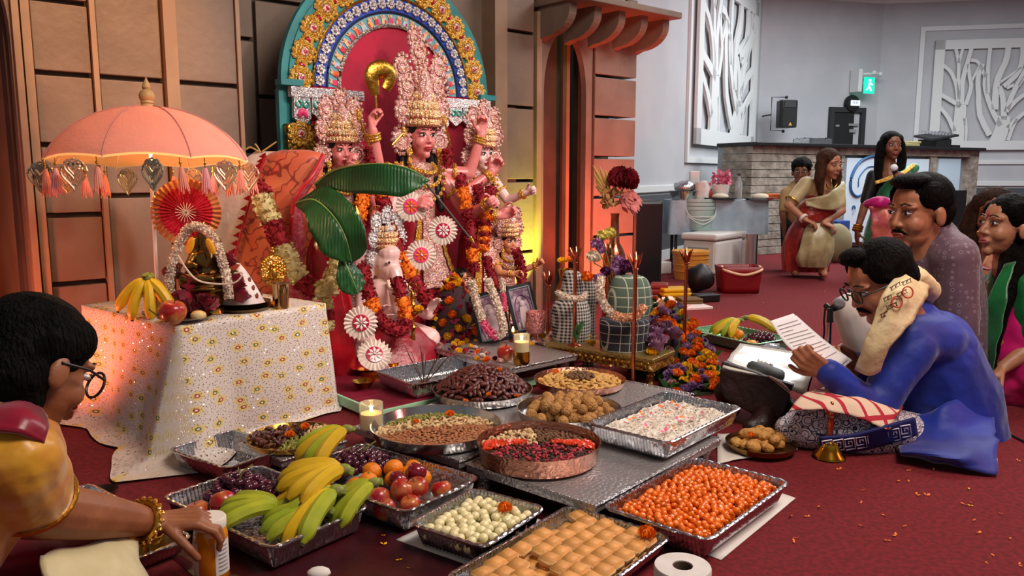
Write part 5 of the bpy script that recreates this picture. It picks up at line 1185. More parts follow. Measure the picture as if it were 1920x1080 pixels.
def picframe(label, base, W, H, rz, lean, roll=0):
    root = thing('picture_frame', label, 'picture frame', base, rz); R = Rx(-lean) @ Ry(roll)
    mb = MB(); e = .016
    for x, z, a, b_ in ((0, e/2, W, e), (0, H-e/2, W, e), (-W/2+e/2, H/2, e, H), (W/2-e/2, H/2, e, H)): mb.box(R @ V(x, 0, z), (a, .016, b_), R)
    mk('moulding', mb, pm('frame_black', '#1b1c20', .35), root, smooth=False)
    mb = MB(); f = .006; W_, H_ = W-2*e, H-2*e
    for x, z, a, b_ in ((0, e+f/2, W_, f), (0, H-e-f/2, W_, f), (-W_/2+f/2, H/2, f, H_), (W_/2-f/2, H/2, f, H_)): mb.box(R @ V(x, -.004, z), (a, .012, b_), R)
    mk('silver_fillet', mb, pm('fillet_silver', '#9aa2ac', .3, .8), root, smooth=False)
    pic = mk('print', MB().box(R @ V(0, .002, H/2), (W_-.01, .006, H_-.01), R), picture_mat('print_lilac', '#6d5468', '#a08a9a', '#c9b8bd'), root, smooth=False)
    mb = MB(); hw = W_*.36; pts = [V(hw*math.cos(a), -.002, H*.52+H*.26*math.sin(a)) for a in [PI*i/12 for i in range(13)]]
    mb.tube([R @ p for p in [V(hw, -.002, H*.2)]+pts+[V(-hw, -.002, H*.2)]], .006, 6, flat=.3); 
    mk('printed_arch', mb, pm('print_mauve', '#8c4f7c', .4), pic)
    b = MB(); b.ball(R @ V(0, -.003, H*.60), (.014, .004, .018), 8, 6, R); b.prism([(-.03, H*.22), (.03, H*.22), (.018, H*.54), (-.018, H*.54)], -.002, .004, R.to_4x4() @ Matrix(((1, 0, 0, 0), (0, 0, -1, 0), (0, 1, 0, 0), (0, 0, 0, 1))))
    for k in range(5): b.ball(R @ V(-.044+.022*k, -.003, H*.17), (.008, .004, .020), 6, 5, R)
    mk('printed_figure', b, pm('print_cream', '#c9b3b8', .4), pic)
    mk('strut', MB().box(R @ V(0, .03, H*.35)+V(0, .02, -.01), (.03, .004, H*.7), Rx(.25)), pm('frame_black', '#1b1c20', .35), root, smooth=False)
    return root
b1 = at(935, 642, ZQ); picframe('dark framed devotional print hung with a pale flower garland', b1+V(-.01, .0, 0), .175, .265, math.radians(-14), .22, -.28)
b2 = at(992, 622, ZQ); picframe('dark framed lilac devotional print beside the garlanded frame', b2, .150, .265, math.radians(14), .22, -.20)
F1 = lambda pts, Y: [atd(x, y, Y) for x, y in pts]
garland('rose_garland', 'cream and pink flower garland hung over a picture frame', F1([(882, 526), (888, 545), (896, 575), (905, 600), (918, 622), (932, 630), (944, 618), (938, 590), (928, 560), (920, 540), (914, 522)], b1.y-.09), .0165, [(.3, m_jas, 'cream_length'), (.2, m_pinkp, 'pink_length'), (.3, m_jas, 'white_length'), (.2, m_jas, 'cream_length')], 101, n=60, pl=.75)
garland('rose_garland', 'short pink tassel of flowers between the two picture frames', F1([(941, 522), (943, 545), (945, 568), (946, 584)], b1.y-.05), .012, [(.35, m_jas, 'cream_length'), (.65, m_pinkp, 'pink_length')], 111, n=16, pl=.7)
lb = at(776, 690, ZP); ls = thing('brass_lamp_stand', 'tall turned brass lamp stand topped with yellow marigolds', 'lamp stand', lb)
s = lb.y/FPX; mk('stem', MB().lathe([(0, 0), (.055, 0), (.05, .012), (.022, .02), (.012, .035), (.020, .05), (.010, .065), (.010, .10), (.018, .115), (.010, .13), (.009, .19), (.018, .205), (.009, .22), (.009, .25), (.024, .262), (.045, .275), (.048, .282), (.012, .284), (.009, .30), (.015, .315), (.008, .33), (.016, .345), (.012, .37), (0, .385)], 20), m_brass, ls)
mk('ring', MB().ring((0, 0, .40), .022, .004, 18, 6, V(.3, 1, 0)), m_brass, ls)
P_mgy = Proto(tag(mk('marigold', marigold_mb(.024, 80, 2), m_gye), 'yellow marigold on the brass lamp stand', 'marigold', 'marigolds on the brass lamp stand'))
for x, y in ((.030, -.012), (-.028, -.02), (-.005, .03)): P_mgy.put(lb+V(x, y, .283), (0, 0, rnd(0, 6)), 1)
m_glassp = pm('pink_glass', '#d58a86', .18, .25, '#c06a6a', 40, .9, 70, coat=.4); m_wax = pm('candle_wax', '#f3dfb8', .5, sss=.3); m_flame = pm('flame', '#ffd27a', .5, emit=14)
def goblet(label, p, m, h=.11, r=.05, lit=True):
    o = thing('candle_goblet', label, 'candle holder', p)
    mk('stem', MB().lathe([(0, 0), (.035, 0), (.03, .006), (.009, .012), (.008, .035), (.02, .045), (0, .046)], 20), m_glassp, o)
    mk('glass', MB().lathe([(0, .044), (.04, .045), (r, .058), (r, .045+h), (r-.004, .045+h), (r-.004, .062), (0, .055)], 28), m, o)
    wx = mk('wax', MB().lathe([(0, .058), (r-.005, .06), (r-.005, .045+h*.78), (0, .045+h*.76)], 24), m_wax, o)
    if lit: mk('flame', MB().lathe([(0, 0), (.005, .008), (.004, .016), (0, .028)], 10, (0, 0, .045+h*.77)), m_flame, o)
    return o
m_mercury = pm('mercury_glass', '#b79a98', .2, .6, '#8f7478', 60, .9, 90)
goblet('pink mercury glass candle goblet with no flame showing', at(1004, 640, ZQ), m_glassp, lit=False)
c2 = goblet('silvery mercury glass candle goblet with a lit wick', at(1047, 632, ZQ), m_mercury); lamp('goblet_candle_light', 'POINT', at(1047, 632, ZQ)+V(0, 0, .165), .5, (1, .65, .3), .01)
o = thing('tea_light', 'small lit tea light in a brass cup by the frame garland', 'candle', at(962, 638, ZQ)); mk('cup', MB().lathe([(0, 0), (.016, 0), (.012, .02), (.022, .035), (.026, .05), (.022, .05), (.012, .03), (0, .028)], 16), m_brass, o); mk('flame', MB().lathe([(0, 0), (.006, .008), (.005, .018), (0, .03)], 10, (0, 0, .045)), m_flame, o)
a_ = dup(P_apple.r, at(948, 676, ZQ), (.1, 0, 0), 1.10, 'red apple standing alone beside the lit glass candle'); del a_['group']
def glass_candle(label, p, r=.036, h=.085, brass=False):
    o = thing('glass_candle', label, 'candle', p); g = pm('clear_glass', '#e8ebe8', .05, 0, trans=.85, ior=1.3)
    mk('glass', MB().lathe([(0, 0), (r*.9, 0), (r, .004), (r*1.03, h), (r*.97, h), (r*.94, .008), (0, .008)], 28), g, o)
    mk('wax', MB().lathe([(0, .009), (r*.92, .009), (r*.93, h*.62), (0, h*.60)], 24), pm('glow_wax', '#f6dca0', .5, sss=.4, emit=.12, ecol='#ffb658'), o)
    mk('flame', MB().lathe([(0, 0), (.006, .008), (.005, .018), (0, .032)], 10, (0, 0, h*.62)), m_flame, o)
    if brass: mk('cup', MB().lathe([(0, -.05), (r*.9, -.05), (r*1.05, -.04), (r*1.08, .01), (r*1.04, .01), (0, -.001)], 24), m_brass, o); o.location.z += .05
    lamp('glass_candle_light', 'POINT', o.location+V(0, 0, h*.62+.03), .12, (1, .65, .3), .01)
    return o
glass_candle('clear glass votive candle in a brass cup beside the dates', at(978, 682, ZQ), brass=True)
glass_candle('cut glass votive candle burning beside the almond plate', at(697, 805, .08), .042, .10)
mb = MB()
o = thing('brass_pot', 'small brass pot standing by the tilted rosette', 'pot', at(736, 700, ZP)); mk('cup', MB().lathe([(0, 0), (.025, 0), (.032, .02), (.032, .05), (.036, .055), (.03, .055), (.027, .01), (0, .01)], 20), m_brass, o)
for x, y, r, lab, fruit in ((690, 700, .085, 'wide brass dish of fruit pieces before the rosette', True), (682, 727, .055, 'small brass dish by the foil pan corner', False)):
    o = thing('brass_dish', lab, 'dish', at(x, y, ZP)); mk('dish', MB().lathe([(0, 0), (r*.5, 0), (r*.9, .03), (r, .034), (r*.94, .032), (r*.5, .005), (0, .005)], 28), m_brass, o)
    if fruit:
        for i in range(5): a = i*1.3; f = tag(mk('fruit_piece', MB().ball((0, 0, 0), (.018, .012, .010), 8, 6), pm('melon_orange', '#e08a3c', .5, 0, '#d8b060', 25)), 'orange fruit piece in the wide brass dish', 'fruit', 'fruit pieces in the brass dish'); f.location = o.location+V(.038*math.cos(a), .038*math.sin(a), .026); f.rotation_euler = (0, 0, a)
# incense sticks in a small pot
ip = at(795, 735, ZP+.008); o = thing('incense_holder', 'pot of thin incense sticks fanning up behind the dates', 'incense', ip); mk('pot', MB().lathe([(0, 0), (.018, 0), (.026, .025), (.02, .04), (.022, .045), (.016, .045), (0, .035)], 16), m_brass, o)
for i in range(15):
    d = V(rnd(-.55, .75), rnd(-.4, .5), 1).normalized(); mk('incense_stick', MB().tube([(0, 0, .03), d*rnd(.14, .22)], .0014, 4), pm('incense', '#4a3026', .9), o)

m_cop = pm('copper', '#c9765a', .22, 1, bump=.1, bs=30)
def torch(label, x, ytop, Y, z0=0.0):
    p = atd(x, ytop, Y); H = p.z-z0; o = thing('copper_torch', label, 'candle stand', (p.x, Y, z0))
    mk('foot', MB().lathe([(0, 0), (.034, 0), (.03, .006), (.012, .012), (0, .013)], 20), m_cop, o)
    mk('rod', MB().lathe([(.0095, .005), (.0095, H-.075), (.013, H-.072), (.013, H-.066), (.009, H-.062), (0, H-.06)], 14), m_cop, o)
    for k in range(9):
        a = 2*PI*k/9; q = 1 if k % 2 else .7; c_, s_ = math.cos(a), math.sin(a)
        mb = MB(); pts = bez([V(.006*c_, .006*s_, H-.07), V(.018*q*c_, .018*q*s_, H-.045), V(.034*q*c_, .034*q*s_, H-.018+.01*(1-q)), V(.046*q*c_, .046*q*s_, H+.002+.018*(1-q))], 8); mb.tube(pts, [.005, .008, .010, .010, .009, .007, .005, .003, .001], 6, flat=.35, up=V(c_, s_, 0)); mk('metal_petal', mb, m_cop, o)
    return o
torch('tall copper lotus torch behind the gilt table end', 1079, 466, 3.84, ZG)
torch('short dull copper lotus torch beside the checked bundle', 1028, 512, 4.25, ZP)
torch('copper lotus torch between the bouquet and plaid pot', 1143, 456, 4.10)
torch('bright copper lotus torch standing before the plaid pot', 1192, 476, 3.50)
torch('copper lotus torch beside the yellow sari parcel', 1288, 468, 4.00)
def plaid(name, c, c2, sx, line, w_=.10):
    """two sets of stripes crossing in object space"""
    m = pm(name, c, .85); nt = m.node_tree; nd = nt.nodes; lk = nt.links; b = nd['Principled BSDF']; tc = nd.new('ShaderNodeTexCoord'); sp_ = nd.new('ShaderNodeSeparateXYZ'); lk.new(tc.outputs['Object'], sp_.inputs[0]); outs = []
    def mth(op, a, v=None):
        x = nd.new('ShaderNodeMath'); x.operation = op
        for i, q in enumerate((a, v)):
            if q is None: continue
            if isinstance(q, (int, float)): x.inputs[i].default_value = q
            else: lk.new(q, x.inputs[i])
        return x.outputs[0]
    h = mth('ADD', sp_.outputs['X'], mth('MULTIPLY', sp_.outputs['Y'], .6))
    a = mth('LESS_THAN', mth('FRACT', mth('MULTIPLY', h, sx)), w_); d = mth('LESS_THAN', mth('FRACT', mth('MULTIPLY', sp_.outputs['Z'], sx)), w_)
    g = mth('MULTIPLY', mth('ADD', a, d), .5 if w_ > .3 else 1.0); x = nd.new('ShaderNodeMix'); x.data_type = 'RGBA'; x.inputs['A'].default_value = lin(c); x.inputs['B'].default_value = lin(line); lk.new(mth('MINIMUM', g, 1.0), x.inputs['Factor']); lk.new(x.outputs['Result'], b.inputs['Base Color']); return m
m_plaid = plaid('green_plaid', '#56685c', '', 22, '#b8bfa8', .10); m_plaidd = plaid('dark_plaid', '#2c3038', '', 24, '#a9a9a2', .09); m_hound = plaid('black_check', '#c9c2ba', '', 60, '#1a1a1c', .5)
def pot_wrap(name, label, rows, m, m2=None, ratio=.8):
    o = thing(name, label, 'wrapped pot', (0, 0, 0)); mk('cloth', loft_px(rows, ratio, 36, .02, 7), m, o); return o
pot_wrap('wrapped_pot', 'round pot wrapped in green plaid cloth under a flower string', [(516, 1158, 1200, 3.86), (524, 1148, 1214, 3.86), (545, 1140, 1222, 3.86), (575, 1138, 1222, 3.86), (600, 1146, 1214, 3.86), (615, 1150, 1210, 3.86)], m_plaid)
pot_wrap('wrapped_box', 'block wrapped in dark plaid cloth standing on the gilt table', [(596, 1130, 1212, 3.78), (602, 1124, 1218, 3.76), (635, 1124, 1214, 3.76), (658, 1126, 1212, 3.76)], m_plaidd)
pot_wrap('wrapped_pot', 'upper pot of the black-and-white checked bundle', [(508, 1060, 1082, 3.98), (514, 1056, 1090, 3.98), (545, 1050, 1098, 3.98), (560, 1046, 1100, 3.98)], m_hound)
pot_wrap('wrapped_pot', 'lower wide pot of the black-and-white checked bundle', [(561, 1046, 1098, 3.97), (572, 1036, 1104, 3.97), (600, 1032, 1108, 3.97), (640, 1036, 1106, 3.97)], m_hound)
pot_wrap('wrapped_pot', 'small checked pot tucked behind the tall copper torch', [(520, 1094, 1112, 4.10), (530, 1090, 1116, 4.10), (560, 1088, 1118, 4.10), (585, 1092, 1116, 4.10), (690, 1092, 1116, 4.10)], m_hound)
garland('flower_string', 'cream and peach flower string looped across the plaid pot', [atd(*q) for q in ((1128, 520, 3.70), (1125, 545, 3.66), (1132, 570, 3.64), (1150, 590, 3.62), (1175, 596, 3.60), (1196, 590, 3.60), (1208, 572, 3.62))], .0155, [(.5, m_jas, 'cream_length'), (.5, pm('petal_peach', '#e8b894', .7, 0, '#dca884', 40), 'peach_length')], 121, n=44, pl=.75)
garland('flower_string', 'small cream flower string across the checked bundle', [atd(*q) for q in ((1044, 548, 3.86), (1060, 556, 3.80), (1085, 560, 3.80), (1100, 552, 3.84))], .011, [(1, m_jas, 'cream_length')], 131, n=20, pl=.75)
# copper bottle vase with bouquet on the right-hand side
vb = V(atd(1151, 520, 4.45).x, 4.45, 0); vz = atd(1151, 400, 4.45).z
bv = thing('copper_bottle_vase', 'tall copper bottle vase with a bouquet beside the lit pillar', 'vase', vb)
mk('bottle', MB().lathe([(0, 0), (.06, 0), (.065, .02), (.065, vz-.24), (.05, vz-.20), (.028, vz-.16), (.022, vz-.02), (.026, vz), (.02, vz), (0, vz-.01)], 24), m_cop, bv)
bq = thing('bouquet', 'dried bouquet with a crimson carnation and pink plume in the copper vase', 'bouquet', vb+V(0, 0, vz))
Bp = lambda x, y, Y=4.42: atd(x, y, Y)-(vb+V(0, 0, vz))
cn = marigold_mb(.085, 240, 4); mk('carnation', cn, pm('carnation_red', '#8c0c22', .7, 0, '#6c0618', 20), bq, loc=Bp(1166, 350), rot=(.5, .1, 0), smooth=False)
mb = MB()
for i in range(46):
    a = rnd(-.9, .7); p = Bp(1172+rnd(-12, 12), 368+rnd(-10, 10), 4.40+rnd(-.04, .04)); d = V(.55+.4*math.sin(a), -.3+rnd(-.4, .4), -.8+rnd(-.3, .6)).normalized(); petal(mb, p, d, V(0, -1, .2), rnd(.05, .10), .03, .2)
mk('pink_plume', mb, pm('plume_pink', '#e08a86', .7, 0, '#d87470', 20), bq, smooth=False)
mb = MB()
for i in range(70): p = Bp(1146+rnd(-18, 18), 368+rnd(-16, 16), 4.40+rnd(-.05, .05)); petal(mb, p, rdir(random), rdir(random), .03, .03, .3)
mk('dried_hydrangea', mb, pm('dried_tan', '#c9a06a', .8, 0, '#b5824a', 20), bq, smooth=False)
for x, y in ((1112, 310), (1124, 312), (1113, 326), (1117, 340), (1120, 352), (1135, 318)):
    mk('wheat_spike', MB().tube(bez([Bp(1146, 385), Bp((1146+x)/2+2, (385+y)/2), Bp(x, y)], 10), [.003]*5+[.006, .010, .011, .010, .007, .002], 6), pm('wheat', '#b8914e', .8), bq)
for x, y in ((1130, 345), (1140, 360)): mk('leaf', MB().grid(lambda u, v: Bp(1146, 385).lerp(Bp(x, y), u)+V((v-.5)*.05*math.sin(u*PI), 0, 0), 8, 3), m_leaf, bq)
# small flowers in the wrapped pots
P_car = {}
for n_, c_, c2 in (('white', '#e6dccb', '#d6c8b0'), ('lilac', '#b98ab5', '#9c6c9c'), ('yellow', '#e9df8a', '#d8ca6a'), ('violet', '#6a1f5e', '#4d1145')):
    P_car[n_] = Proto(tag(mk('carnation', marigold_mb(.034, 110, 7), pm('carn_'+n_, c_, .7, 0, c2, 30), smooth=False), n_+' carnation in the posy above the plaid pot', 'carnation', n_+' carnations above the plaid pot'))
for n_, x, y, Y, k in (('yellow', 1131, 446, 4.0, 1.0), ('yellow', 1143, 440, 4.02, .9), ('lilac', 1121, 462, 3.98, 1.0), ('white', 1112, 487, 3.96, 1.1), ('lilac', 1124, 470, 3.98, .8), ('violet', 1178, 505, 3.88, 1.15), ('lilac', 1160, 492, 3.92, .9), ('violet', 1162, 512, 3.9, .9), ('lilac', 1154, 508, 3.9, .9), ('lilac', 1126, 525, 3.86, .9), ('violet', 1134, 512, 3.9, .8)):
    P_car[n_].put(atd(x, y, Y), (rnd(.5, 1.1), 0, rnd(-.5, .5)), k)
o = thing('posy_stems', 'green stems and leaves of the posy rising from the plaid pot', 'stems', (0, 0, 0))
for x, y in ((1131, 450), (1143, 445), (1121, 468), (1112, 492), (1178, 508), (1160, 496)): mk('stem', MB().tube(bez([atd(1150, 560, 3.95), atd((x+1150)/2+5, 510, 3.96), atd(x, y, 4.0)], 8), .003, 5), m_stem, o)
for (x, y), n_ in (((1054, 494), 'yellow'), ((1070, 492), 'orange')):
    f = tag(mk('marigold', marigold_mb(.026, 80, 9), m_gye if n_ == 'yellow' else m_gor, smooth=False), n_+' marigold set in the brass pot behind the checked bundle', 'marigold'); f.location = atd(x, y, 4.12)
o = thing('brass_pot', 'brass pot with marigolds behind the checked bundle', 'pot', V(atd(1062, 500, 4.14).x, 4.16, ZP)); zz = atd(1062, 500, 4.14).z-ZP; mk('pot', MB().lathe([(0, 0), (.05, 0), (.07, zz*.4), (.05, zz*.75), (.03, zz*.85), (.042, zz*.97), (.036, zz*.97), (0, zz*.8)], 20), m_brass, o)
tag(mk('marigold', marigold_mb(.032, 90, 12), m_gor, smooth=False, loc=atd(1100, 522, 3.92), rot=(1, 0, 0)), 'orange marigold on the checked bundle beside the tall torch', 'marigold')
m_foil = pm('foil_pan', '#c6c7ca', .22, 1, bump=.25, bs=50)
def rrect(a, b, r, n=18):
    """rounded rectangle, closed, with outward normals"""
    out = []
    for cx, cy, a0 in ((a/2-r, -b/2+r, -PI/2), (a/2-r, b/2-r, 0), (-a/2+r, b/2-r, PI/2), (-a/2+r, -b/2+r, PI)):
        for k in range(7): t = a0+PI/2*k/6; out.append((cx+r*math.cos(t), cy+r*math.sin(t), math.cos(t), math.sin(t)))
    res = []
    for i in range(len(out)):                              # subdivide the straight runs
        p, q = out[i], out[(i+1) % len(out)]; L = math.hypot(q[0]-p[0], q[1]-p[1]); m = max(1, int(L/.006))
        for j in range(m): f = j/m; res.append((p[0]+(q[0]-p[0])*f, p[1]+(q[1]-p[1])*f, p[2], p[3]))
    return res
def pan_mb(a, b, h, taper=.020, rim=.010):
    P = rrect(a, b, .035); n = len(P); mb = MB(); vs = []; fs = []
    rows = [(0, h-.007, 0), (.001, h-.002, 0), (-.003, h, 0), (-.009, h, 0), (-rim, h-.002, 0), (-rim-.003, h-.012, 1), (-rim-taper*.5, h*.5, 1), (-rim-taper, .012, 1), (-rim-taper-.008, .003, 0)]
    for k, (o, z, rb) in enumerate(rows):
        for i, (x, y, nx, ny) in enumerate(P):
            f = o+(.0036 if i % 2 else -.002)*rb; vs.append(V(x+nx*f, y+ny*f, z+(.0012*math.sin(i*1.3) if k in (2, 3) else 0)))
    for k in range(len(rows)-1):
        for i in range(n): j = (i+1) % n; fs.append((k*n+i, k*n+j, (k+1)*n+j, (k+1)*n+i))
    k = (len(rows)-1)*n; vs.append(V(0, 0, .003)); fs += [(k+i, k+(i+1) % n, len(vs)-1) for i in range(n)]; mb._a(vs, fs); return mb
PANS = {}
def foil_pan(label, c, rz, a=.53, b=.33, h=.08, name='foil_pan'):
    k = (a, b, h)
    if k not in PANS: PANS[k] = pan_mb(a, b, h).mesh('foil_pan', m_foil, ang=14)
    o = link(name, PANS[k], None, c, (0, 0, rz)); return tag(o, label, 'foil pan')
def local(c, rz): 
    M = Matrix.Translation(c) @ Matrix.Rotation(rz, 4, 'Z'); return lambda x, y, z=0: M @ V(x, y, z)
def spots(a, b, n, seed, md=.0):
    """well spread points in a rectangle"""
    rr = random.Random(seed); pts = []; tries = 0; d = md or math.sqrt(a*b/n)*.78
    while len(pts) < n and tries < n*60:
        tries += 1; p = (rr.uniform(-a/2, a/2), rr.uniform(-b/2, b/2))
        if all((p[0]-q[0])**2+(p[1]-q[1])**2 > d*d for q in pts): pts.append(p)
        elif tries % (n*12) == 0: d *= .85
    return pts
def disc(R, n, seed): return [p for p in spots(2*R, 2*R, int(n*1.27), seed) if p[0]**2+p[1]**2 < R*R]
def centre_of(*px, z): 
    q = [at(x, y, z) for x, y in px]; c = sum(q, V(0, 0, 0))/len(q); return V(c.x, c.y, 0)
RZN = math.atan2(W2.y, W2.x)
co_ = centre_of((1130, 955), (1300, 860), (1480, 912), (1330, 1020), z=.07)
paper = lambda label, pts, z=.002: tag(solid(mk('paper_sheet', MB().grid(lambda u, v: (at(*pts[0], z)*(1-u)*(1-v)+at(*pts[1], z)*u*(1-v)+at(*pts[2], z)*u*v+at(*pts[3], z)*(1-u)*v)+V(0, 0, .004*noise.noise(V(u*5, v*5, 3))**2), 14, 14), pm('paper_white', '#d8d4cf', .8)), .001), label, 'paper')
paper('white paper sheet under the pan of orange sweets', ((1180, 985), (1330, 880), (1492, 934), (1352, 1050)), .002)
foil_pan('foil pan heaped with glossy orange sweets on a paper sheet', V(co_.x, co_.y, .006), RZ2, h=.075)
L = local(V(co_.x, co_.y, .006), RZ2)
m_bundi = pm('orange_sweet', '#ec7810', .25, 0, '#dc5e0a', 60, coat=.5, rnd=.12, sss=.2)
hp = MB(); rr = random.Random(3)
hp.grid(lambda u, v: L((u-.5)*.475, (v-.5)*.275, .046+.010*math.sin(u*PI)*math.sin(v*PI)), 12, 8)
for x, y in spots(.46, .262, 420, 6): hp.ball(L(x, y, .052+rr.uniform(0, .006)), .0095, 6, 4)
sw = tag(stuff(mk('orange_sweets', hp, m_bundi)), 'bed of small orange sweets filling the foil pan', 'sweets')
bme = MB().ball((0, 0, 0), .0105, 8, 6).mesh('orange_sweet', m_bundi)
for x, y in spots(.45, .255, 290, 7):
    o = link('orange_sweet', bme, None, L(x, y, .062+.010*math.cos(x*6)*math.cos(y*9)), (rnd(0, 3), rnd(0, 3), 0)); s_ = rnd(.85, 1.2); o.scale = (s_, s_*.9, s_*.8); tag(o, 'round orange sweet on top of the orange heap', 'sweet', 'orange sweets in the foil pan')
cbx = at(1060, 950, .055); cbr = at(1262, 1012, .055); ns = (cbr-cbx).normalized(); ls_ = V(-ns.y, ns.x, 0); ls_ = -ls_ if ls_.y > 0 else ls_
cB = (cbx+cbr)/2+ls_*.255; rzB = math.atan2(-ls_.y, -ls_.x)
foil_pan('foil pan filled with square bread pieces at the front', V(cB.x, cB.y, .002), rzB, h=.06)
L = local(V(cB.x, cB.y, .002), rzB); m_bread = pm('bread_crust', '#d59a54', .6, 0, '#c98845', 14, .15, 90, rnd=.10); m_crumb = pm('bread_side', '#e4bd83', .8, rnd=.06)
mb = MB(); mb.box((0, 0, .011), (.052, .044, .022)); me = mb.mesh('bread_square', [m_bread, m_crumb], smooth=False); bm = bmesh.new(); bm.from_mesh(me); bmesh.ops.bevel(bm, geom=bm.edges[:], offset=.005, segments=2, affect='EDGES'); bm.to_mesh(me); bm.free()
for p_ in me.polygons: p_.use_smooth = True; p_.material_index = 0 if p_.center.z > .014 else 1
for lay in range(2):
    for i in range(9):
        for j in range(6):
            if lay == 1 and rnd(0, 1) < .12: continue
            x = -.205+.051*i+rnd(-.004, .004)+(.02 if j % 2 else 0); y = -.112+.0445*j+rnd(-.004, .004)
            if abs(x) > .228: continue
            o = link('bread_square', me, None, L(x, y, .016+.023*lay+rnd(0, .003)), (rnd(-.07, .07)+(.10 if lay else 0), rnd(-.09, .09), rzB+rnd(-.10, .10))); o.scale = (rnd(.94, 1.06), rnd(.94, 1.04), 1)
            tag(o, ('golden bread square lying on top in the front pan' if lay else 'golden bread square in the lower layer of the front pan'), 'bread', 'bread squares in the front pan' if lay else 'lower bread squares in the front pan')
P_mo = Proto(tag(mk('marigold', marigold_mb(.026, 90, 5), m_gor, smooth=False), 'orange marigold at the corner of the bread pan', 'marigold'))
P_mo.put(L(.21, -.115, .062), (.2, .1, 0), .9)
cR = centre_of((760, 970), (905, 913), (1030, 952), (890, 1050), z=.075); rzR = RZ2+.12
paper('white paper sheet under the pan of white sweets', ((742, 1012), (905, 935), (1040, 985), (885, 1062)), .002)
foil_pan('small foil pan of white round sweets', V(cR.x, cR.y, .005), rzR, .30, .255, .075)
L = local(V(cR.x, cR.y, .005), rzR); m_ras = pm('milk_sweet', '#e6dcae', .35, 0, '#d9cf9a', 12, coat=.3, rnd=.05, sss=.3)
rme = MB().ball((0, 0, 0), .0135, 14, 10).mesh('milk_sweet', m_ras)
for lay, n_ in ((0, 75), (1, 62)):
    for x, y in spots(.25-.02*lay, .205-.02*lay, n_, 11+lay):
        o = link('milk_sweet', rme, None, L(x, y, .040+.016*lay+rnd(0, .004)), (0, 0, rnd(0, 3))); o.scale = (rnd(.9, 1.1), rnd(.9, 1.1), .9); tag(o, 'white round milk sweet heaped in the small foil pan', 'sweet', 'milk sweets in the small foil pan')
P_mo.put(L(.075, -.035, .066), (.2, 0, 0), .8, 'orange marigold lying on the white sweets')
cW = centre_of((1095, 800), (1247, 735), (1405, 766), (1240, 835), z=.15)
foil_pan('deep foil pan of white flaked rice on the silver table', V(cW.x, cW.y, .084), RZ2, h=.075)
L = local(V(cW.x, cW.y, .084), RZ2); mb = MB()
mb.grid(lambda u, v: L((u-.5)*.465, (v-.5)*.265, .050+.012*noise.noise(V(u*7, v*5, 2))+.006*noise.noise(V(u*30, v*20, 2))), 70, 44)
for i in range(700): x, y = rnd(-.22, .22), rnd(-.12, .12); petal(mb, L(x, y, .053+.010*noise.noise(V((x/.465+.5)*7, (y/.265+.5)*5, 2))), rdir(random), V(0, 0, 1), .014, .007, .2)
tag(stuff(mk('flaked_rice', mb, pm('rice_white', '#ded8cc', .7, 0, '#d2c8b8', 25, rnd=.02), smooth=False)), 'white flaked rice filling the deep foil pan', 'rice')
pme = MB(); petal(pme, V(0, 0, 0), V(1, 0, 0), V(0, 0, 1), .022, .014, .3); petal(pme, V(0, 0, .001), V(-.4, .9, 0).normalized(), V(0, 0, 1), .018, .012, .3)
PME = {k: pme.mesh('petal', m, smooth=False) for k, m in (('orange', m_gor), ('yellow', m_gye), ('pink', m_pinkp))}
PSC = [1.0]
def petals(kind, pts, label, group):
    for p in pts: o = link('petal', PME[kind], None, p, (rnd(-.3, .3), rnd(-.3, .3), rnd(0, 6))); s_ = rnd(.7, 1.3)*PSC[0]; o.scale = (s_, s_, s_); tag(o, label, 'petal', group)
petals('orange', [L(x, y, .066) for x, y in spots(.36, .2, 12, 4)], 'orange petal scattered on the flaked rice', 'petals on the flaked rice')
petals('pink', [L(x, y, .064) for x, y in spots(.3, .18, 14, 5)], 'pink petal scattered on the flaked rice', 'pink petals on the flaked rice')
m_steel = pm('bright_steel', '#b5b3b0', .2, 1, bump=.06, bs=30); m_copw = pm('hammered_copper', '#c08a74', .25, 1, bump=.35, bs=70)
def thali(label, c, r, h, m, cat='plate', name='round_plate'):
    o = thing(name, label, cat, c); mk('dish', MB().lathe([(0, 0), (r*.93, 0), (r*.955, .004), (r, h-.003), (r*1.012, h), (r*.995, h), (r*.94, .008), (0, .008)], 56), m, o); return o
def lay(me, name, c, pts, z, label, group, cat, rot='flat', sc=(.85, 1.15)):
    for x, y in pts:
        zz = z(x, y) if callable(z) else z
        o = link(name, me, None, (c.x+x, c.y+y, c.z+zz)); o.rotation_euler = (rnd(-.25, .25), rnd(-.25, .25), rnd(0, 6.28)) if rot == 'flat' else (rnd(-.9, .9), rnd(-.9, .9), rnd(0, 6.28)); s_ = rnd(*sc); o.scale = (s_, s_, s_); tag(o, label, cat, group)
def nut_mb(L_, W_, T_, n=8, m=6, tip=1.0):
    mb = MB(); mb.ball((0, 0, 0), (L_, W_, T_), n, m)
    for v in mb.v: k = 1-.35*tip*(v.x/L_+1)/2; v.y *= k; v.z *= k
    return mb
almond = nut_mb(.0115, .0068, .0042).mesh('almond', pm('almond_brown', '#a5683f', .6, 0, '#8c5230', 60, rnd=.15))
cme = MB(); cme.tube([V(.010*math.cos(a), .010*math.sin(a), 0) for a in [-.2+2.6*i/6 for i in range(7)]], [.002, .0042, .005, .005, .005, .0042, .002], 6); cashew = cme.mesh('cashew', pm('cashew_cream', '#d6b98a', .6, rnd=.10))
def raisin_me(name, c, c2): return nut_mb(.0085, .0058, .0048, 6, 5, .4).mesh(name, pm(name, c, .5, 0, c2, 90, .6, 200, rnd=.18))
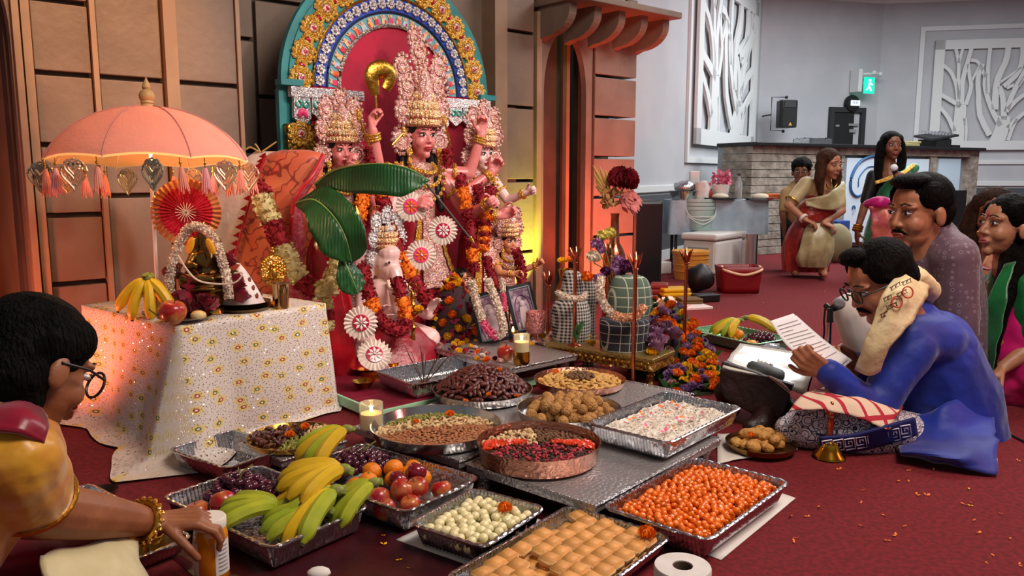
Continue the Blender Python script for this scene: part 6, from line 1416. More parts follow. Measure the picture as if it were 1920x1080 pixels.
graisin = raisin_me('green_raisin', '#9a9a48', '#7a8034'); braisin = raisin_me('dark_raisin', '#4a2c22', '#38201a'); praisin = raisin_me('candied_cherry', '#c23a4c', '#a82a3c'); brnut = raisin_me('brown_nut', '#7a5434', '#664228')
ZS1 = .0865
# almond plate
cA = at(818, 797, .12); cA = V(cA.x, cA.y, ZS1); thali('steel plate sorted with green raisins, cashews and almonds', cA, .228, .040, m_steel)
sx = V(.97, .24, 0); dome_ = lambda R, h: (lambda x, y: .012+h*(1-(x*x+y*y)/(R*R)))
def bed(name, label, c, R, h, m, cat): return tag(stuff(mk(name, MB().lathe([(R, .010)]+[(R*math.cos(i*PI/16), .010+h*math.sin(i*PI/16)) for i in range(1, 8)]+[(0, .010+h)], 40, c), m)), label, cat)
bed('nut_bed', 'bed of mixed nuts under the almonds', cA, .208, .014, pm('nut_mix', '#b08a60', .7, 0, '#8c643c', 60, .6, 120), 'nuts')
rowv = lambda p: p[0]*-.30+p[1]*.95
pts = disc(.200, 560, 21)
lay(almond, 'almond', cA, [p for p in pts if rowv(p) < -.005][:290], dome_(.21, .018), 'brown almond in the front part of the steel plate', 'almonds on the steel plate', 'almond')
lay(cashew, 'cashew', cA, [p for p in pts if -.005 <= rowv(p) < .085], dome_(.21, .018), 'pale cashew in the middle band of the steel plate', 'cashews on the steel plate', 'cashew', 'any')
lay(graisin, 'green_raisin', cA, [p for p in pts if rowv(p) >= .085], dome_(.21, .020), 'green raisin at the back of the steel plate', 'green raisins on the steel plate', 'raisin', 'any')
for x, y, k in ((.04, .10, .7), (-.075, .025, .45)): P_mo.put(cA+V(x, y, .034), (.1, 0, rnd(0, 6)), k, 'orange marigold among the raisins' if k > .5 else 'small orange marigold among the cashews')
# copper plate with sorted sections
cP = at(1010, 835, .13); cP = V(cP.x, cP.y, ZS1); thali('deep hammered copper plate sorted with red and brown dried fruit', cP, .198, .062, m_copw)
bed('dried_fruit_bed', 'bed of dried fruit under the sorted sections', cP+V(0, 0, .022), .184, .012, pm('fruit_mix', '#7a4a34', .7, 0, '#5c3424', 60, .6, 120), 'dried fruit')
pts = disc(.178, 470, 23); up_ = dome_(.19, .016); zP = lambda x, y: up_(x, y)+.022
ang = lambda p: math.degrees(math.atan2(p[1], p[0])) % 360; rad = lambda p: math.hypot(*p)
rb = [p for p in pts if rad(p) > .05 and (150 < ang(p) < 196 or ang(p) < 8 or ang(p) > 335)]
redb = [p for p in rb if 168 < ang(p) < 196 or ang(p) < 8 or ang(p) > 350]
rest = [p for p in pts if p not in redb]
crumb = MB().box((0, 0, 0), (.010, .008, .007)).mesh('candied_peel', pm('peel_red', '#d8361e', .35, 0, '#e85a2a', 50, rnd=.15, coat=.3))
rp = [p for p in disc(.178, 900, 29) if rad(p) > .04 and (166 < ang(p) < 194 or ang(p) < 14 or ang(p) > 350)]
lay(crumb, 'candied_peel', cP, rp, lambda x, y: zP(x, y)+.008, 'red candied peel cube in a band on the copper plate', 'candied peel on the copper plate', 'candied peel', 'any')
lay(cashew, 'cashew', cP, [p for p in rest if 95 < ang(p) <= 172], zP, 'pale cashew in a section of the copper plate', 'cashews on the copper plate', 'cashew', 'any')
lay(brnut, 'brown_nut', cP, [p for p in rest if 8 <= ang(p) <= 95], zP, 'brown nut in the back section of the copper plate', 'brown nuts on the copper plate', 'nut', 'any')
fr = [p for p in rest if ang(p) > 190 and ang(p) < 352]
lay(praisin, 'candied_cherry', cP, fr[::2], lambda x, y: zP(x, y)+.003, 'pink candied cherry in the front of the copper plate', 'candied cherries on the copper plate', 'cherry', 'any')
lay(braisin, 'dark_raisin', cP, fr[1::2], zP, 'dark raisin in the front of the copper plate', 'dark raisins on the copper plate', 'raisin', 'any')
# dates
cD = at(905, 728, .12); cD = V(cD.x, cD.y, ZS1); thali('steel plate piled with brown dates', cD, .205, .036, m_steel)
hD = lambda x, y: .016+.105*max(0, 1-(x*x+y*y)/(.20*.20))**.9
tag(stuff(mk('date_heap', MB().lathe([(.185, .010)]+[(.185*(1-i/10), .010+.092*(1-(1-i/10)**2)**.95) for i in range(1, 11)], 36, cD), pm('date_core', '#3a1714', .5, 0, '#241010', 40, .6, 60))), 'inner heap of dates on the steel plate', 'dates')
dme = nut_mb(.0195, .0098, .0092, 8, 7, .25).mesh('date', pm('date_brown', '#5a2019', .28, 0, '#3c120f', 50, .5, 90, coat=.4, rnd=.30, hue=.012))
pts = disc(.186, 300, 31)[:298]
for x, y in pts:
    e = .01; gx, gy = (hD(x+e, y)-hD(x-e, y))/(2*e), (hD(x, y+e)-hD(x, y-e))/(2*e); nrm = V(-gx, -gy, 1).normalized()
    R_ = nrm.to_track_quat('Z', 'Y').to_matrix() @ Rz(rnd(0, 6.28)) @ Ry(rnd(-.35, .35)); o = link('date', dme, None, (cD.x+x, cD.y+y, cD.z+hD(x, y))); o.rotation_euler = R_.to_euler(); s_ = rnd(.85, 1.2); o.scale = (s_, s_, s_); tag(o, 'glossy brown date in the tall heap', 'date', 'dates heaped on the steel plate')
for x, y in ((.03, -.17), (-.06, -.185), (.07, -.02), (.14, -.13)): P_mo.put(cD+V(x, y, hD(x, y)+.004), (.2, 0, rnd(0, 6)), .42, 'small orange marigold head fallen on the dates', 'marigold heads on the dates')
# crackers
cK = at(1087, 712, .11); cK = V(cK.x, cK.y, ZS1); thali('copper-rimmed plate of pale curved crackers with walnuts in the middle', cK, .198, .032, m_copw)
bed('cracker_bed', 'bed of broken pale crackers', cK, .18, .010, pm('cracker_mix', '#c99a58', .7, 0, '#b58444', 50, .6, 90), 'crackers')
mb = MB(); mb.tube([V(.022*math.sin(a), .022*(math.cos(a)-1)+.004, 0) for a in [-.7+1.4*i/6 for i in range(7)]], [.004, .007, .0078, .008, .0078, .007, .004], 7, flat=.7); kme = mb.mesh('cracker', pm('cracker_tan', '#d9ab62', .6, 0, '#c89650', 40, rnd=.10))
pts = disc(.178, 190, 37)
lay(kme, 'cracker', cK, [p for p in pts if p[0]**2+p[1]**2 > .055**2], dome_(.19, .026), 'pale curved cracker on the copper-rimmed plate', 'crackers on the copper-rimmed plate', 'cracker')
wme = MB(); wme.ball((0, 0, 0), (.012, .010, .009), 8, 6)
for v in wme.v: v *= 1+.35*noise.noise(v*220)
lay(wme.mesh('walnut', pm('walnut_brown', '#7a5a3c', .7, 0, '#5a3c26', 60, rnd=.15)), 'walnut', cK, disc(.06, 34, 38), lambda x, y: .044, 'walnut half in the middle of the crackers', 'walnuts among the crackers', 'walnut', 'any')
P_mo.put(cK+V(-.10, .09, .028), (.1, 0, 1), .6, 'orange marigold head on the crackers')
# laddus
cL = at(1067, 767, .12); cL = V(cL.x, cL.y, ZS1); thali('steel plate of round nut-crusted sweet balls', cL, .195, .042, m_steel)
mb = MB(); mb.ball((0, 0, 0), 1, 14, 10)
for v in mb.v: v *= .021*(1+.10*noise.noise(v*4)+.05*noise.noise(v*11))
lme = mb.mesh('sweet_ball', pm('laddu_tan', '#c9965a', .75, 0, '#b5803f', 90, .8, 160, rnd=.14)); pts = disc(.160, 44, 41)
lay(lme, 'sweet_ball', cL, pts, .030, 'nut-crusted sweet ball in the lower layer', 'lower sweet balls', 'sweet', 'any', (.9, 1.15)); lay(lme, 'sweet_ball', cL, disc(.115, 24, 43), .060, 'nut-crusted sweet ball on top of the pile', 'sweet balls on top', 'sweet', 'any', (.9, 1.2))
# small brass plate of dates and raisins on a foil tray
cS = at(548, 815, .09); cS = V(cS.x, cS.y, .0); foil_pan('empty foil pan between the tablecloth and the grapes', V(at(430, 842, .07).x, at(430, 842, .07).y, .002), RZ2+PI/2+.1, .33, .26, .075)
peeth('small silver low table under the brass plate of dates', V(cS.x, cS.y, 0), .26, .26, .06, RZ2); cS.z = .0665; thali('brass plate sorted with dates, raisins and pale seeds', cS, .155, .022, m_brass)
pts = disc(.138, 230, 51)
lay(dme, 'date', cS, [p for p in pts if p[0] < -.01][::2], .020, 'brown date on the small brass plate', 'dates on the small brass plate', 'date', 'any', (.7, .9)); lay(graisin, 'green_raisin', cS, [p for p in pts if p[0] >= -.01 and p[1] < -.01], .019, 'green raisin on the small brass plate', 'green raisins on the small brass plate', 'raisin', 'any')
lay(cashew, 'pale_seed', cS, [p for p in pts if p[0] > .04 and p[1] >= -.01], .019, 'pale seed on the small brass plate', 'pale seeds on the small brass plate', 'seed', 'any'); lay(braisin, 'dark_raisin', cS, [p for p in pts if -.01 <= p[0] <= .04 and p[1] >= -.01], .019, 'dark raisin on the small brass plate', 'dark raisins on the small brass plate', 'raisin', 'any')
for x, y in ((.0, -.03), (.03, .06)): P_mo.put(cS+V(x, y, .024), (.1, 0, rnd(0, 6)), .7, 'orange marigold head on the small brass plate', 'marigold heads on the small brass plate')
# empty foil pan standing behind the dates
foil_pan('empty shiny foil pan behind the dates', V(-.315, 3.52, ZP+.001), RZ_ALTAR, .53, .33, .075)
FA = [at(290, 925, .085), at(515, 1033, .085), at(708, 950, .085)]; fa = (FA[1]-FA[0]).normalized(); rzA = math.atan2(fa.y, fa.x); cFA = (FA[0]+FA[2])/2; cFA = V(cFA.x, cFA.y, .002)
foil_pan('foil pan of bananas, apples and dark grapes beside the jar', cFA, rzA); LA = local(cFA, rzA)
FB = [at(908, 890, .085), at(755, 962, .085)]; fb = (FB[0]-FB[1]).normalized(); fl_ = V(-fb.y, fb.x, 0); cFB = (FB[0]+FB[1])/2+fl_*.265; cFB = V(cFB.x, cFB.y, .002); rzFB = math.atan2(-fl_.y, -fl_.x)
foil_pan('foil pan of oranges, plums and grapes behind the bananas', cFB, rzFB); LB = local(cFB, rzFB)
gme = MB().ball((0, 0, 0), .0140, 10, 8).mesh('grape', pm('grape_purple', '#3d1226', .22, 0, '#5a1c34', 12, coat=.4, rnd=.25, sss=.1))
def grapes(label, c, n, a, b, h, seed):
    root = thing('grape_bunch', label, 'grapes', c); rr = random.Random(seed)
    for x, y in spots(a, b, n, seed):
        k = max(0, 1-(2*x/a)**2)*max(0, 1-(2*y/b)**2); link('grape', gme, root, (x, y, .012+h*math.sqrt(k)+rr.uniform(-.003, .004)), (0, 0, rr.uniform(0, 6)))
    for x, y in spots(a*.7, b*.7, n//3, seed+1): link('grape', gme, root, (x, y, .012+h*.55))
    mb = MB()
    for i in range(5): d = V(rr.uniform(-.5, .5), rr.uniform(-.5, .5), .5); mb.tube([d*.03+V(0, 0, h*.8), d*.09+V(0, 0, h*.8)], .0018, 5)
    mb.tube([(0, 0, h*.6), (.02, 0, h+.03), (.05, .01, h+.05)], .0028, 5); mk('grape_stem', mb, pm('grape_stem', '#7d7a4a', .8), root); return root
grapes('dark red grape bunch in the pan corner by the tablecloth', LA(-.17, .02, .018), 46, .16, .20, .07, 61); grapes('dark red grape bunch beside the red plum', LA(.0, .115, .018), 40, .22, .09, .075, 62); grapes('purple grape bunch beneath the steel almond plate', LB(-.13, .03, .02), 70, .20, .20, .075, 63)
def put_fruit(P, Lf, x, y, z, s_, label, group=None): P.put(Lf(x, y, z), (rnd(-.6, .6), rnd(-.6, .6), rnd(0, 6)), s_, label, group)
for x, y, z, s_, lab in ((-.13, -.12, .02, .95, 'red apple at the pan corner by the glass jar'), (-.075, -.075, .045, 1.0, 'yellow-red apple on the grapes'), (-.035, -.035, .05, .9, 'dark red apple beside the green bananas')): put_fruit(P_apple, LA, x, y, z, s_, lab)
P_plum = Proto(apple_proto('plum', pm('plum_red', '#6f1024', .2, 0, '#8c1a2e', 6, coat=.5, rnd=.15), 'dark red plum on the grapes', None, .034)); put_fruit(P_plum, LA, .04, .075, .07, 1.0, 'large dark plum above the grape bunch'); put_fruit(P_plum, LA, .075, .115, .06, .85, 'smaller dark plum near the pan rim')
m_oran = pm('orange_peel', '#e8860f', .4, 0, '#d97408', 40, .25, 200, rnd=.10)
om = MB(); om.ball((0, 0, .028), (.031, .031, .027), 18, 12); P_or = Proto(thing('tangerine', 'tangerine', 'tangerine')); mk('peel', om, m_oran, P_or.r); mk('navel', MB().ball((0, 0, .055), (.005, .005, .002), 8, 4), m_stem, P_or.r)
for i, (x, y, z, s_) in enumerate(((.02, .10, .045, 1), (.02, .04, .06, 1), (-.04, -.02, .055, 1.0), (.06, .06, .05, 1.05), (.09, .085, .03, 1), (.0, -.06, .05, .95), (.06, -.0, .05, .9), (-.03, -.10, .04, .95), (.05, -.10, .04, .9), (.11, .03, .03, .95))): put_fruit(P_or, LB, x, y, z, s_, 'bright tangerine among the grapes and plums', 'tangerines in the fruit pan')
for i, (x, y, z, s_, lab) in enumerate(((.125, -.06, .045, 1.0, 'yellow-blushed apple on top by the pan end'), (.165, .0, .045, .95, 'red and yellow apple against the pan end'), (.11, -.11, .03, .95, 'red apple low by the near rim'), (.19, -.06, .02, .85, 'pale apple deep in the pan end'), (.19, .07, .02, .85, 'red apple in the far pan corner'), (.16, -.12, .02, .9, 'pink apple beneath the stacked ones'))): put_fruit(P_apple, LB, x, y, z, s_, lab)
for x, y, z in ((.085, -.035, .06), (.10, .03, .07)): put_fruit(P_plum, LB, x, y, z, .95, 'glossy red plum among the tangerines', 'plums in the tangerine pan')
# banana bunches
def fan_bunch(label, base, d, n, spread, kinds, s_=1.0, up=V(0, 0, -1), tilt=0):
    d = Vector(d).normalized(); side = d.cross(V(0, 0, 1)).normalized(); F = []
    for i in range(n):
        f = (i-(n-1)/2); dd = (d+side*spread*f+V(0, 0, -.03*abs(f)+tilt*(i % 2))).normalized(); F.append((dd, up, kinds[i % len(kinds)]))
    return bunch(label, base, F, 'y', s_)
W_ = lambda x, y, Y: atd(x, y, Y)
fan_bunch('yellow banana bunch lying on top with its crown to the right', W_(645, 880, 2.22), W_(520, 915, 2.14)-W_(645, 880, 2.22), 5, .42, 'yyy', 1.15, V(0, .1, -1))
fan_bunch('greenish banana bunch over the front rim of the pan', W_(630, 920, 2.12), W_(510, 1000, 2.02)-W_(630, 920, 2.12), 5, .40, 'gyg', 1.25, V(.1, 0, -1))
fan_bunch('green banana bunch pointing at the glass jar', W_(525, 950, 2.10), W_(420, 958, 2.08)-W_(525, 950, 2.10), 4, .42, 'gg', 1.05, V(0, 0, -1))
fan_bunch('green-tipped bananas at the right rim of the pan', W_(702, 905, 2.16), W_(640, 955, 2.12)-W_(702, 905, 2.16), 4, .36, 'gg', 1.0, V(0, 0, -1))
fan_bunch('yellow bananas standing over the grapes by the brass plate', W_(650, 805, 2.52), W_(580, 850, 2.44)-W_(650, 805, 2.52), 4, .36, 'yg', 1.1, V(0, 0, -1))
fan_bunch('green bananas lying low across the pan front', W_(610, 955, 2.08), W_(470, 992, 2.03)-W_(610, 955, 2.08), 4, .34, 'gg', 1.1, V(0, 0, -1))
LT = [at(150, 905, .055), at(362, 1016, .055)]; lt = (LT[1]-LT[0]).normalized(); cT = (LT[0]+LT[1])/2-V(-lt.y, lt.x, 0)*(-.0)+V(lt.y, -lt.x, 0)*.145; cT = V(cT.x, cT.y, .002)
foil_pan('shallow foil tray holding a cup beside the seated woman', cT, math.atan2(lt.y, lt.x), .60, .33, .055)
o = thing('dark_bowl', 'small dark bowl in the shallow foil tray', 'bowl', at(188, 935, .012)+V(0, 0, -.004)); mk('bowl', MB().lathe([(0, 0), (.03, 0), (.05, .025), (.054, .03), (.046, .028), (.02, .008), (0, .008)], 24), pm('dark_metal', '#3a3230', .3, .8), o); mk('cotton', MB().ball((0, 0, .018), (.022, .018, .012), 8, 6), pm('cotton_white', '#e6e0dc', .9), o)
o = thing('brass_cup', 'shiny brass cup lying in the shallow foil tray', 'cup', at(283, 1040, .02)); mk('cup', MB().lathe([(0, 0), (.03, 0), (.04, .03), (.036, .055), (.032, .055), (.03, .01), (0, .01)], 24), m_brass, o)
def cloth_motif(name, c, mc, scale, thr=.22, rough=.6, sheen=.3, mc2=None, bumpy=.2):
    m = pm(name, c, rough, 0, sheen=sheen); nt = m.node_tree; nd = nt.nodes; lk = nt.links; b = nd['Principled BSDF']; tc = nd.new('ShaderNodeTexCoord')
    v = nd.new('ShaderNodeTexVoronoi'); v.inputs['Scale'].default_value = scale; v.inputs['Randomness'].default_value = .35; lk.new(tc.outputs['Object'], v.inputs['Vector'])
    r = nd.new('ShaderNodeValToRGB'); r.color_ramp.interpolation = 'CONSTANT'; e = r.color_ramp.elements; e[0].color = lin(mc); e[1].position = thr; e[1].color = lin(c)
    if mc2: q = e.new(thr*.45); q.color = lin(mc2)
    lk.new(v.outputs['Distance'], r.inputs[0]); lk.new(r.outputs[0], b.inputs['Base Color'])
    n = nd.new('ShaderNodeTexNoise'); n.inputs['Scale'].default_value = 9; lk.new(tc.outputs['Object'], n.inputs['Vector']); bp = nd.new('ShaderNodeBump'); bp.inputs['Strength'].default_value = bumpy; bp.inputs['Distance'].default_value = .03; lk.new(n.outputs['Fac'], bp.inputs['Height']); lk.new(bp.outputs[0], b.inputs['Normal'])
    return m
def silk(name, c, c2, rough=.35): return pm(name, c, rough, 0, c2, 7, .35, 12, sheen=.4)
s_a = skin('skin_tan', '#a86c4e', '#9a6044'); s_b = skin('skin_brown', '#84523a', '#764730'); s_c = skin('skin_light', '#b07a5c', '#a46e50')
def tubering(mb, p, ax, R, r): mb.ring(p, R, r, 22, 7, ax)
CK = [1.0]
def cover(name, chain, m, parent, voxel=.009, it=4, disp=0, ds=.08):
    mb = MB()
    for ch in chain: mb.chain([(Vector(p), r*CK[0]) for p, r in ch], 14)
    return remesh(mk(name, mb, m, parent), voxel, it, disp, ds)
CK[0] = 1.08
PY = 2.95
o = thing('person', 'man in a blue tunic and black glasses sitting cross-legged and reading a paper', 'person', (0, 0, 0)); pr_ = o
hc = J(1648, 528, PY); R = Rdir(V(-.86, -.16, -.46)); b = MB(); head_geo(b, hc, R, 1.2)
sL, eL, wL = J(1712, 650, PY-.06), J(1640, 772, PY-.12), J(1552, 697, PY-.12); sR, eR, wR = J(1700, 640, PY+.24), J(1640, 730, PY+.24), J(1592, 668, PY+.14)
b.chain([(hc+V(.06, .02, -.12), .065), (J(1728, 640, PY+.10), .11), (J(1765, 740, PY+.12), .13), (J(1785, 830, PY+.14), .14)])
for S_, E_, W_2 in ((sL, eL, wL), (sR, eR, wR)): b.chain([(S_, .055), (E_, .045), (W_2, .030)])
hand_geo(b, wL, J(1515, 676, PY-.12)-wL, V(.1, .8, .25), 1, 1.15, 1.10, thumb=.6); hand_geo(b, wR, J(1560, 655, PY+.10)-wR, V(-.1, -.5, -.3), -1, .65, 1.08)
kn, ft = J(1500, 800, PY-.10), J(1660, 838, PY-.10); knR, ftR = J(1560, 760, PY+.40), J(1620, 800, PY+.2); hipL = J(1755, 835, PY+.02); hipR = J(1755, 820, PY+.26)
for h_, k_, f_ in ((hipL, kn, ft), (hipR, knR, ftR)): b.chain([(h_, .085), (k_, .06), (f_, .045)])
remesh(mk('body', b, s_a, o), .0052, 2)
face_parts(o, hc, R, 1.2, mous=m_hair)
hb = MB(); hair_cap(hb, hc, R, 1.2, 1.03); hb.ball(hc+R @ (V(0, .05, .115)*1.2), (.055, .05, .03), 12, 8, R); remesh(mk('hair', hb, m_hair, o), .0055, 1)
gl_ = MB(); 
for q in (-1, 1): gl_.ring(hc+R @ (V(q*.034, .104, .006)*1.2),   .025, .0034, 20, 6, R @ V(q*.12, 1, 0)); gl_.tube([hc+R @ (V(q*.060, .098, .012)*1.2), hc+R @ (V(q*.082, .04, .014)*1.2), hc+R @ (V(q*.084, -.02, .008)*1.2)], .003, 6)
gl_.tube([hc+R @ (V(-.008, .108, .012)*1.2), hc+R @ (V(.008, .108, .012)*1.2)], .003, 6); mk('glasses', gl_, m_black, o)
m_bluek = pm('blue_cotton', '#162f98', .6, 0, '#11257c', 5, .45, 9, sheen=.3)
cover('tunic', [[(J(1712, 610, PY+.10), .105), (J(1745, 665, PY+.10), .165), (J(1775, 750, PY+.12), .185), (J(1795, 825, PY+.12), .175)], [(J(1700, 632, PY-.04), .085), (J(1755, 640, PY+.02), .10)], [(sL, .080), (eL, .066), (J(1556, 700, PY-.12), .048)], [(sR, .075), (eR, .06), (J(1608, 678, PY+.17), .042)], [(J(1790, 840, PY), .12), (J(1745, 850, PY-.06), .07)]], m_bluek, o, .010, 5, .022, .16)
# spread tail of the tunic on the carpet
tl = sheet([[J(1690, 790, PY), J(1770, 760, PY-.10), J(1850, 720, PY+.02)], [J(1690, 830, PY-.14), J(1782, 815, PY-.18), J(1866, 775, PY-.04)], [at(1690, 846, .05), at(1785, 856, .06), at(1868, 842, .06)], [at(1692, 852, .02), at(1785, 876, .02), at(1868, 890, .012)]], 20, 20, .012, 14); solid(mk('tunic_tail', tl, m_bluek, o), .006)
def block_print():
    m = pm('block_print', '#cfc8cf', .8); nt = m.node_tree; nd = nt.nodes; lk = nt.links; b = nd['Principled BSDF']; tc = nd.new('ShaderNodeTexCoord'); v = nd.new('ShaderNodeTexVoronoi'); v.feature = 'DISTANCE_TO_EDGE'; v.inputs['Scale'].default_value = 30; lk.new(tc.outputs['Object'], v.inputs['Vector'])
    w_ = nd.new('ShaderNodeTexVoronoi'); w_.inputs['Scale'].default_value = 30; lk.new(tc.outputs['Object'], w_.inputs['Vector']); r = nd.new('ShaderNodeValToRGB'); r.color_ramp.interpolation = 'CONSTANT'; e = r.color_ramp.elements; e[0].color = lin('#1d1f45'); e[1].position = .030; e[1].color = lin('#cfc8cf'); lk.new(v.outputs['Distance'], r.inputs[0])
    s_ = nd.new('ShaderNodeMath'); s_.operation = 'MULTIPLY'; s_.inputs[1].default_value = 4.2; lk.new(w_.outputs['Distance'], s_.inputs[0]); f_ = nd.new('ShaderNodeMath'); f_.operation = 'FRACT'; lk.new(s_.outputs[0], f_.inputs[0]); g_ = nd.new('ShaderNodeMath'); g_.operation = 'LESS_THAN'; g_.inputs[1].default_value = .26; lk.new(f_.outputs[0], g_.inputs[0])
    x = nd.new('ShaderNodeMix'); x.data_type = 'RGBA'; x.inputs['B'].default_value = lin('#1d1f45'); lk.new(g_.outputs[0], x.inputs['Factor']); lk.new(r.outputs[0], x.inputs['A']); lk.new(x.outputs['Result'], b.inputs['Base Color']); return m
m_print = block_print()
cover('printed_wrap', [[(hipL, .10), (J(1600, 800, PY-.13), .092), (kn+V(.02, 0, 0), .075), (J(1480, 805, PY-.10), .05)], [(kn, .06), (J(1600, 815, PY-.10), .06), (ft, .06)], [(hipR, .10), (knR, .08)]], m_print, o, .009, 4)
wb_ = sheet([[J(1535, 820, PY-.24), J(1600, 814, PY-.25), J(1660, 798, PY-.25), J(1715, 783, PY-.2)], [J(1540, 848, PY-.20), J(1605, 846, PY-.21), J(1665, 832, PY-.21), J(1720, 815, PY-.17)]], 8, 24); bdr = solid(mk('navy_border', wb_, pm('navy_cotton', '#171d5c', .7), o), .008)
for i in range(8):                                            # square spirals printed along the border
    f = (i+.6)/8.6; p0 = J(1535+180*f, 820-37*f*f, PY-.25+.03*f*f); p1 = J(1540+180*f, 848-33*f*f, PY-.212+.03*f*f); dx = V(.040, .004, .006); M0 = p0.lerp(p1, .5)+V(0, -.009, 0); dz = (p0-p1)*.42
    sp_ = [(-.5, -1), (.5, -1), (.5, 1), (-.5, 1), (-.5, -.4), (.22, -.4), (.22, .5), (-.15, .5), (-.15, .1)]; mk('printed_spiral', MB().tube([M0+dx*x*.85+dz*y*.8 for x, y in sp_], .0028, 4), pm('print_white', '#c9c6da', .7), bdr)
gm = sheet([[J(1480, 772, PY-.21), J(1500, 745, PY-.16), J(1530, 730, PY-.06)], [J(1545, 768, PY-.24), J(1560, 744, PY-.19), J(1580, 735, PY-.08)], [J(1610, 784, PY-.25), J(1625, 754, PY-.20), J(1640, 745, PY-.08)], [J(1668, 806, PY-.25), J(1684, 775, PY-.20), J(1694, 762, PY-.08)]], 26, 14, .006, 20)
m_gam = plaid('gamcha_check', '#e0c7ae', '', 14, '#b5283a', .22); solid(mk('checked_towel', gm, m_gam, o), .005)
m_shawl = pm('cream_shawl', '#e2d0a4', .8, 0, '#d2bd8e', 10, .25, 30)
sh = solid(mk('shawl', sheet([[J(x, y, PY+d) for x, y, d in r] for r in (((1694, 505, -.02), (1720, 500, .04), (1742, 535, .02)), ((1660, 545, -.14), (1692, 545, -.17), (1728, 572, -.12)), ((1638, 600, -.17), (1662, 604, -.20), (1700, 612, -.19)), ((1620, 650, -.16), (1640, 655, -.20), (1668, 650, -.20)), ((1606, 692, -.13), (1624, 702, -.17), (1648, 694, -.17)))], 24, 12, .008, 22), m_shawl, o), .014)
cover('shawl_roll', [[(J(1690, 520, PY-.06), .026), (J(1722, 520, PY+.02), .036), (J(1742, 545, PY+.08), .040), (J(1725, 560, PY+.16), .036)]], m_shawl, o, .007, 3, .010, .05)
for (x0, y0), (x1, y1) in (((1655, 560), (1672, 552)), ((1660, 575), (1682, 566)), ((1668, 540), (1688, 528)), ((1680, 552), (1700, 542)), ((1690, 530), (1708, 522)), ((1650, 590), (1664, 583))):
    mb = MB(); p0, p1 = J(x0, y0, PY-.205), J(x1, y1, PY-.200); mb.tube([p0, p1], .0016, 4)
    for k in range(5): q = p0.lerp(p1, (k+.5)/5); mb.tube([q, q+V(.004*(-1)**k, 0, -.012), q+V(.008, 0, -.010)], .0014, 4)
    mk('shawl_script', mb, pm('script_brown', '#5c3a2a', .8), sh)
for x, y in ((1702, 548), (1682, 566)): mk('shawl_roundel', MB().ring(J(x, y, PY-.205), .020, .0026, 18, 5, V(.2, -1, .2)), pm('roundel_red', '#b8402c', .8), sh)
# paper he reads
pp_ = sheet([[J(1444, 602, PY+.02), J(1487, 588, PY+.12)], [J(1480, 652, PY-.06), J(1540, 634, PY+.06)], [J(1556, 702, PY-.13), J(1592, 672, PY+.02)]], 16, 10)
ps = thing('paper_sheet', 'printed white sheets held by the man in the blue tunic', 'paper', (0, 0, 0)); solid(mk('sheet', pp_, pm('paper_print', '#dcd2d2', .7), ps), .002)
L1 = [J(1452, 602, PY+.02), J(1482, 592, PY+.10)]; L2 = [J(1545, 694, PY-.125), J(1580, 668, PY)]
solid(mk('sheet', sheet([[J(1450, 606, PY+.035), J(1493, 592, PY+.135)], [J(1488, 657, PY-.045), J(1546, 638, PY+.075)], [J(1562, 704, PY-.115), J(1598, 676, PY+.035)]], 16, 10), MATS['paper_print'], ps), .002)
vs_ = pp_.v
def onsheet(u, v): i = u*16; j = v*10; a_ = vs_[int(i)*11+int(j)]; return a_
for i in range(2, 14):
    ln = [vs_[i*11+j]+V(0, -.003, .003) for j in range(1, 10 if i % 4 else 6)]; mk('print_line', MB().tube(ln, .0011, 4), pm('print_grey', '#8f8488', .8), ps)

CK[0] = 1.07; QY = 3.36
o = thing('person', 'man with a moustache in a mauve patterned tunic sitting behind the reader', 'person', (0, 0, 0)); hc = J(1722, 398, QY); R = Rdir(V(-.90, -.34, -.10)); b = MB(); head_geo(b, hc, R, 1.29)
sL, eL, wL = J(1792, 492, QY-.10), J(1800, 615, QY-.14), J(1690, 655, QY-.05); sR, eR, wR = J(1714, 486, QY+.24), J(1690, 610, QY+.30), J(1625, 640, QY+.22)
b.chain([(hc+V(.06, .03, -.14), .07), (J(1765, 520, QY+.06), .12), (J(1765, 650, QY+.08), .14), (J(1765, 780, QY+.1), .15)])
for S_, E_, W_2 in ((sL, eL, wL), (sR, eR, wR)): b.chain([(S_, .058), (E_, .046), (W_2, .03)]); hand_geo(b, W_2, V(-.9, -.1, -.2), V(0, 0, -1), 1, .35, 1.1)
for q, (k_, f_) in enumerate((((J(1600, 590, QY+.02)), J(1640, 720, QY+.0)), (J(1610, 640, QY+.38), J(1650, 760, QY+.3)))): b.chain([(J(1765, 785, QY+.02+.2*q), .10), (k_, .065), (f_, .05)])
remesh(mk('body', b, s_a, o), .0055, 2); face_parts(o, hc, R, 1.29, mous=m_hair)
mb = MB(); mb.ball(hc+R @ (V(0, .058, -.106)*1.29), (.03, .022, .018), 10, 8, R); mk('goatee', mb, pm('stubble', '#3a2820', .9), o)
hb = MB(); hair_cap(hb, hc, R, 1.29, 1.02, -.01); hb.ball(hc+R @ (V(0, .03, .105)*1.29), (.085, .08, .032), 14, 8, R); remesh(mk('hair', hb, m_hair, o), .0055, 1)
m_mauve = cloth_motif('mauve_print', '#5d4552', '#3c2c40', 38, .30, .75, .3, '#7a6672')
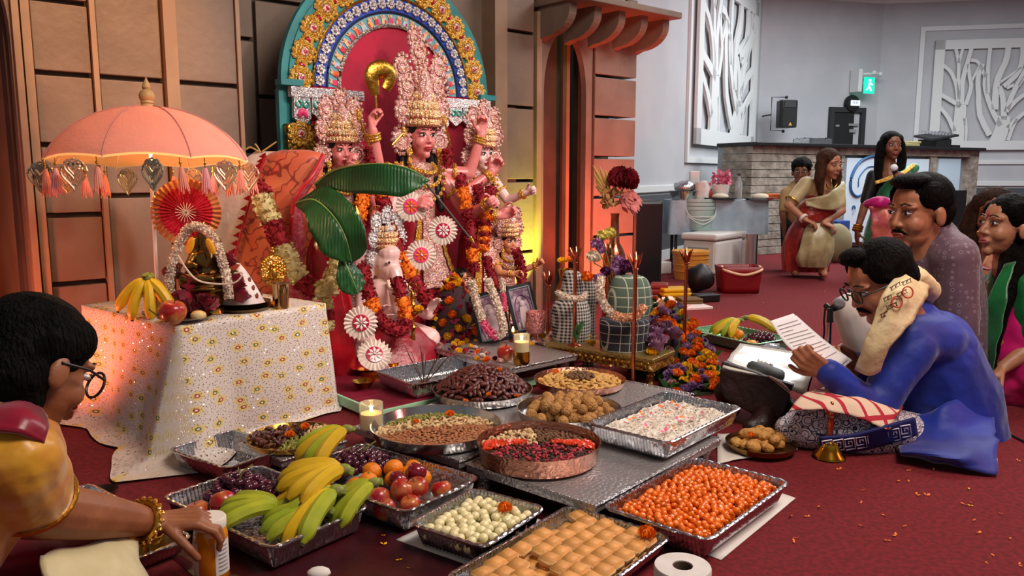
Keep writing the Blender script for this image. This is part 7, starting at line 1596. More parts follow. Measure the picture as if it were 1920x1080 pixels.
cover('tunic', [[(J(1756, 446, QY+.05), .085), (J(1763, 498, QY+.05), .150), (J(1768, 630, QY+.07), .175), (J(1770, 760, QY+.08), .18)], [(J(1756, 452, QY+.04), .085), (J(1790, 486, QY-.09), .09)], [(J(1740, 520, QY+.10), .14), (J(1738, 660, QY+.12), .17)], [(J(1794, 480, QY-.08), .08), (J(1716, 486, QY+.22), .08)], [(sL, .080), (eL, .070), (J(1705, 655, QY-.06), .05)], [(sR, .08), (eR, .065), (J(1645, 640, QY+.22), .045)]], m_mauve, o, .010, 4, .016, .14)
mk('collar', MB().lathe([(.078, -.02), (.074, .02), (.068, .02), (.070, -.02)], 26, J(1748, 434, QY+.03), Rdir(V(1, 0, .35)), cap=False), m_mauve, o)
cover('white_trousers', [[(J(1765, 790, QY), .12), (J(1598, 584, QY+.02), .078), (J(1645, 730, QY), .06)], [(J(1765, 790, QY+.2), .12), (J(1608, 640, QY+.38), .075), (J(1650, 760, QY+.3), .06)]], pm('white_cotton', '#d8cfc8', .8, 0, '#cbc0b8', 8), o, .010, 4)

CK[0] = 1.03; PKY = 3.46
o = thing('person', 'woman in a magenta gold-motif sari and green blouse kneeling on the carpet', 'person', (0, 0, 0)); hc = J(1886, 425, PKY); R = Rdir(V(-.97, -.18, .10)); b = MB(); head_geo(b, hc, R, 1.13, True)
sL, eL, wL = J(1925, 540, PKY-.10), J(1935, 650, PKY-.14), J(1880, 690, PKY-.16); sR, eR, wR = J(1865, 540, PKY+.22), J(1850, 640, PKY+.22), J(1830, 690, PKY+.10)
b.chain([(hc+V(.05, .02, -.14), .055), (J(1905, 550, PKY+.05), .10), (J(1915, 650, PKY+.06), .12), (J(1920, 710, PKY+.08), .15)])
for S_, E_, W_2 in ((sL, eL, wL), (sR, eR, wR)): b.chain([(S_, .048), (E_, .04), (W_2, .027)]); hand_geo(b, W_2, V(-.8, -.1, -.4), V(0, 0, -1), 1, .4, 1.0)
for q in (0, 1): b.chain([(J(1925, 720, PKY+.04+.16*q), .10), (J(1845, 715, PKY+.0+.2*q), .075), (J(1960, 738, PKY+.0+.2*q), .05)])
remesh(mk('body', b, s_c, o), .006, 2); face_parts(o, hc, R, 1.13, True, m_gem, pm('lips_rose', '#a04a48', .4))
hb = MB(); hair_cap(hb, hc, R, 1.13, 1.05, .02); hb.chain([(J(1905, 440, PKY+.04), .075), (J(1900, 500, PKY-.06), .055), (J(1872, 580, PKY-.12), .045), (J(1858, 640, PKY-.14), .040), (J(1850, 720, PKY-.15), .022)]); hb.chain([(J(1925, 440, PKY+.05), .08), (J(1940, 540, PKY+.05), .07), (J(1945, 620, PKY+.06), .05)]); remesh(mk('hair', hb, m_hair, o), .0065, 3, .008, .03)
cover('blouse', [[(J(1900, 535, PKY+.04), .11), (J(1912, 620, PKY+.05), .125)], [(sL, .07), (sL.lerp(eL, .8), .058)], [(sR, .07), (sR.lerp(eR, .8), .058)]], silk('green_silk', '#0f6a34', '#0b5228'), o, .009, 4, .012)
m_mag = cloth_motif('magenta_sari', '#c40a66', '#c98a3c', 11, .16, .5, .4)
cover('sari', [[(J(1935, 505, PKY+.02), .085), (J(1925, 580, PKY-.06), .11), (J(1915, 660, PKY-.04), .15), (J(1920, 705, PKY), .17)], [(J(1860, 716, PKY-.05), .085), (J(1930, 722, PKY-.02), .12), (J(1960, 725, PKY+.05), .11)], [(J(1950, 520, PKY-.06), .08), (J(1955, 640, PKY-.12), .10), (J(1945, 700, PKY-.10), .12)], [(J(1870, 715, PKY+.16), .085), (J(1940, 720, PKY+.18), .13)]], m_mag, o, .010, 5, .03, .12)
solid(mk('green_drape', sheet([[J(1885, 495, PKY-.10), J(1905, 490, PKY-.13)], [J(1855, 560, PKY-.14), J(1885, 560, PKY-.20)], [J(1838, 640, PKY-.12), J(1872, 640, PKY-.22)], [J(1832, 700, PKY-.10), J(1860, 712, PKY-.20)]], 20, 8, .012, 12), MATS['green_silk'], o), .006)
solid(mk('lace_edge', sheet([[J(1838, 500, PKY+.10), J(1858, 505, PKY+.06)], [J(1806, 520, PKY+.02), J(1826, 500, PKY-.02)], [J(1800, 560, PKY), J(1828, 545, PKY-.04)], [J(1800, 590, PKY), J(1822, 600, PKY-.05)]], 14, 6, .008, 16), pm('lace_pink', '#d88a94', .6, 0, '#c2606e', 60, .4, 80), o), .006)
mk('nose_ring', MB().ring(hc+R @ (V(.016, .102, -.036)*1.13), .009, .0014, 12, 5, V(1, 0, .3)), m_goldp, o)
BYY = 4.0
o = thing('person', 'dark-haired woman with a red forehead mark sitting between the mauve tunic and magenta sari', 'person', (0, 0, 0)); hc = J(1862, 404, BYY); R = Rdir(V(-.50, -.85, .02)); b = MB(); head_geo(b, hc, R, 1.10, True)
b.chain([(hc+V(0, .03, -.14), .055), (J(1862, 520, BYY+.06), .11), (J(1862, 640, BYY+.08), .14), (J(1862, 690, BYY+.1), .16)])
for q in (-1, 1): S_ = J(1862+q*48, 520, BYY+.04); E_ = J(1862+q*56, 610, BYY); W_2 = J(1862+q*26, 650, BYY-.14); b.chain([(S_, .05), (E_, .04), (W_2, .028)]); hand_geo(b, W_2, V(-q*.7, -.5, -.2), V(0, 0, -1), 1, .5, 1); b.chain([(J(1862+q*20, 690, BYY+.06), .10), (J(1862+q*70, 690, BYY-.2), .08), (J(1862-q*10, 700, BYY-.25), .05)])
remesh(mk('body', b, s_b, o), .007, 2); face_parts(o, hc, R, 1.10, True, m_gem); mk('forehead_mark', MB().ball(hc+R @ (V(0, .090, .034)*1.1), (.004, .003, .018), 8, 6, R), m_gem, o)
hb = MB(); hair_cap(hb, hc, R, 1.10, 1.08, .02)
for q in (-1, 1): hb.chain([(hc+R @ V(q*.075, -.01, .03), .05), (hc+R @ V(q*.10, .0, -.10), .06), (hc+R @ V(q*.13, .02, -.24), .055), (hc+R @ V(q*.12, .06, -.38), .03)])
remesh(mk('hair', hb, m_hairbr, o), .008, 3, .008, .03)
cover('dress', [[(J(1862, 525, BYY+.05), .125), (J(1862, 620, BYY+.06), .15), (J(1862, 700, BYY+.05), .19)], [(J(1816, 520, BYY+.04), .07), (J(1808, 600, BYY), .055)], [(J(1908, 520, BYY+.04), .07), (J(1916, 600, BYY), .055)], [(J(1795, 695, BYY-.15), .10), (J(1930, 695, BYY-.15), .10)]], pm('dark_cloth', '#1c181e', .8), o, .012, 4, .02)
solid(mk('peach_scarf', sheet([[J(1862, 462, BYY-.10), J(1880, 470, BYY-.08)], [J(1838, 500, BYY-.12), J(1862, 508, BYY-.14)], [J(1828, 540, BYY-.10), J(1850, 560, BYY-.14)]], 12, 6, .008), pm('peach_border', '#c98a6a', .5, 0, '#b55a52', 30), o), .006)

CK[0] = 1.0; WY = 7.7
def wj(x, y, d=0): return J(x, y, WY+d)
o = thing('person', 'woman in a red and beige sari bending forward on the carpet', 'person', (0, 0, 0)); hc = wj(1556, 308, -.10); R = Rdir(V(.42, -.85, -.15), .06); b = MB(); head_geo(b, hc, R, 1.15, True)
b.chain([(hc+V(-.02, .06, -.14), .055), (wj(1538, 350), .11), (wj(1528, 392, .05), .12), (wj(1516, 430, .08), .15)])
sA, eA, wA = wj(1512, 345, .0), wj(1478, 385, -.06), wj(1510, 412, -.20); sB, eB, wB = wj(1570, 352, .05), wj(1578, 395, -.02), wj(1545, 418, -.20)
for S_, E_, W_2 in ((sA, eA, wA), (sB, eB, wB)): b.chain([(S_, .05), (E_, .042), (W_2, .028)]); hand_geo(b, W_2, V(.7, -.2, -.3), V(0, .3, -1), 1, .7, 1)
b.chain([(wj(1510, 430, .1), .11), (wj(1498, 465, .05), .08), (wj(1490, 503, .1), .05)]); b.chain([(wj(1528, 430, .0), .11), (wj(1540, 458, -.08), .07), (wj(1542, 505, -.1), .05)])
b.cap(wj(1542, 512, -.1), wj(1546, 514, -.25), .04, .03); b.cap(wj(1490, 510, .1), wj(1492, 512, -.05), .04, .03)
remesh(mk('body', b, s_c, o), .009, 2); face_parts(o, hc, R, 1.15, True, m_gem)
hb = MB(); hair_cap(hb, hc, R, 1.15, 1.06, .02)
for q in (-1, 1): hb.chain([(hc+R @ V(q*.085, -.02, .02), .05), (hc+R @ V(q*.11, .0, -.12), .05), (hc+R @ V(q*.10, .03, -.26), .028)])
remesh(mk('hair', hb, hairmat('hair_auburn', '#3a2419', '#4a3022'), o), .009, 3)
m_bgold = silk('beige_silk', '#a89a72', '#8f8058'); m_rsari = silk('rust_silk', '#a02c24', '#7d1a18')
cover('blouse', [[(wj(1536, 352, .02), .125), (wj(1530, 385, .05), .13)], [(sA, .075), (sA.lerp(eA, .75), .06)], [(sB, .07), (sB.lerp(eB, .75), .055)]], silk('cream_blouse', '#b9a57c', '#a8946a', .5), o, .012, 3)
cover('red_sari', [[(wj(1532, 385, .02), .150), (wj(1526, 412, .05), .17)], [(wj(1520, 400, -.05), .14), (wj(1545, 395, -.02), .125)]], m_rsari, o, .013, 3, .022, .07); mk('red_skirt', loft_px([(405, 1498, 1560, WY+.02), (430, 1480, 1562, WY+.03), (465, 1468, 1558, WY+.05), (508, 1470, 1552, WY+.05)], .62, 56, .07, 13), m_rsari, o)
mk('beige_pleats', loft_px([(418, 1516, 1556, WY-.12), (440, 1506, 1562, WY-.16), (465, 1500, 1562, WY-.18), (485, 1494, 1556, WY-.16), (500, 1500, 1550, WY-.14)], .55, 60, .12, 9, 2), m_bgold, o)
pl_ = sheet([[wj(1580, 340, -.02), wj(1584, 352, -.08)], [wj(1560, 358, -.18), wj(1582, 380, -.20)], [wj(1530, 372, -.20), wj(1560, 395, -.22)], [wj(1508, 372, -.14), wj(1512, 388, -.18)]], 24, 8, .02, 9); solid(mk('beige_pallu', pl_, m_bgold, o), .02)
mb = MB(); tubering(mb, sA.lerp(eA, .80), eA-sA, .066, .008); mk('sleeve_band', mb, m_goldp, o)
for f in (.86, .92): mk('bangle', MB().ring(eA.lerp(wA, f), .040, .008, 16, 6, wA-eA), pm('bangle_white', '#e0d4c4', .4), o)
mk('necklace', MB().tube([hc+R @ V(.07*math.cos(a), .055+.03*math.sin(a)*0, -.17-.05*math.sin(a)) for a in [PI*i/10 for i in range(11)]], .006, 6), m_goldp, o)
for q in (-1, 1): mk('earring', MB().ball(hc+R @ (V(q*.085, .0, -.065)*1.15), (.012, .012, .02), 8, 6), m_goldp, o)

GY = 7.6
def gj(x, y, d=0): return J(x, y, GY+d)
o = thing('person', 'woman in a green sari and black blouse standing with a microphone before the bar', 'person', (0, 0, 0)); hc = gj(1672, 274); R = Rdir(V(-.05, -1, .03)); b = MB(); head_geo(b, hc, R, 1.10, True); fz = 0.0
b.chain([(hc+V(0, .03, -.14), .055), (gj(1668, 335, .04), .12), (gj(1668, 380, .05), .125), (gj(1668, 425, .06), .16)])
sA, eA, wA = gj(1638, 330, .03), gj(1622, 384, .03), gj(1607, 432, -.02); sB, eB, wB = gj(1700, 332, .03), gj(1716, 375, -.05), gj(1684, 346, -.20)
b.chain([(sA, .05), (eA, .042), (wA, .028)]); b.chain([(sB, .05), (eB, .042), (wB, .028)]); hand_geo(b, wA, V(0, -.1, -1), V(1, 0, 0), 1, .35, 1.05); hand_geo(b, wB, V(-.2, -.1, .9), V(0, -1, 0), 1, 1.1, 1)
for x in (1648, 1690): p = gj(x, 430, .05); b.chain([(p, .11), (V(p.x, GY+.03, .45), .075), (V(p.x, GY+.05, .06), .05)]); b.cap(V(p.x, GY+.05, .04), V(p.x, GY-.10, .035), .04, .03)
remesh(mk('body', b, s_b, o), .009, 2); face_parts(o, hc, R, 1.10, True, m_gem)
hb = MB(); hair_cap(hb, hc, R, 1.10, 1.06, .02)
for q in (-1, 1): hb.chain([(hc+R @ V(q*.085, -.02, .02), .045), (hc+R @ V(q*.105, -.01, -.12), .045), (hc+R @ V(q*(.12 if q > 0 else .08), .02, -.26), .04), (hc+R @ V(q*.10, .05, -.36), .02)])
remesh(mk('hair', hb, m_hair, o), .009, 3)
cover('blouse', [[(gj(1666, 345, .05), .13), (gj(1666, 380, .06), .135)], [(sA, .064), (sA.lerp(eA, .85), .056)], [(sB, .064), (sB.lerp(eB, .85), .055)]], pm('black_silk', '#0f1012', .5), o, .012, 3)
m_gs = silk('emerald_silk', '#2f8a5c', '#1f6a44'); fl0 = 0.0
rows = [(gj(1668, 395, .05), .17, .14, 0), (gj(1666, 430, .06), .21, .17, 0)]; c0 = rows[-1][0]; rows += [(V(c0.x, c0.y, c0.z*.5), .24, .20, 0), (V(c0.x, c0.y, .02), .27, .22, 0)]
mk('sari_skirt', loft(rows, 40, .06, 12), m_gs, o)
cover('sari_bodice', [[(gj(1680, 338, -.03), .09), (gj(1672, 362, -.04), .12), (gj(1668, 390, .0), .15)], [(gj(1712, 315, .02), .05), (gj(1690, 335, -.04), .08)]], m_gs, o, .012, 3, .02, .1)
solid(mk('gilt_edge', sheet([[gj(1640, 340, -.12), gj(1641, 346, -.13)], [gj(1660, 333, -.16), gj(1661, 340, -.17)], [gj(1690, 322, -.12), gj(1692, 330, -.14)], [gj(1712, 306, -.04), gj(1716, 312, -.05)]], 18, 4), m_gold, o), .01)
m_gp = silk('gold_pink_silk', '#c06a52', '#a33a52'); solid(mk('pallu', sheet([[gj(1632, 385, -.30), gj(1665, 384, -.34), gj(1695, 388, -.28)], [gj(1636, 410, -.32), gj(1665, 412, -.37), gj(1700, 412, -.30)], [gj(1630, 452, -.30), gj(1662, 460, -.36), gj(1700, 462, -.30)]], 18, 18, .03, 10), m_gp, o), .02)
cover('magenta_roll', [[(gj(1628, 382, -.26), .045), (gj(1650, 380, -.32), .062), (gj(1675, 384, -.30), .05)], [(gj(1690, 395, -.26), .035), (gj(1694, 430, -.27), .035), (gj(1692, 460, -.26), .035)]], silk('magenta_silk', '#b5116a', '#960c56'), o, .012, 3, .015)
for f in (.84, .92, 1.0): mk('bangle', MB().ring(eA.lerp(wA, f), .040, .009, 16, 6, wA-eA), m_goldp, o)
for q in (-1, 1): mk('earring', MB().ball(hc+R @ (V(q*.085, .0, -.07)*1.1), (.016, .012, .026), 8, 6), m_goldp, o)
mc = thing('microphone', 'white-headed microphone in the hand of the standing woman', 'microphone', (0, 0, 0)); mk('head', MB().ball(gj(1676, 315, -.20), .035, 12, 8), pm('mic_white', '#d0d4d6', .5), mc); mk('handle', MB().tube([gj(1677, 318, -.20), gj(1686, 350, -.20)], [.026, .018], 10), m_black, mc)
CY = 8.25
o = thing('person', 'dark-haired child in glasses half hidden behind the bending woman', 'person', (0, 0, 0)); hc = J(1502, 322, CY); R = Rdir(V(-.35, -.9, -.1)); b = MB(); head_geo(b, hc, R, 1.1)
b.chain([(hc+V(0, .03, -.14), .05), (V(hc.x, CY+.05, .75), .11), (V(hc.x, CY+.06, .55), .12)])
for q in (-1, 1):
    b.chain([(V(hc.x+q*.13, CY+.03, .80), .045), (V(hc.x+q*.17, CY, .60), .035), (V(hc.x+q*.16, CY-.05, .44), .026)]); hand_geo(b, V(hc.x+q*.16, CY-.05, .44), V(0, -.1, -1), V(-q, 0, 0), q, .3, .85); b.chain([(V(hc.x+q*.07, CY+.05, .50), .08), (V(hc.x+q*.08, CY+.03, .28), .06), (V(hc.x+q*.08, CY+.05, .06), .04)]); b.cap(V(hc.x+q*.08, CY+.05, .035), V(hc.x+q*.08, CY-.08, .03), .033, .028)
remesh(mk('body', b, s_b, o), .011, 2); face_parts(o, hc, R, 1.1); hb = MB(); hair_cap(hb, hc, R, 1.1, 1.08); strands(hb, hc, R, 1.1, 80, .06, 3); remesh(mk('hair', hb, m_hair, o), .010, 1)
gl_ = MB()
for q in (-1, 1): gl_.ring(hc+R @ (V(q*.034, .10, .004)*1.1), .027, .003, 18, 6, R @ V(0, 1, 0))
mk('glasses', gl_, m_dk, o)
cover('shirt', [[(V(hc.x, CY+.05, .82), .12), (V(hc.x, CY+.06, .52), .14)], [(V(hc.x-.13, CY+.03, .80), .06), (V(hc.x-.16, CY, .64), .05)], [(V(hc.x+.13, CY+.03, .80), .06), (V(hc.x+.16, CY, .64), .05)]], pm('tan_cotton', '#a58a5c', .8), o, .014, 3); cover('trousers', [[(V(hc.x-.07, CY+.05, .48), .10), (V(hc.x-.08, CY+.04, .10), .06)], [(V(hc.x+.07, CY+.05, .48), .10), (V(hc.x+.08, CY+.04, .10), .06)]], pm('dark_denim', '#23262e', .8), o, .014, 3)

FY = 1.56
o = thing('person', 'woman with short black hair and a gold bangle leaning to hold an orange jar', 'person', (0, 0, 0)); hc = J(70, 690, FY); R = Rdir(V(.36, .78, -.52), -.1); b = MB(); head_geo(b, hc, R, 1.08, True)
S_, E_, W_2 = V(-.910, 1.42, .475), V(-.955, 1.52, .335), J(292, 980, 1.80); jp = at(396, 1086, 0); jar = V(J(396, 1030, 1.86).x, 1.86, 0)
b.chain([(hc+V(-.06, -.03, -.10), .055), (V(-1.02, 1.47, .50), .12), (V(-1.12, 1.42, .34), .14), (V(-1.22, 1.36, .16), .18)])
b.chain([(S_, .062), (E_, .060), (E_.lerp(W_2, .45), .052), (W_2, .031)]); hand_geo(b, W_2, J(395, 968, 1.84)-W_2, V(.15, .2, -1), -1, .62, 1.10, curls=(.62, .72, .74, .72), thumb=.5, thumb_in=.5)
S2 = V(-1.16, 1.62, .47); b.chain([(S2, .06), (V(-1.16, 1.76, .27), .05), (V(-1.08, 1.70, .12), .03)]); hand_geo(b, V(-1.08, 1.70, .12), V(.6, .2, -.5), V(0, 0, -1), 1, .4, 1)
for q in (0, 1): b.chain([(V(-1.2, 1.33+.2*q, .14), .13), (V(-.98, 1.42+.32*q, .10), .09), (V(-1.18, 1.62, .07), .06)])
remesh(mk('body', b, skin('skin_front', '#935b3c', '#854f33'), o), .0045, 2); face_parts(o, hc, R, 1.08, True)
hb = MB(); hair_cap(hb, hc, R, 1.08, 1.07, .02); hb.ball(hc+R @ V(0, -.075, .02), (.088, .06, .085), 14, 10, R); hb.ball(hc+R @ V(0, -.03, -.07), (.075, .05, .05), 14, 10, R); remesh(mk('hair', hb, m_hair, o), .0045, 2)
gl_ = MB()
for q in (-1, 1): gl_.ring(hc+R @ (V(q*.034, .104, .0)*1.08), .027, .003, 18, 6, R @ V(q*.1, 1, 0)); gl_.tube([hc+R @ (V(q*.062, .098, .008)*1.08), hc+R @ (V(q*.084, .04, .010)*1.08), hc+R @ (V(q*.086, -.02, .004)*1.08)], .0028, 6)
mk('glasses', gl_, m_black, o)
m_gb = silk('gold_silk', '#d39a2c', '#b8702c', .36)
cover('blouse', [[(V(-1.0, 1.48, .455), .128), (V(-1.10, 1.43, .34), .15)], [(S_+V(-.01, 0, .0), .084), (S_.lerp(E_, .68), .080)], [(S2, .075), (S2.lerp(V(-1.16, 1.76, .27), .7), .065)]], m_gb, o, .008, 4, .012, .07)
mk('sleeve_band', MB().ring(S_.lerp(E_, .74), .080, .005, 26, 6, E_-S_), m_goldp, o)
cover('red_sari', [[(V(-1.14, 1.42, .30), .155), (V(-1.22, 1.36, .16), .20)], [(V(-1.2, 1.33, .13), .15), (V(-1.02, 1.40, .11), .115)], [(V(-1.2, 1.53, .13), .15), (V(-1.0, 1.72, .10), .105)]], silk('crimson_silk', '#8c0f2c', '#6c0a20'), o, .009, 4, .02, .10)
solid(mk('cream_fold', sheet([[J(78, 1046, 1.52), J(150, 1026, 1.60), J(215, 1012, 1.68), J(256, 1020, 1.72)], [J(82, 1075, 1.46), J(160, 1070, 1.52), J(232, 1060, 1.60), J(272, 1075, 1.66)], [V(-.80, 1.34, .04), V(-.74, 1.38, .03), V(-.68, 1.46, .02), V(-.66, 1.56, .015)]], 18, 22, .010, 16), silk('cream_silk', '#cbbd92', '#bcae80', .5), o), .008)
solid(mk('red_collar', sheet([[J(-20, 733, 1.52), J(45, 742, 1.51), J(88, 782, 1.47)], [J(-20, 765, 1.42), J(45, 772, 1.41), J(92, 806, 1.42)], [J(-20, 805, 1.36), J(40, 812, 1.37), J(84, 832, 1.40)]], 10, 12, .004, 20), MATS['crimson_silk'], o), .008)
bg = E_.lerp(W_2, .88); mb = MB(); tubering(mb, bg, W_2-E_, .043, .0085)
bn_ = mk('bangle', mb, m_goldp, o); mb = MB(); ax_ = (W_2-E_).normalized(); x_, y_ = frame(ax_)
for k in range(34): a = 2*PI*k/34; mb.ball(bg+(x_*math.cos(a)+y_*math.sin(a))*.0515+ax_*.004*(-1)**k, .0055, 6, 4)
mk('bangle_beads', mb, m_gold, bn_)
# the jar
o = thing('glass_jar', 'orange-filled jar with a white lid in the foreground hand', 'jar', jar)
mk('jar_body', MB().lathe([(0, 0), (.036, 0), (.041, .006), (.041, .125), (.037, .138), (.034, .142), (0, .142)], 32), pm('jar_orange', '#d9860f', .2, 0, '#c9720a', 5, coat=.6), o)
mk('lid', MB().lathe([(0, .143), (.038, .143), (.039, .148), (.039, .165), (.036, .169), (0, .169)], 32), pm('lid_white', '#ddd6cc', .5), o)
lb_ = MB(); lb_.grid(lambda u, v: V(.0418*math.cos(-1.0+u*1.1), .0418*math.sin(-1.0+u*1.1), .03+v*.085), 14, 4); lab = mk('label', lb_, pm('label_white', '#d4cfc8', .6), o)
mb = MB()
for i in range(7): mb.tube([V(.0424*math.cos(-.8+u*.1), .0424*math.sin(-.8+u*.1), .042+.010*i) for u in range(7)], .0014, 4)
mk('label_print', mb, pm('label_ink', '#6a6a78', .7), lab)
lb_ = MB(); lb_.grid(lambda u, v: V(.0418*math.cos(-2.7+u*.7), .0418*math.sin(-2.7+u*.7), .03+v*.085), 10, 4); mk('label', lb_, MATS['label_white'], o)
rr9 = random.Random(9)
def in_poly(x, y, P):
    c = False; n = len(P)
    for i in range(n):
        (x0, y0), (x1, y1) = P[i], P[i-1]
        if (y0 > y) != (y1 > y) and x < (x1-x0)*(y-y0)/(y1-y0)+x0: c = not c
    return c
FP = {}
def fl(kind):
    if kind in FP: return FP[kind]
    k = {'lilac rose': (lambda: rose_mb(.034, 5), '#a2748f', '#8a5c80', 'rose'), 'red rose': (lambda: rose_mb(.026, 6), '#a3122e', '#7c0a22', 'rose'), 'pale pink rose': (lambda: rose_mb(.026, 8), '#d9a59c', '#cc928c', 'rose'),
         'orange marigold': (lambda: marigold_mb(.030, 110, 3), '#e8740c', '#d55c06', 'marigold'), 'yellow marigold': (lambda: marigold_mb(.027, 100, 4), '#e8b00c', '#d59a06', 'marigold'),
         'purple aster': (lambda: daisy_mb(.030), '#6d4478', '#553064', 'aster'), 'mauve carnation': (lambda: marigold_mb(.028, 110, 6), '#8d6a94', '#72507c', 'carnation'), 'white blossom': (lambda: daisy_mb(.022), '#e3d6c6', '#d3c4b2', 'blossom')}[kind]
    nm = {'rose': 'rose', 'marigold': 'marigold', 'aster': 'aster', 'carnation': 'carnation', 'blossom': 'blossom'}[k[3]]
    FP[kind] = (Proto(tag(mk(nm, k[0](), pm('fl_'+kind.replace(' ', '_'), k[1], .7, 0, k[2], 25, rnd=.10), smooth=k[3] == 'rose', ang=180), '', k[3])), k[3]); return FP[kind]
def strew(poly, zfun, n, kinds, where, md=9, tilt=.7, sc=(.8, 1.15)):
    xs = [p[0] for p in poly]; ys = [p[1] for p in poly]; pts = []; tries = 0
    while len(pts) < n and tries < 6000:
        tries += 1; x, y = rr9.uniform(min(xs), max(xs)), rr9.uniform(min(ys), max(ys))
        if in_poly(x, y, poly) and all((x-a)**2+(y-b)**2 > md*md for a, b in pts): pts.append((x, y))
    for x, y in pts:
        kd = rr9.choice(kinds); P, cat = fl(kd); p = at(x, y, zfun(x, y)); P.put(p, (rr9.uniform(.1, tilt), rr9.uniform(-tilt, tilt)*.6, rr9.uniform(0, 6.28)), rr9.uniform(*sc), kd+' '+where, kd+'s '+where)
# heap of leaves and stems that carries the flowers beside the gilt table
def heapz(x, y): return max(.012, .012+.25*min(1, max(0, (735-y)/165)))
HP = [(1205, 590), (1240, 560), (1270, 575), (1290, 600), (1322, 640), (1345, 690), (1338, 735), (1290, 742), (1255, 735), (1245, 700), (1258, 672), (1225, 655)]
mb = MB()
for i in range(420):
    while 1:
        x, y = rr9.uniform(1200, 1350), rr9.uniform(560, 745)
        if in_poly(x, y, HP): break
    p = at(x, y, heapz(x, y)*.8); petal(mb, p, (rdir(rr9)+V(0, -.3, .4)).normalized(), rdir(rr9), rr9.uniform(.04, .08), .03, .2)
hb_ = MB(); q = [at(x, y, heapz(x, y)*.72) for x, y in HP]; g0 = at(1280, 655, .10)
lh = thing('leaf_heap', 'heap of green leaves and stems under the flowers beside the gilt table', 'leaves', (0, 0, 0)); stuff(mk('leaves', mb, m_leaf, lh, smooth=False))
hb_._a([p for p in q]+[V(p.x, p.y, 0) for p in q]+[g0], [(i, (i+1) % len(q), 2*len(q)) for i in range(len(q))]+[(i+len(q), (i+1) % len(q)+len(q), (i+1) % len(q), i) for i in range(len(q))]); mk('mound', hb_, pm('dark_leaf', '#26301c', .9), lh); qz = at(1236, 588, .30); mk('mound', MB().lathe([(.15, 0), (.14, .12), (.10, .22), (.04, .27), (0, .275)], 22, V(qz.x, qz.y, 0)), MATS['dark_leaf'], lh)
strew([(1255, 565), (1290, 590), (1322, 640), (1340, 690), (1345, 730), (1300, 700), (1270, 650), (1240, 600)], heapz, 46, ['orange marigold']*5+['yellow marigold']*2+['purple aster', 'mauve carnation'], 'in the heap beside the gilt table', 11)
strew([(1245, 690), (1300, 690), (1340, 735), (1290, 742), (1250, 738)], heapz, 22, ['yellow marigold', 'orange marigold', 'mauve carnation', 'pale pink rose', 'purple aster'], 'low in the heap by the book rest', 11)
def on_mound(c, R, H, n, kinds, where, sc):
    for i in range(n):
        h = (i+.5)/n; a = i*2.39996; q = R*(1-h**1.6); kd = rr9.choice(kinds); P, cat = fl(kd); nr = V(math.cos(a)*1.1, math.sin(a)*1.1, .35+h*1.2).normalized()
        P.put(c+V(q*math.cos(a), q*math.sin(a), H*h), nr.to_track_quat('Z', 'Y').to_euler(), rr9.uniform(*sc), kd+' '+where, kd+'s '+where)
on_mound(V(qz.x, qz.y, .03), .155, .27, 62, ['orange marigold', 'orange marigold', 'red rose', 'white blossom', 'pale pink rose', 'yellow marigold', 'mauve carnation', 'lilac rose'], 'on the mound beside the plaid pot', (.8, 1.1))
strew([(1205, 610), (1250, 612), (1265, 640), (1240, 660), (1212, 655), (1195, 640)], lambda x, y: ZG+.01+max(0, (660-y))*.0012, 16, ['lilac rose'], 'on the gilt table end', 14, .6, (1.0, 1.35))
strew([(1140, 640), (1200, 618), (1205, 655), (1160, 655)], lambda x, y: ZG, 9, ['lilac rose', 'lilac rose', 'pale pink rose'], 'before the dark plaid block', 14, .6, (.9, 1.2))
fl('yellow marigold')[0].put(at(1222, 664, ZG), (.2, 0, 0), 1.0, 'single yellow marigold on the gilt table corner')
# petals and flower heads at the feet of the statues
mh = MB(); pc_ = ap(-.02, .56); mh.lathe([(.17, 0), (.16, .08), (.13, .20), (.08, .32), (0, .40)], 24, V(pc_.x, pc_.y+.02, .056)); 
pmnd = thing('petal_mound', 'mound of loose magenta and yellow petals at the main statue feet', 'petals', (0, 0, 0)); mk('mound', mh, pm('petal_dark', '#3c1424', .9, 0, '#2a2a22', 20), pmnd); mb = MB()
for i in range(420):
    a = rr9.uniform(0, 6.28); h = rr9.uniform(0, 1); rd = .175*(1-h**1.5)+.01; p = V(pc_.x+rd*math.cos(a), pc_.y+.02+rd*math.sin(a), .06+.39*h); mb.m = rr9.choice((0, 0, 1, 2)); petal(mb, p, (rdir(rr9)+V(0, 0, .4)).normalized(), rdir(rr9), .035, .03, .3)
stuff(mk('petals', mb, [pm('petal_magenta', '#8c1a44', .7), m_gye, m_gred], pmnd, smooth=False))
on_mound(V(pc_.x, pc_.y+.02, .09), .172, .36, 72, ['yellow marigold', 'orange marigold', 'red rose', 'yellow marigold', 'red rose', 'purple aster'], 'heaped at the main statue feet', (.7, 1.0))
strew([(955, 640), (1000, 650), (1060, 640), (1030, 620), (975, 630)], lambda x, y: ZQ, 16, ['yellow marigold', 'orange marigold', 'white blossom', 'red rose'], 'strewn round the candle goblets', 9, .6, (.5, .8))
strew([(1060, 640), (1120, 650), (1120, 632), (1070, 628)], lambda x, y: ZG, 9, ['yellow marigold', 'orange marigold', 'white blossom'], 'on the gilt table before the checked bundle', 9, .6, (.5, .8))
strew([(1175, 740), (1215, 738), (1225, 755), (1185, 760)], lambda x, y: .01, 6, ['yellow marigold', 'white blossom'], 'on the floor under the gilt table leg', 9, .5, (.5, .8))
strew([(800, 642), (850, 640), (905, 655), (940, 680), (900, 678), (850, 662)], lambda x, y: ZQ, 26, ['yellow marigold', 'orange marigold', 'white blossom', 'red rose', 'purple aster', 'pale pink rose'], 'strewn on the silver table before the frames', 9, .6, (.5, .8))
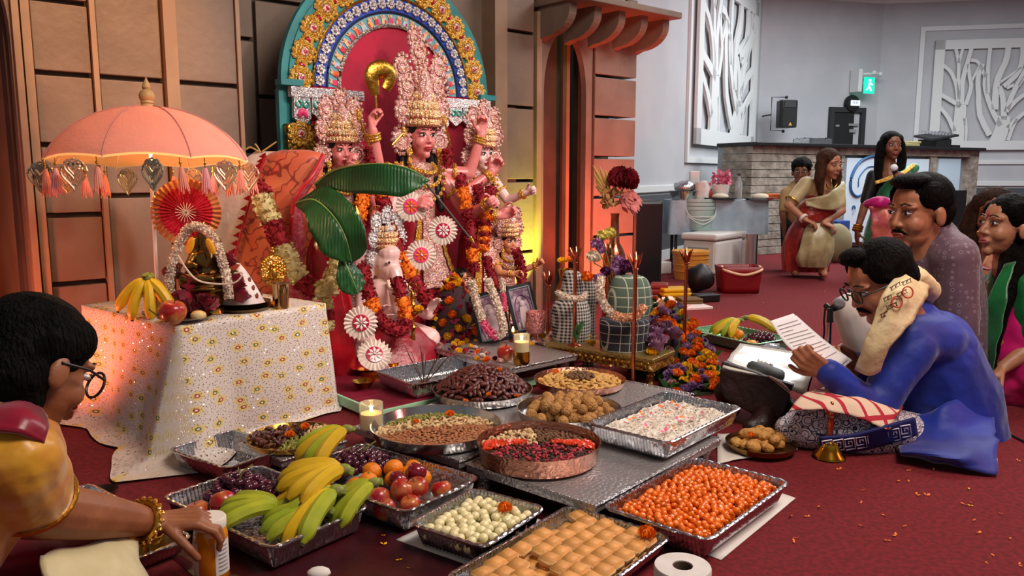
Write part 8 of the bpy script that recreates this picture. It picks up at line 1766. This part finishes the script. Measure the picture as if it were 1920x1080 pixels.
o = thing('leaf_sprig', 'green leaf sprig tucked under the tall copper torch', 'leaves', (0, 0, 0))
for x, y, x2, y2 in ((1082, 605, 1082, 640), (1090, 590, 1128, 570), (1092, 600, 1085, 625)): A_, B_ = atd(x, y, 3.78), atd(x2, y2, 3.74); solid(mk('leaf', MB().grid(lambda u, v: A_.lerp(B_, u)+V((v-.5)*.035*math.sin(u*PI), 0, (v-.5)*.02*math.sin(u*PI)), 8, 4), m_leaf, o), .001)

ty0, ty1, ty2 = at(1300, 612, .06), at(1410, 655, .06), at(1470, 640, .06)
tcx = at(1385, 628, .06); rzt = math.atan2(at(1440, 648, .06).y-at(1305, 618, .06).y, at(1440, 648, .06).x-at(1305, 618, .06).x); tcx.z = .002
PANS['g'] = pan_mb(.53, .33, .07).mesh('foil_pan', pm('green_foil', '#8fc7a4', .35, .6, bump=.2, bs=50), ang=14)
tag(link('foil_pan', PANS['g'], None, tcx, (0, 0, rzt)), 'green-tinted foil pan of bananas and grapes behind the flowers', 'foil pan'); LG = local(tcx, rzt)
fan_bunch('big yellow banana bunch arched in the green-tinted pan', LG(-.02, .02, .14), V(-.75, -.45, -.35), 4, .34, 'yg', 1.15, V(.3, 0, -1)); fan_bunch('greenish banana bunch lying across the green-tinted pan', LG(-.02, .08, .15), V(.85, -.10, -.3), 4, .30, 'gy', 1.1, V(0, .2, -1))
for x, y, z in ((-.02, -.08, .03), (.03, -.09, .03), (.01, -.05, .06), (.05, -.05, .055)): put_fruit(P_or, LG, x, y, z, .95, 'tangerine before the green-tinted pan bananas', 'tangerines in the green-tinted pan')
m_mango = pm('mango_yellow', '#e0a01c', .4, 0, '#d08a14', 8)
f_ = tag(mk('mango', MB().ball((0, 0, 0), (.042, .030, .026), 16, 12), m_mango), 'yellow mango beside the grapes in the green-tinted pan', 'mango'); f_.location = LG(.18, -.10, .045)
grapes('red grape bunch in the green-tinted pan', LG(.16, .01, .02), 46, .16, .16, .06, 65)
o = thing('plastic_packet', 'crumpled clear plastic packet behind the book rest', 'packet', (0, 0, 0)); mb = MB(); c_ = at(1445, 662, .06)
mb.ball(c_, (.075, .05, .05), 18, 12)
for v in mb.v: d = v-c_; v += d*.6*noise.noise(d*28)
mk('film', mb, pm('grey_film', '#a9b2ba', .15, 0, trans=.35, coat=.5), o)
bx_ = at(1420, 792, 0); br = thing('book_rest', 'dark carved wooden book rest in front of the reader', 'book rest', (0, 0, 0)); m_dw = pm('dark_wood', '#2e1510', .5, 0, '#1f0d0a', 12, .4, 30)
Y0 = 3.16
def slab(name, pts, th, m): return bevel(mk(name, sl_mb(pts, th), m, br, smooth=False), .006)
def sl_mb(pts, th):
    n = len(pts); nr = (pts[1]-pts[0]).cross(pts[2]-pts[0]).normalized(); mb = MB(); mb._a([p for p in pts]+[p+nr*th for p in pts], [tuple(reversed(range(n))), tuple(range(n, 2*n))]+[(i, (i+1) % n, n+(i+1) % n, n+i) for i in range(n)]); return mb
slab('front_panel', [J(1352, 690, Y0), J(1440, 705, Y0-.06), J(1482, 738, Y0-.10), J(1470, 775, Y0-.10), J(1440, 790, Y0-.08), J(1360, 748, Y0-.02), J(1350, 720, Y0)], -.05, m_dw)
slab('sloping_panel', [J(1350, 690, Y0-.02), J(1482, 735, Y0-.12), J(1500, 725, Y0+.16), J(1380, 680, Y0+.26)], .03, m_dw)
mk('foot', MB().chain([(J(1438, 770, Y0-.08), .05), (at(1425, 795, .035), .042), (at(1408, 800, .03), .032)]), m_dw, br); mk('foot', MB().chain([(J(1362, 735, Y0+.02), .05), (at(1370, 765, .04), .04)]), m_dw, br); mk('foot', MB().chain([(J(1470, 760, Y0+.05), .045), (at(1480, 770, .04), .04)]), m_dw, br)
mk('worn_edge', MB().tube(bez([J(1440, 705, Y0-.11), J(1462, 718, Y0-.13), J(1482, 735, Y0-.15)], 8), [.006, .012, .014, .015, .015, .014, .012, .009, .004], 8, flat=.5), pm('worn_wood', '#8a5c4c', .6), br)
fo = thing('plastic_folder', 'white plastic-covered booklet lying on the book rest', 'booklet', (0, 0, 0))
solid(mk('cover', sheet([[J(1356, 688, Y0-.04), J(1430, 712, Y0-.10), J(1508, 738, Y0-.10)], [J(1370, 668, Y0+.12), J(1440, 685, Y0+.08), J(1525, 700, Y0+.06)], [J(1388, 646, Y0+.28), J(1450, 655, Y0+.26), J(1532, 668, Y0+.20)]], 12, 14, .006, 12), pm('plastic_white', '#d4cfc0', .2, 0, coat=.6), fo), .010)
sc_ = thing('spectacle_case', 'dark grey spectacle case with white print on the booklet', 'spectacle case', (0, 0, 0)); A_, B_ = J(1398, 690, Y0+.02), J(1470, 712, Y0-.04)
d_ = (B_-A_); mb = MB(); up_ = V(.1, -.55, .8).normalized()
mb.tube([A_.lerp(B_, f) for f in (0, .03, .1, .3, .6, .9, .97, 1)], [.014, .036, .046, .050, .050, .046, .036, .014], 14, flat=.55, up=up_); mk('case', mb, pm('case_grey', '#2f3330', .5), sc_)
mb = MB(); e_ = d_.normalized(); n_ = e_.cross(up_).normalized(); up2 = n_.cross(e_); up2 = up2 if up2.y < 0 else -up2
for i in range(9): q = A_.lerp(B_, .26+.045*i)+up2*.052; hgt = (.018, .010, .014, .009, .016, .010, .008, .014, .012)[i]; x_, z_ = e_*.004, (n_ if n_.z > 0 else -n_); mb._a([q-x_, q+x_, q+x_+z_*hgt, q-x_+z_*hgt], [(0, 1, 2, 3)])
mk('case_print', mb, pm('print_pale', '#c9c9be', .6), sc_, smooth=False)
ms_ = thing('microphone_stand', 'short microphone stand with a grey round-headed microphone before the reader', 'microphone', (0, 0, 0)); MY = 3.30
mk('mic_head', MB().ball(J(1573, 569, MY), .026, 18, 12), pm('mic_mesh', '#8b8d92', .45, .6, bump=.6, bs=400), ms_); mk('mic_body', MB().tube([J(1570, 574, MY), J(1556, 580, MY+.02), J(1548, 572, MY+.04)], [.018, .015, .012], 12), m_black, ms_)
zf = J(1556, 640, MY).z; mk('grip', MB().tube([J(1557, 578, MY), J(1556, 604, MY)], [.012, .014], 12), m_black, ms_); mk('pole', MB().tube([J(1556, 602, MY), V(J(1556, 640, MY).x, MY, .02)], .009, 12), pm('chrome', '#9a9a9c', .15, 1), ms_)
mk('base', MB().lathe([(0, 0), (.07, 0), (.07, .012), (.02, .022), (0, .022)], 28, V(J(1556, 640, MY).x, MY, 0)), m_black, ms_); tag(mk('cable', MB().tube(bez([J(1548, 572, MY+.04), J(1545, 600, MY+.05), J(1543, 640, MY+.05), V(J(1543, 650, MY).x, MY+.12, .006), at(1610, 690, .006), at(1760, 760, .006), at(1862, 800, .006), at(1925, 830, .006)], 60), .004, 6), m_black), 'black microphone cable running over the carpet behind the reader', 'cable')
o = thing('orange_book', 'orange booklet lying behind the microphone stand', 'book', V(at(1560, 668, 0).x, at(1560, 668, 0).y, 0), .2); bevel(mk('pages', MB().box((0, 0, .02), (.22, .16, .04)), pm('book_orange', '#d8701c', .6), o, smooth=False), .004)
o = thing('hand_bell', 'brass hand bell standing on the carpet before the reader', 'bell', at(1554, 858, 0))
mk('bell_cup', MB().lathe([(0, .002), (.050, 0), (.058, .004), (.054, .012), (.040, .028), (.030, .050), (.026, .062), (.018, .068), (0, .070)], 32), pm('bright_brass', '#c9952c', .18, 1), o); mk('handle', MB().lathe([(.016, .068), (.020, .074), (.012, .080), (.009, .10), (.012, .125), (.009, .14), (.014, .150), (.010, .16), (0, .162)], 20), m_cop, o)
b = MB(); b.ball((0, 0, .178), .012); b.chain([(V(0, 0, .16), .013), (V(0, 0, .17), .011)]); 
for q in (-1, 1): b.ball((q*.013, 0, .172), (.010, .004, .014)); 
b.ball((0, 0, .196), (.008, .008, .010)); mk('finial_figure', b, m_cop, o)
tag(solid(mk('floor_cloth', MB().grid(lambda u, v: at(1345+150*u, 815+55*v-25*u*v, .004)+V(0, 0, .006*noise.noise(V(u*6, v*6, 1))+.004), 16, 12), pm('cloth_white', '#cfc8bf', .85)), .003), 'white cloth spread under the plate of fried sweets', 'cloth')
cF = at(1427, 832, .03); cF.z = .016; thali('small dark-rimmed plate of fried sweets on a white cloth', cF, .125, .022, pm('dark_brass2', '#8a6a3c', .3, 1)); mb = MB(); mb.ball((0, 0, 0), 1, 12, 8)
for v in mb.v: v.x *= .027; v.y *= .022; v.z *= .017; v *= 1+.12*noise.noise(v*90)
lay(mb.mesh('fried_sweet', pm('fried_tan', '#c9944e', .65, 0, '#b07c38', 50, .5, 90, rnd=.12)), 'fried_sweet', cF, disc(.098, 18, 71), .024, 'crusty fried sweet in the lower layer of the small plate', 'lower fried sweets', 'sweet', 'flat', (.9, 1.2)); lay(bpy.data.meshes['fried_sweet'], 'fried_sweet', cF, disc(.06, 7, 72), .048, 'crusty fried sweet on top of the small plate', 'top fried sweets', 'sweet', 'flat', (.9, 1.2))
P_mo.put(cF+V(-.05, -.04, .055), (.2, 0, 0), .5, 'small orange marigold on the fried sweets')
tr = J(1280, 1060, 1.55); o = thing('paper_roll', 'white paper towel roll standing at the front edge', 'paper roll', V(tr.x, 1.55, 0)); mk('roll', MB().lathe([(.021, 0), (.058, 0), (.0585, .004), (.0585, tr.z-.003), (.057, tr.z), (.021, tr.z), (.021, 0)], 40, cap=False), pm('roll_paper', '#cfc9c4', .85, 0, '#c6bfba', 20), o); mk('core', MB().lathe([(.021, 0.001), (.021, tr.z-.002), (.0195, tr.z-.002), (.0195, .001)], 28, cap=False), pm('core_brown', '#6a5240', .9), o)
tag(mk('tissue_scrap', MB().ball(at(598, 1074, .02), (.03, .022, .014), 10, 8), pm('tissue', '#d8d2cc', .9)), 'crumpled white tissue scrap on the dark floor at the front', 'tissue')
scat = [at(rr9.uniform(1480, 1915), rr9.uniform(850, 1070), .003) for _ in range(34)]+[at(rr9.uniform(1300, 1900), rr9.uniform(545, 600), .003) for _ in range(14)]+[at(rr9.uniform(700, 800), rr9.uniform(1000, 1075), .003) for _ in range(6)]
PSC[0] = .5; petals('orange', scat[:30], 'orange petal fallen on the dark red carpet', 'orange petals on the carpet'); petals('yellow', scat[30:], 'yellow petal fallen on the dark red carpet', 'yellow petals on the carpet')

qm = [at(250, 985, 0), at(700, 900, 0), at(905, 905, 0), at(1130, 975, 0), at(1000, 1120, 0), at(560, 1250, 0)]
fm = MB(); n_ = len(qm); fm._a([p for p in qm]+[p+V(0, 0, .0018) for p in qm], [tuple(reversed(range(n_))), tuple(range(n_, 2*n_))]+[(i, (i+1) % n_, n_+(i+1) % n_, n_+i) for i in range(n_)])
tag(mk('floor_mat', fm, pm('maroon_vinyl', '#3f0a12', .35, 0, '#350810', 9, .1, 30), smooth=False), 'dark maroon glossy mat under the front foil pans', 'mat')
def box_thing(name, label, cat, p, d, rz, m, bv=.01):
    o = thing(name, label, cat, p, rz); bevel(mk('body', MB().box((0, 0, d[2]/2), d), m, o, smooth=False), bv); return o
N0, NL, NR = at(1328, 518, 0), at(1240, 500, 0), at(1398, 503, 0)
cv = (N0+NR)/2+(NL-N0)*.225; rzc = math.atan2(NR.y-N0.y, NR.x-N0.x); CL, CD, CH = (NR-N0).length, (NL-N0).length*.45, .40
co2 = thing('cooler_chest', 'large white cooler chest with the stacked buckets on its lid', 'cooler', cv, rzc); m_cw = pm('cooler_white', '#d3cfcb', .45)
bevel(mk('tub', MB().box((0, 0, CH*.42), (CL*.94, CD*.94, CH*.84)), m_cw, co2, smooth=False), .03); bevel(mk('lid', MB().box((0, 0, CH*.93), (CL, CD, CH*.16)), m_cw, co2, smooth=False), .02)
for x in (-1, 1): mk('handle', MB().box((x*CL*.48, 0, CH*.62), (.03, .22, .04)), pm('handle_grey', '#9a9a98', .5), co2, smooth=False)
def on_cooler(px, py): return at(px, py, CH*1.01+.002)
pb = on_cooler(1310, 431); m_tq = pm('bucket_teal', '#a9c2bd', .4, 0, '#9ab6b2', 5); bk = lambda r0, r1, h: MB().lathe([(0, 0), (r0, 0), (r1, h), (r1*1.04, h), (r1*1.04, h-.03), (r1*.97, h-.04)], 32)
for i, lab in enumerate(('lowest pale teal bucket of the nested stack on the cooler', 'middle pale teal bucket of the nested stack on the cooler', 'top pale teal bucket of the nested stack holding a paper roll')):
    o = thing('bucket', lab, 'bucket', pb+V(0, 0, .04*i), 0, 'nested buckets'); mk('tub', bk(.135, .165, .25), m_tq, o); mk('handle', MB().tube(bez([(-.17, -.02, .23), (-.13, -.13, .14-.03*i), (0, -.175, .07), (.13, -.13, .14-.03*i), (.17, -.02, .23)], 20), .006, 6), pm('handle_pale', '#c9d2cc', .4), o)
o = thing('paper_roll', 'white paper towel roll standing in the top bucket', 'paper roll', pb+V(.01, 0, .30)); mk('roll', MB().lathe([(.02, -.20), (.062, -.20), (.062, .20), (.02, .20)], 28, (0, 0, 0)), MATS['roll_paper'], o)
p = on_cooler(1350, 428); o = box_thing('snack_box', 'orange snack box lying on the white cooler', 'box', p, (.12, .16, .14), rzc, pm('snack_orange', '#d0601c', .5)); mk('band', MB().box((0, 0, .05), (.124, .164, .03)), pm('snack_yellow', '#d0b860', .5), o, smooth=False)
o = box_thing('snack_box', 'white printed box beside the orange snack box', 'box', on_cooler(1372, 424), (.14, .14, .15), rzc, pm('snack_white', '#d8cfc4', .6, 0, '#c98a6a', 30, mixlo=.62, mixhi=.66))
# tables under pale blue cloth
m_bc = pm('blue_tablecloth', '#a4b6c4', .6, 0, '#94a8b8', 6, .3, 14)
def btable(label, px0, px1, Y, z=.72, dep=.7):
    a, b_ = atd(px0, 380, Y), atd(px1, 380, Y); W = b_.x-a.x; o = thing('folding_table', label, 'table', V((a.x+b_.x)/2, Y+dep/2, 0)); mk('top', MB().box((0, 0, z-.02), (W, dep, .03)), m_cw, o, smooth=False)
    for x in (-1, 1):
        for y in (-1, 1): mk('leg', MB().tube([(x*(W/2-.08), y*(dep/2-.08), 0), (x*(W/2-.08), y*(dep/2-.08), z-.03)], .016, 8), m_dk, o)
    mb = MB(); P = rrect(W+.02, dep+.02, .03); n = len(P)
    mb.grid(lambda u, v: V(P[int(u*n) % n][0]+P[int(u*n) % n][2]*.02*math.sin(u*n*.18)*v, P[int(u*n) % n][1]+P[int(u*n) % n][3]*.02*math.sin(u*n*.18)*v, z+.001-v*.36), n, 6, cu=True); mb._a([V(q[0], q[1], z+.001) for q in P], [tuple(range(n))])
    c = mk('tablecloth', mb, m_bc, None, loc=o.location); tag(c, 'pale blue cloth over the '+label.split(' ', 1)[1], 'tablecloth'); return z+.003
zt = btable('long folding table beside the wall behind the cooler', 1258, 1440, 8.42, dep=.38)
T = lambda px, Y=9.2: V(atd(px, 380, 8.42+(Y-9)*.5).x, 8.42+(Y-9)*.5, zt)
o = box_thing('carton', 'tall narrow white carton behind the bucket stack', 'carton', T(1300, 9.66), (.10, .08, .30), 0, m_cw)
o = thing('serving_pan', 'steel serving pan with a crumpled lid on the blue table', 'pan', T(1283, 9.25)); mk('pan', MB().lathe([(0, 0), (.13, 0), (.16, .09), (.17, .095), (.15, .09), (0, .06)], 24), m_steel, o); mb = MB(); mb.ball((0, 0, .13), (.12, .10, .07), 14, 10)
for v in mb.v: v += V(.02*noise.noise(v*20), 0, .02*noise.noise(v*25))
mk('lid', mb, MATS['foil'], o)
o = thing('water_bottle', 'clear bottle with orange drink on the blue table', 'bottle', T(1384, 9.3)); mk('glass', MB().lathe([(0, 0), (.035, 0), (.037, .17), (.015, .22), (.013, .25), (0, .25)], 20), pm('bottle_clear', '#c8d0d0', .1, 0, trans=.6), o); mk('drink', MB().lathe([(0, .005), (.033, .005), (.034, .09), (0, .09)], 18), pm('drink_orange', '#c07050', .3), o); mk('cap', MB().lathe([(0, .25), (.016, .25), (.016, .275), (0, .275)], 14), m_dk, o)
o = thing('potted_orchid', 'pink orchid in a white pot on the blue table', 'plant', T(1350, 9.35)); mk('pot', MB().lathe([(0, 0), (.07, 0), (.10, .16), (.09, .16), (0, .12)], 20), m_cw, o); mb = MB()
for i in range(60): petal(mb, V(rnd(-.12, .10), rnd(-.05, .05), .20+rnd(-.03, .07)), rdir(random), rdir(random), .06, .05, .3)
mk('flowers', mb, pm('orchid_pink', '#c9607c', .7), o, smooth=False)
o = thing('jug', 'white jug with a red mark on the blue table', 'jug', T(1318, 9.3)); mk('body', MB().lathe([(0, 0), (.07, 0), (.075, .12), (.05, .17), (.03, .20), (0, .20)], 20), m_cw, o); mk('mark', MB().ball((.06, -.045, .06), (.03, .012, .045), 8, 6), pm('mark_red', '#a03030', .5), o)
for px, lab, m in ((1350, 'dark oval platter at the blue table edge', m_dk), (1425, 'steel platter of food on the blue table', m_steel)): o = thing('platter', lab, 'platter', T(px, 9.08)); mk('plate', MB().lathe([(0, 0), (.14, 0), (.18, .025), (.17, .025), (0, .01)], 28), m, o); mk('food', MB().ball((0, 0, .035), (.09, .07, .035), 12, 8), pm('food_pale', '#c9c0a8', .8), o)
o = box_thing('snack_tray', 'orange tray of snacks at the blue table end', 'tray', T(1448, 9.5), (.26, .16, .06), 0, pm('snack_orange', '#d0601c', .5))
# bins, baskets and bags on the carpet
p = at(1294, 522, 0); o = thing('yellow_bin', 'orange-yellow plastic bin before the white cooler', 'bin', p); mk('tub', MB().lathe([(0, 0), (.15, 0), (.17, .24), (.18, .24), (.18, .27), (.165, .27), (0, .22)], 28), pm('bin_amber', '#d0913a', .5, 0, '#c07c28', 5), o)
for z in (.08, .14, .20): mk('rib', MB().ring((0, 0, z), .155+.06*z, .006, 28, 5), MATS['bin_amber'], o)
p = at(1383, 547, 0); o = thing('red_basket', 'red plastic basket with a cream handle on the carpet', 'basket', p); P = rrect(.36, .26, .05); n = len(P); m_rd = pm('basket_red', '#7c1018', .45)
mb = MB(); mb.grid(lambda u, v: V(P[int(u*n) % n][0]*(.86+.14*v), P[int(u*n) % n][1]*(.86+.14*v), .004+.22*v), n, 6, cu=True); mb._a([V(q[0]*.86, q[1]*.86, .004) for q in P], [tuple(range(n))]); solid(mk('tub', mb, m_rd, o), .006); mk('handle', MB().tube(bez([(-.15, -.02, .22), (-.15, -.14, .20), (0, -.17, .165), (.15, -.14, .20), (.17, -.02, .22)], 20), .011, 8), pm('handle_cream', '#d8b48c', .5), o)
p = at(1402, 512, 0); o = thing('film_roll', 'shiny roll of cling film standing by the cooler', 'roll', p); mk('roll', MB().lathe([(.03, 0), (.07, 0), (.07, .40), (.03, .40)], 24), pm('film_shine', '#b9b2b4', .12, .7), o)
o = thing('dark_crate', 'black box draped in dark cloth beside the lit pillar', 'box', V(atd(1200, 400, 7.3).x, 7.3, 0), .3); bevel(mk('body', MB().box((0, 0, .38), (.30, .35, .76)), m_black, o, smooth=False), .03)
def lump(name, label, cat, c, r, m, k=10, a=.35, seed=0):
    mb = MB(); mb.ball((0, 0, 0), r, 20, 14)
    for v in mb.v: v *= 1+a*noise.noise(v*k+V(seed, 0, 0))
    z0 = min(v.z for v in mb.v); o = mk(name, mb, m, None, loc=V(c.x, c.y, c.z-z0)); return tag(o, label, cat)
lump('plastic_bag', 'crumpled white plastic bag by the dark box', 'bag', at(1212, 522, 0), (.12, .10, .16), pm('bag_white', '#cfc8c4', .35), 14, .4)
box_thing('pink_tub', 'low pink-lit white tub before the cooler', 'tub', at(1228, 512, 0), (.26, .2, .12), .4, m_cw)
cZ = lambda px, py: at(px, py, 0)
fc_ = [('folded_sari', 'bright yellow folded sari parcel behind the flowers', (1262, 562), (.26, .18, .10), '#d0a40c'), ('folded_sari', 'red and green folded sari parcel behind the flowers', (1236, 560), (.16, .16, .13), '#7d2a2a'), ('folded_sari', 'olive and maroon folded sari bundle by the copper torch', (1290, 572), (.20, .16, .06), '#5c4a1c')]
for nm, lab, q, d, c in fc_:
    o = thing(nm, lab, 'sari', cZ(*q), rnd(-.3, .3))
    for i in range(3): bevel(mk('fold', MB().box((rnd(-.01, .01), rnd(-.01, .01), d[2]*(i+.5)/3), (d[0]*(1-.06*i), d[1]*(1-.05*i), d[2]/3*.96)), pm('sari_'+c[1:], c, .4, 0, '#3f4a1c' if i == 9 else c, 8, .3, 20), o, smooth=False), .012)
lump('black_bag', 'slumped black bag behind the copper torch', 'bag', cZ(1312, 548), (.11, .10, .12), pm('bag_black', '#121214', .5), 9, .25, 3); box_thing('black_case', 'flat black case on the carpet beside the bag', 'case', cZ(1322, 565), (.20, .12, .06), .3, m_black)
lump('white_cloth', 'crumpled white cloth behind the flower heap', 'cloth', cZ(1248, 590), (.09, .07, .06), pm('cloth_white', '#cfc8bf', .85), 16, .35, 5)
box_thing('paper_tray', 'shallow white tray beyond the flower heap', 'tray', cZ(1300, 578), (.24, .16, .02), .3, m_cw, .004)
o = thing('black_chair', 'black stacking chair behind the seated group', 'chair', V(atd(1812, 420, 6.5).x, 6.5, 0), .4); mk('seat', MB().box((0, 0, .44), (.42, .42, .05)), m_black, o, smooth=False); mk('backrest', MB().box((0, .2, .68), (.42, .04, .36)), m_black, o, smooth=False)
for x in (-1, 1):
    for y in (-1, 1): mk('leg', MB().tube([(x*.19, y*.19, 0), (x*.19, y*.19, .42)], .013, 8), m_dk, o)
lump('tote_bag', 'khaki cloth bag on the carpet below the bar sign', 'bag', at(1565, 492, 0), (.16, .12, .20), pm('bag_khaki', '#8a8060', .8), 7, .25, 8); box_thing('blue_box', 'blue box standing against the bar sign', 'box', at(1566, 476, 0), (.24, .2, .42), .5, pm('box_blue', '#2a4a90', .5))
bpy.context.view_layer.update()
for o in list(col.objects):
    if o.type == 'EMPTY' and o.parent is None and o.location.length < 1e-6 and o.children:
        xs = [c.matrix_world @ Vector(q) for c in o.children if c.type == 'MESH' for q in c.bound_box]
        if not xs: continue
        b = V((min(p.x for p in xs)+max(p.x for p in xs))/2, (min(p.y for p in xs)+max(p.y for p in xs))/2, min(p.z for p in xs))
        o.location = b
        for c in o.children: c.location = c.location-b
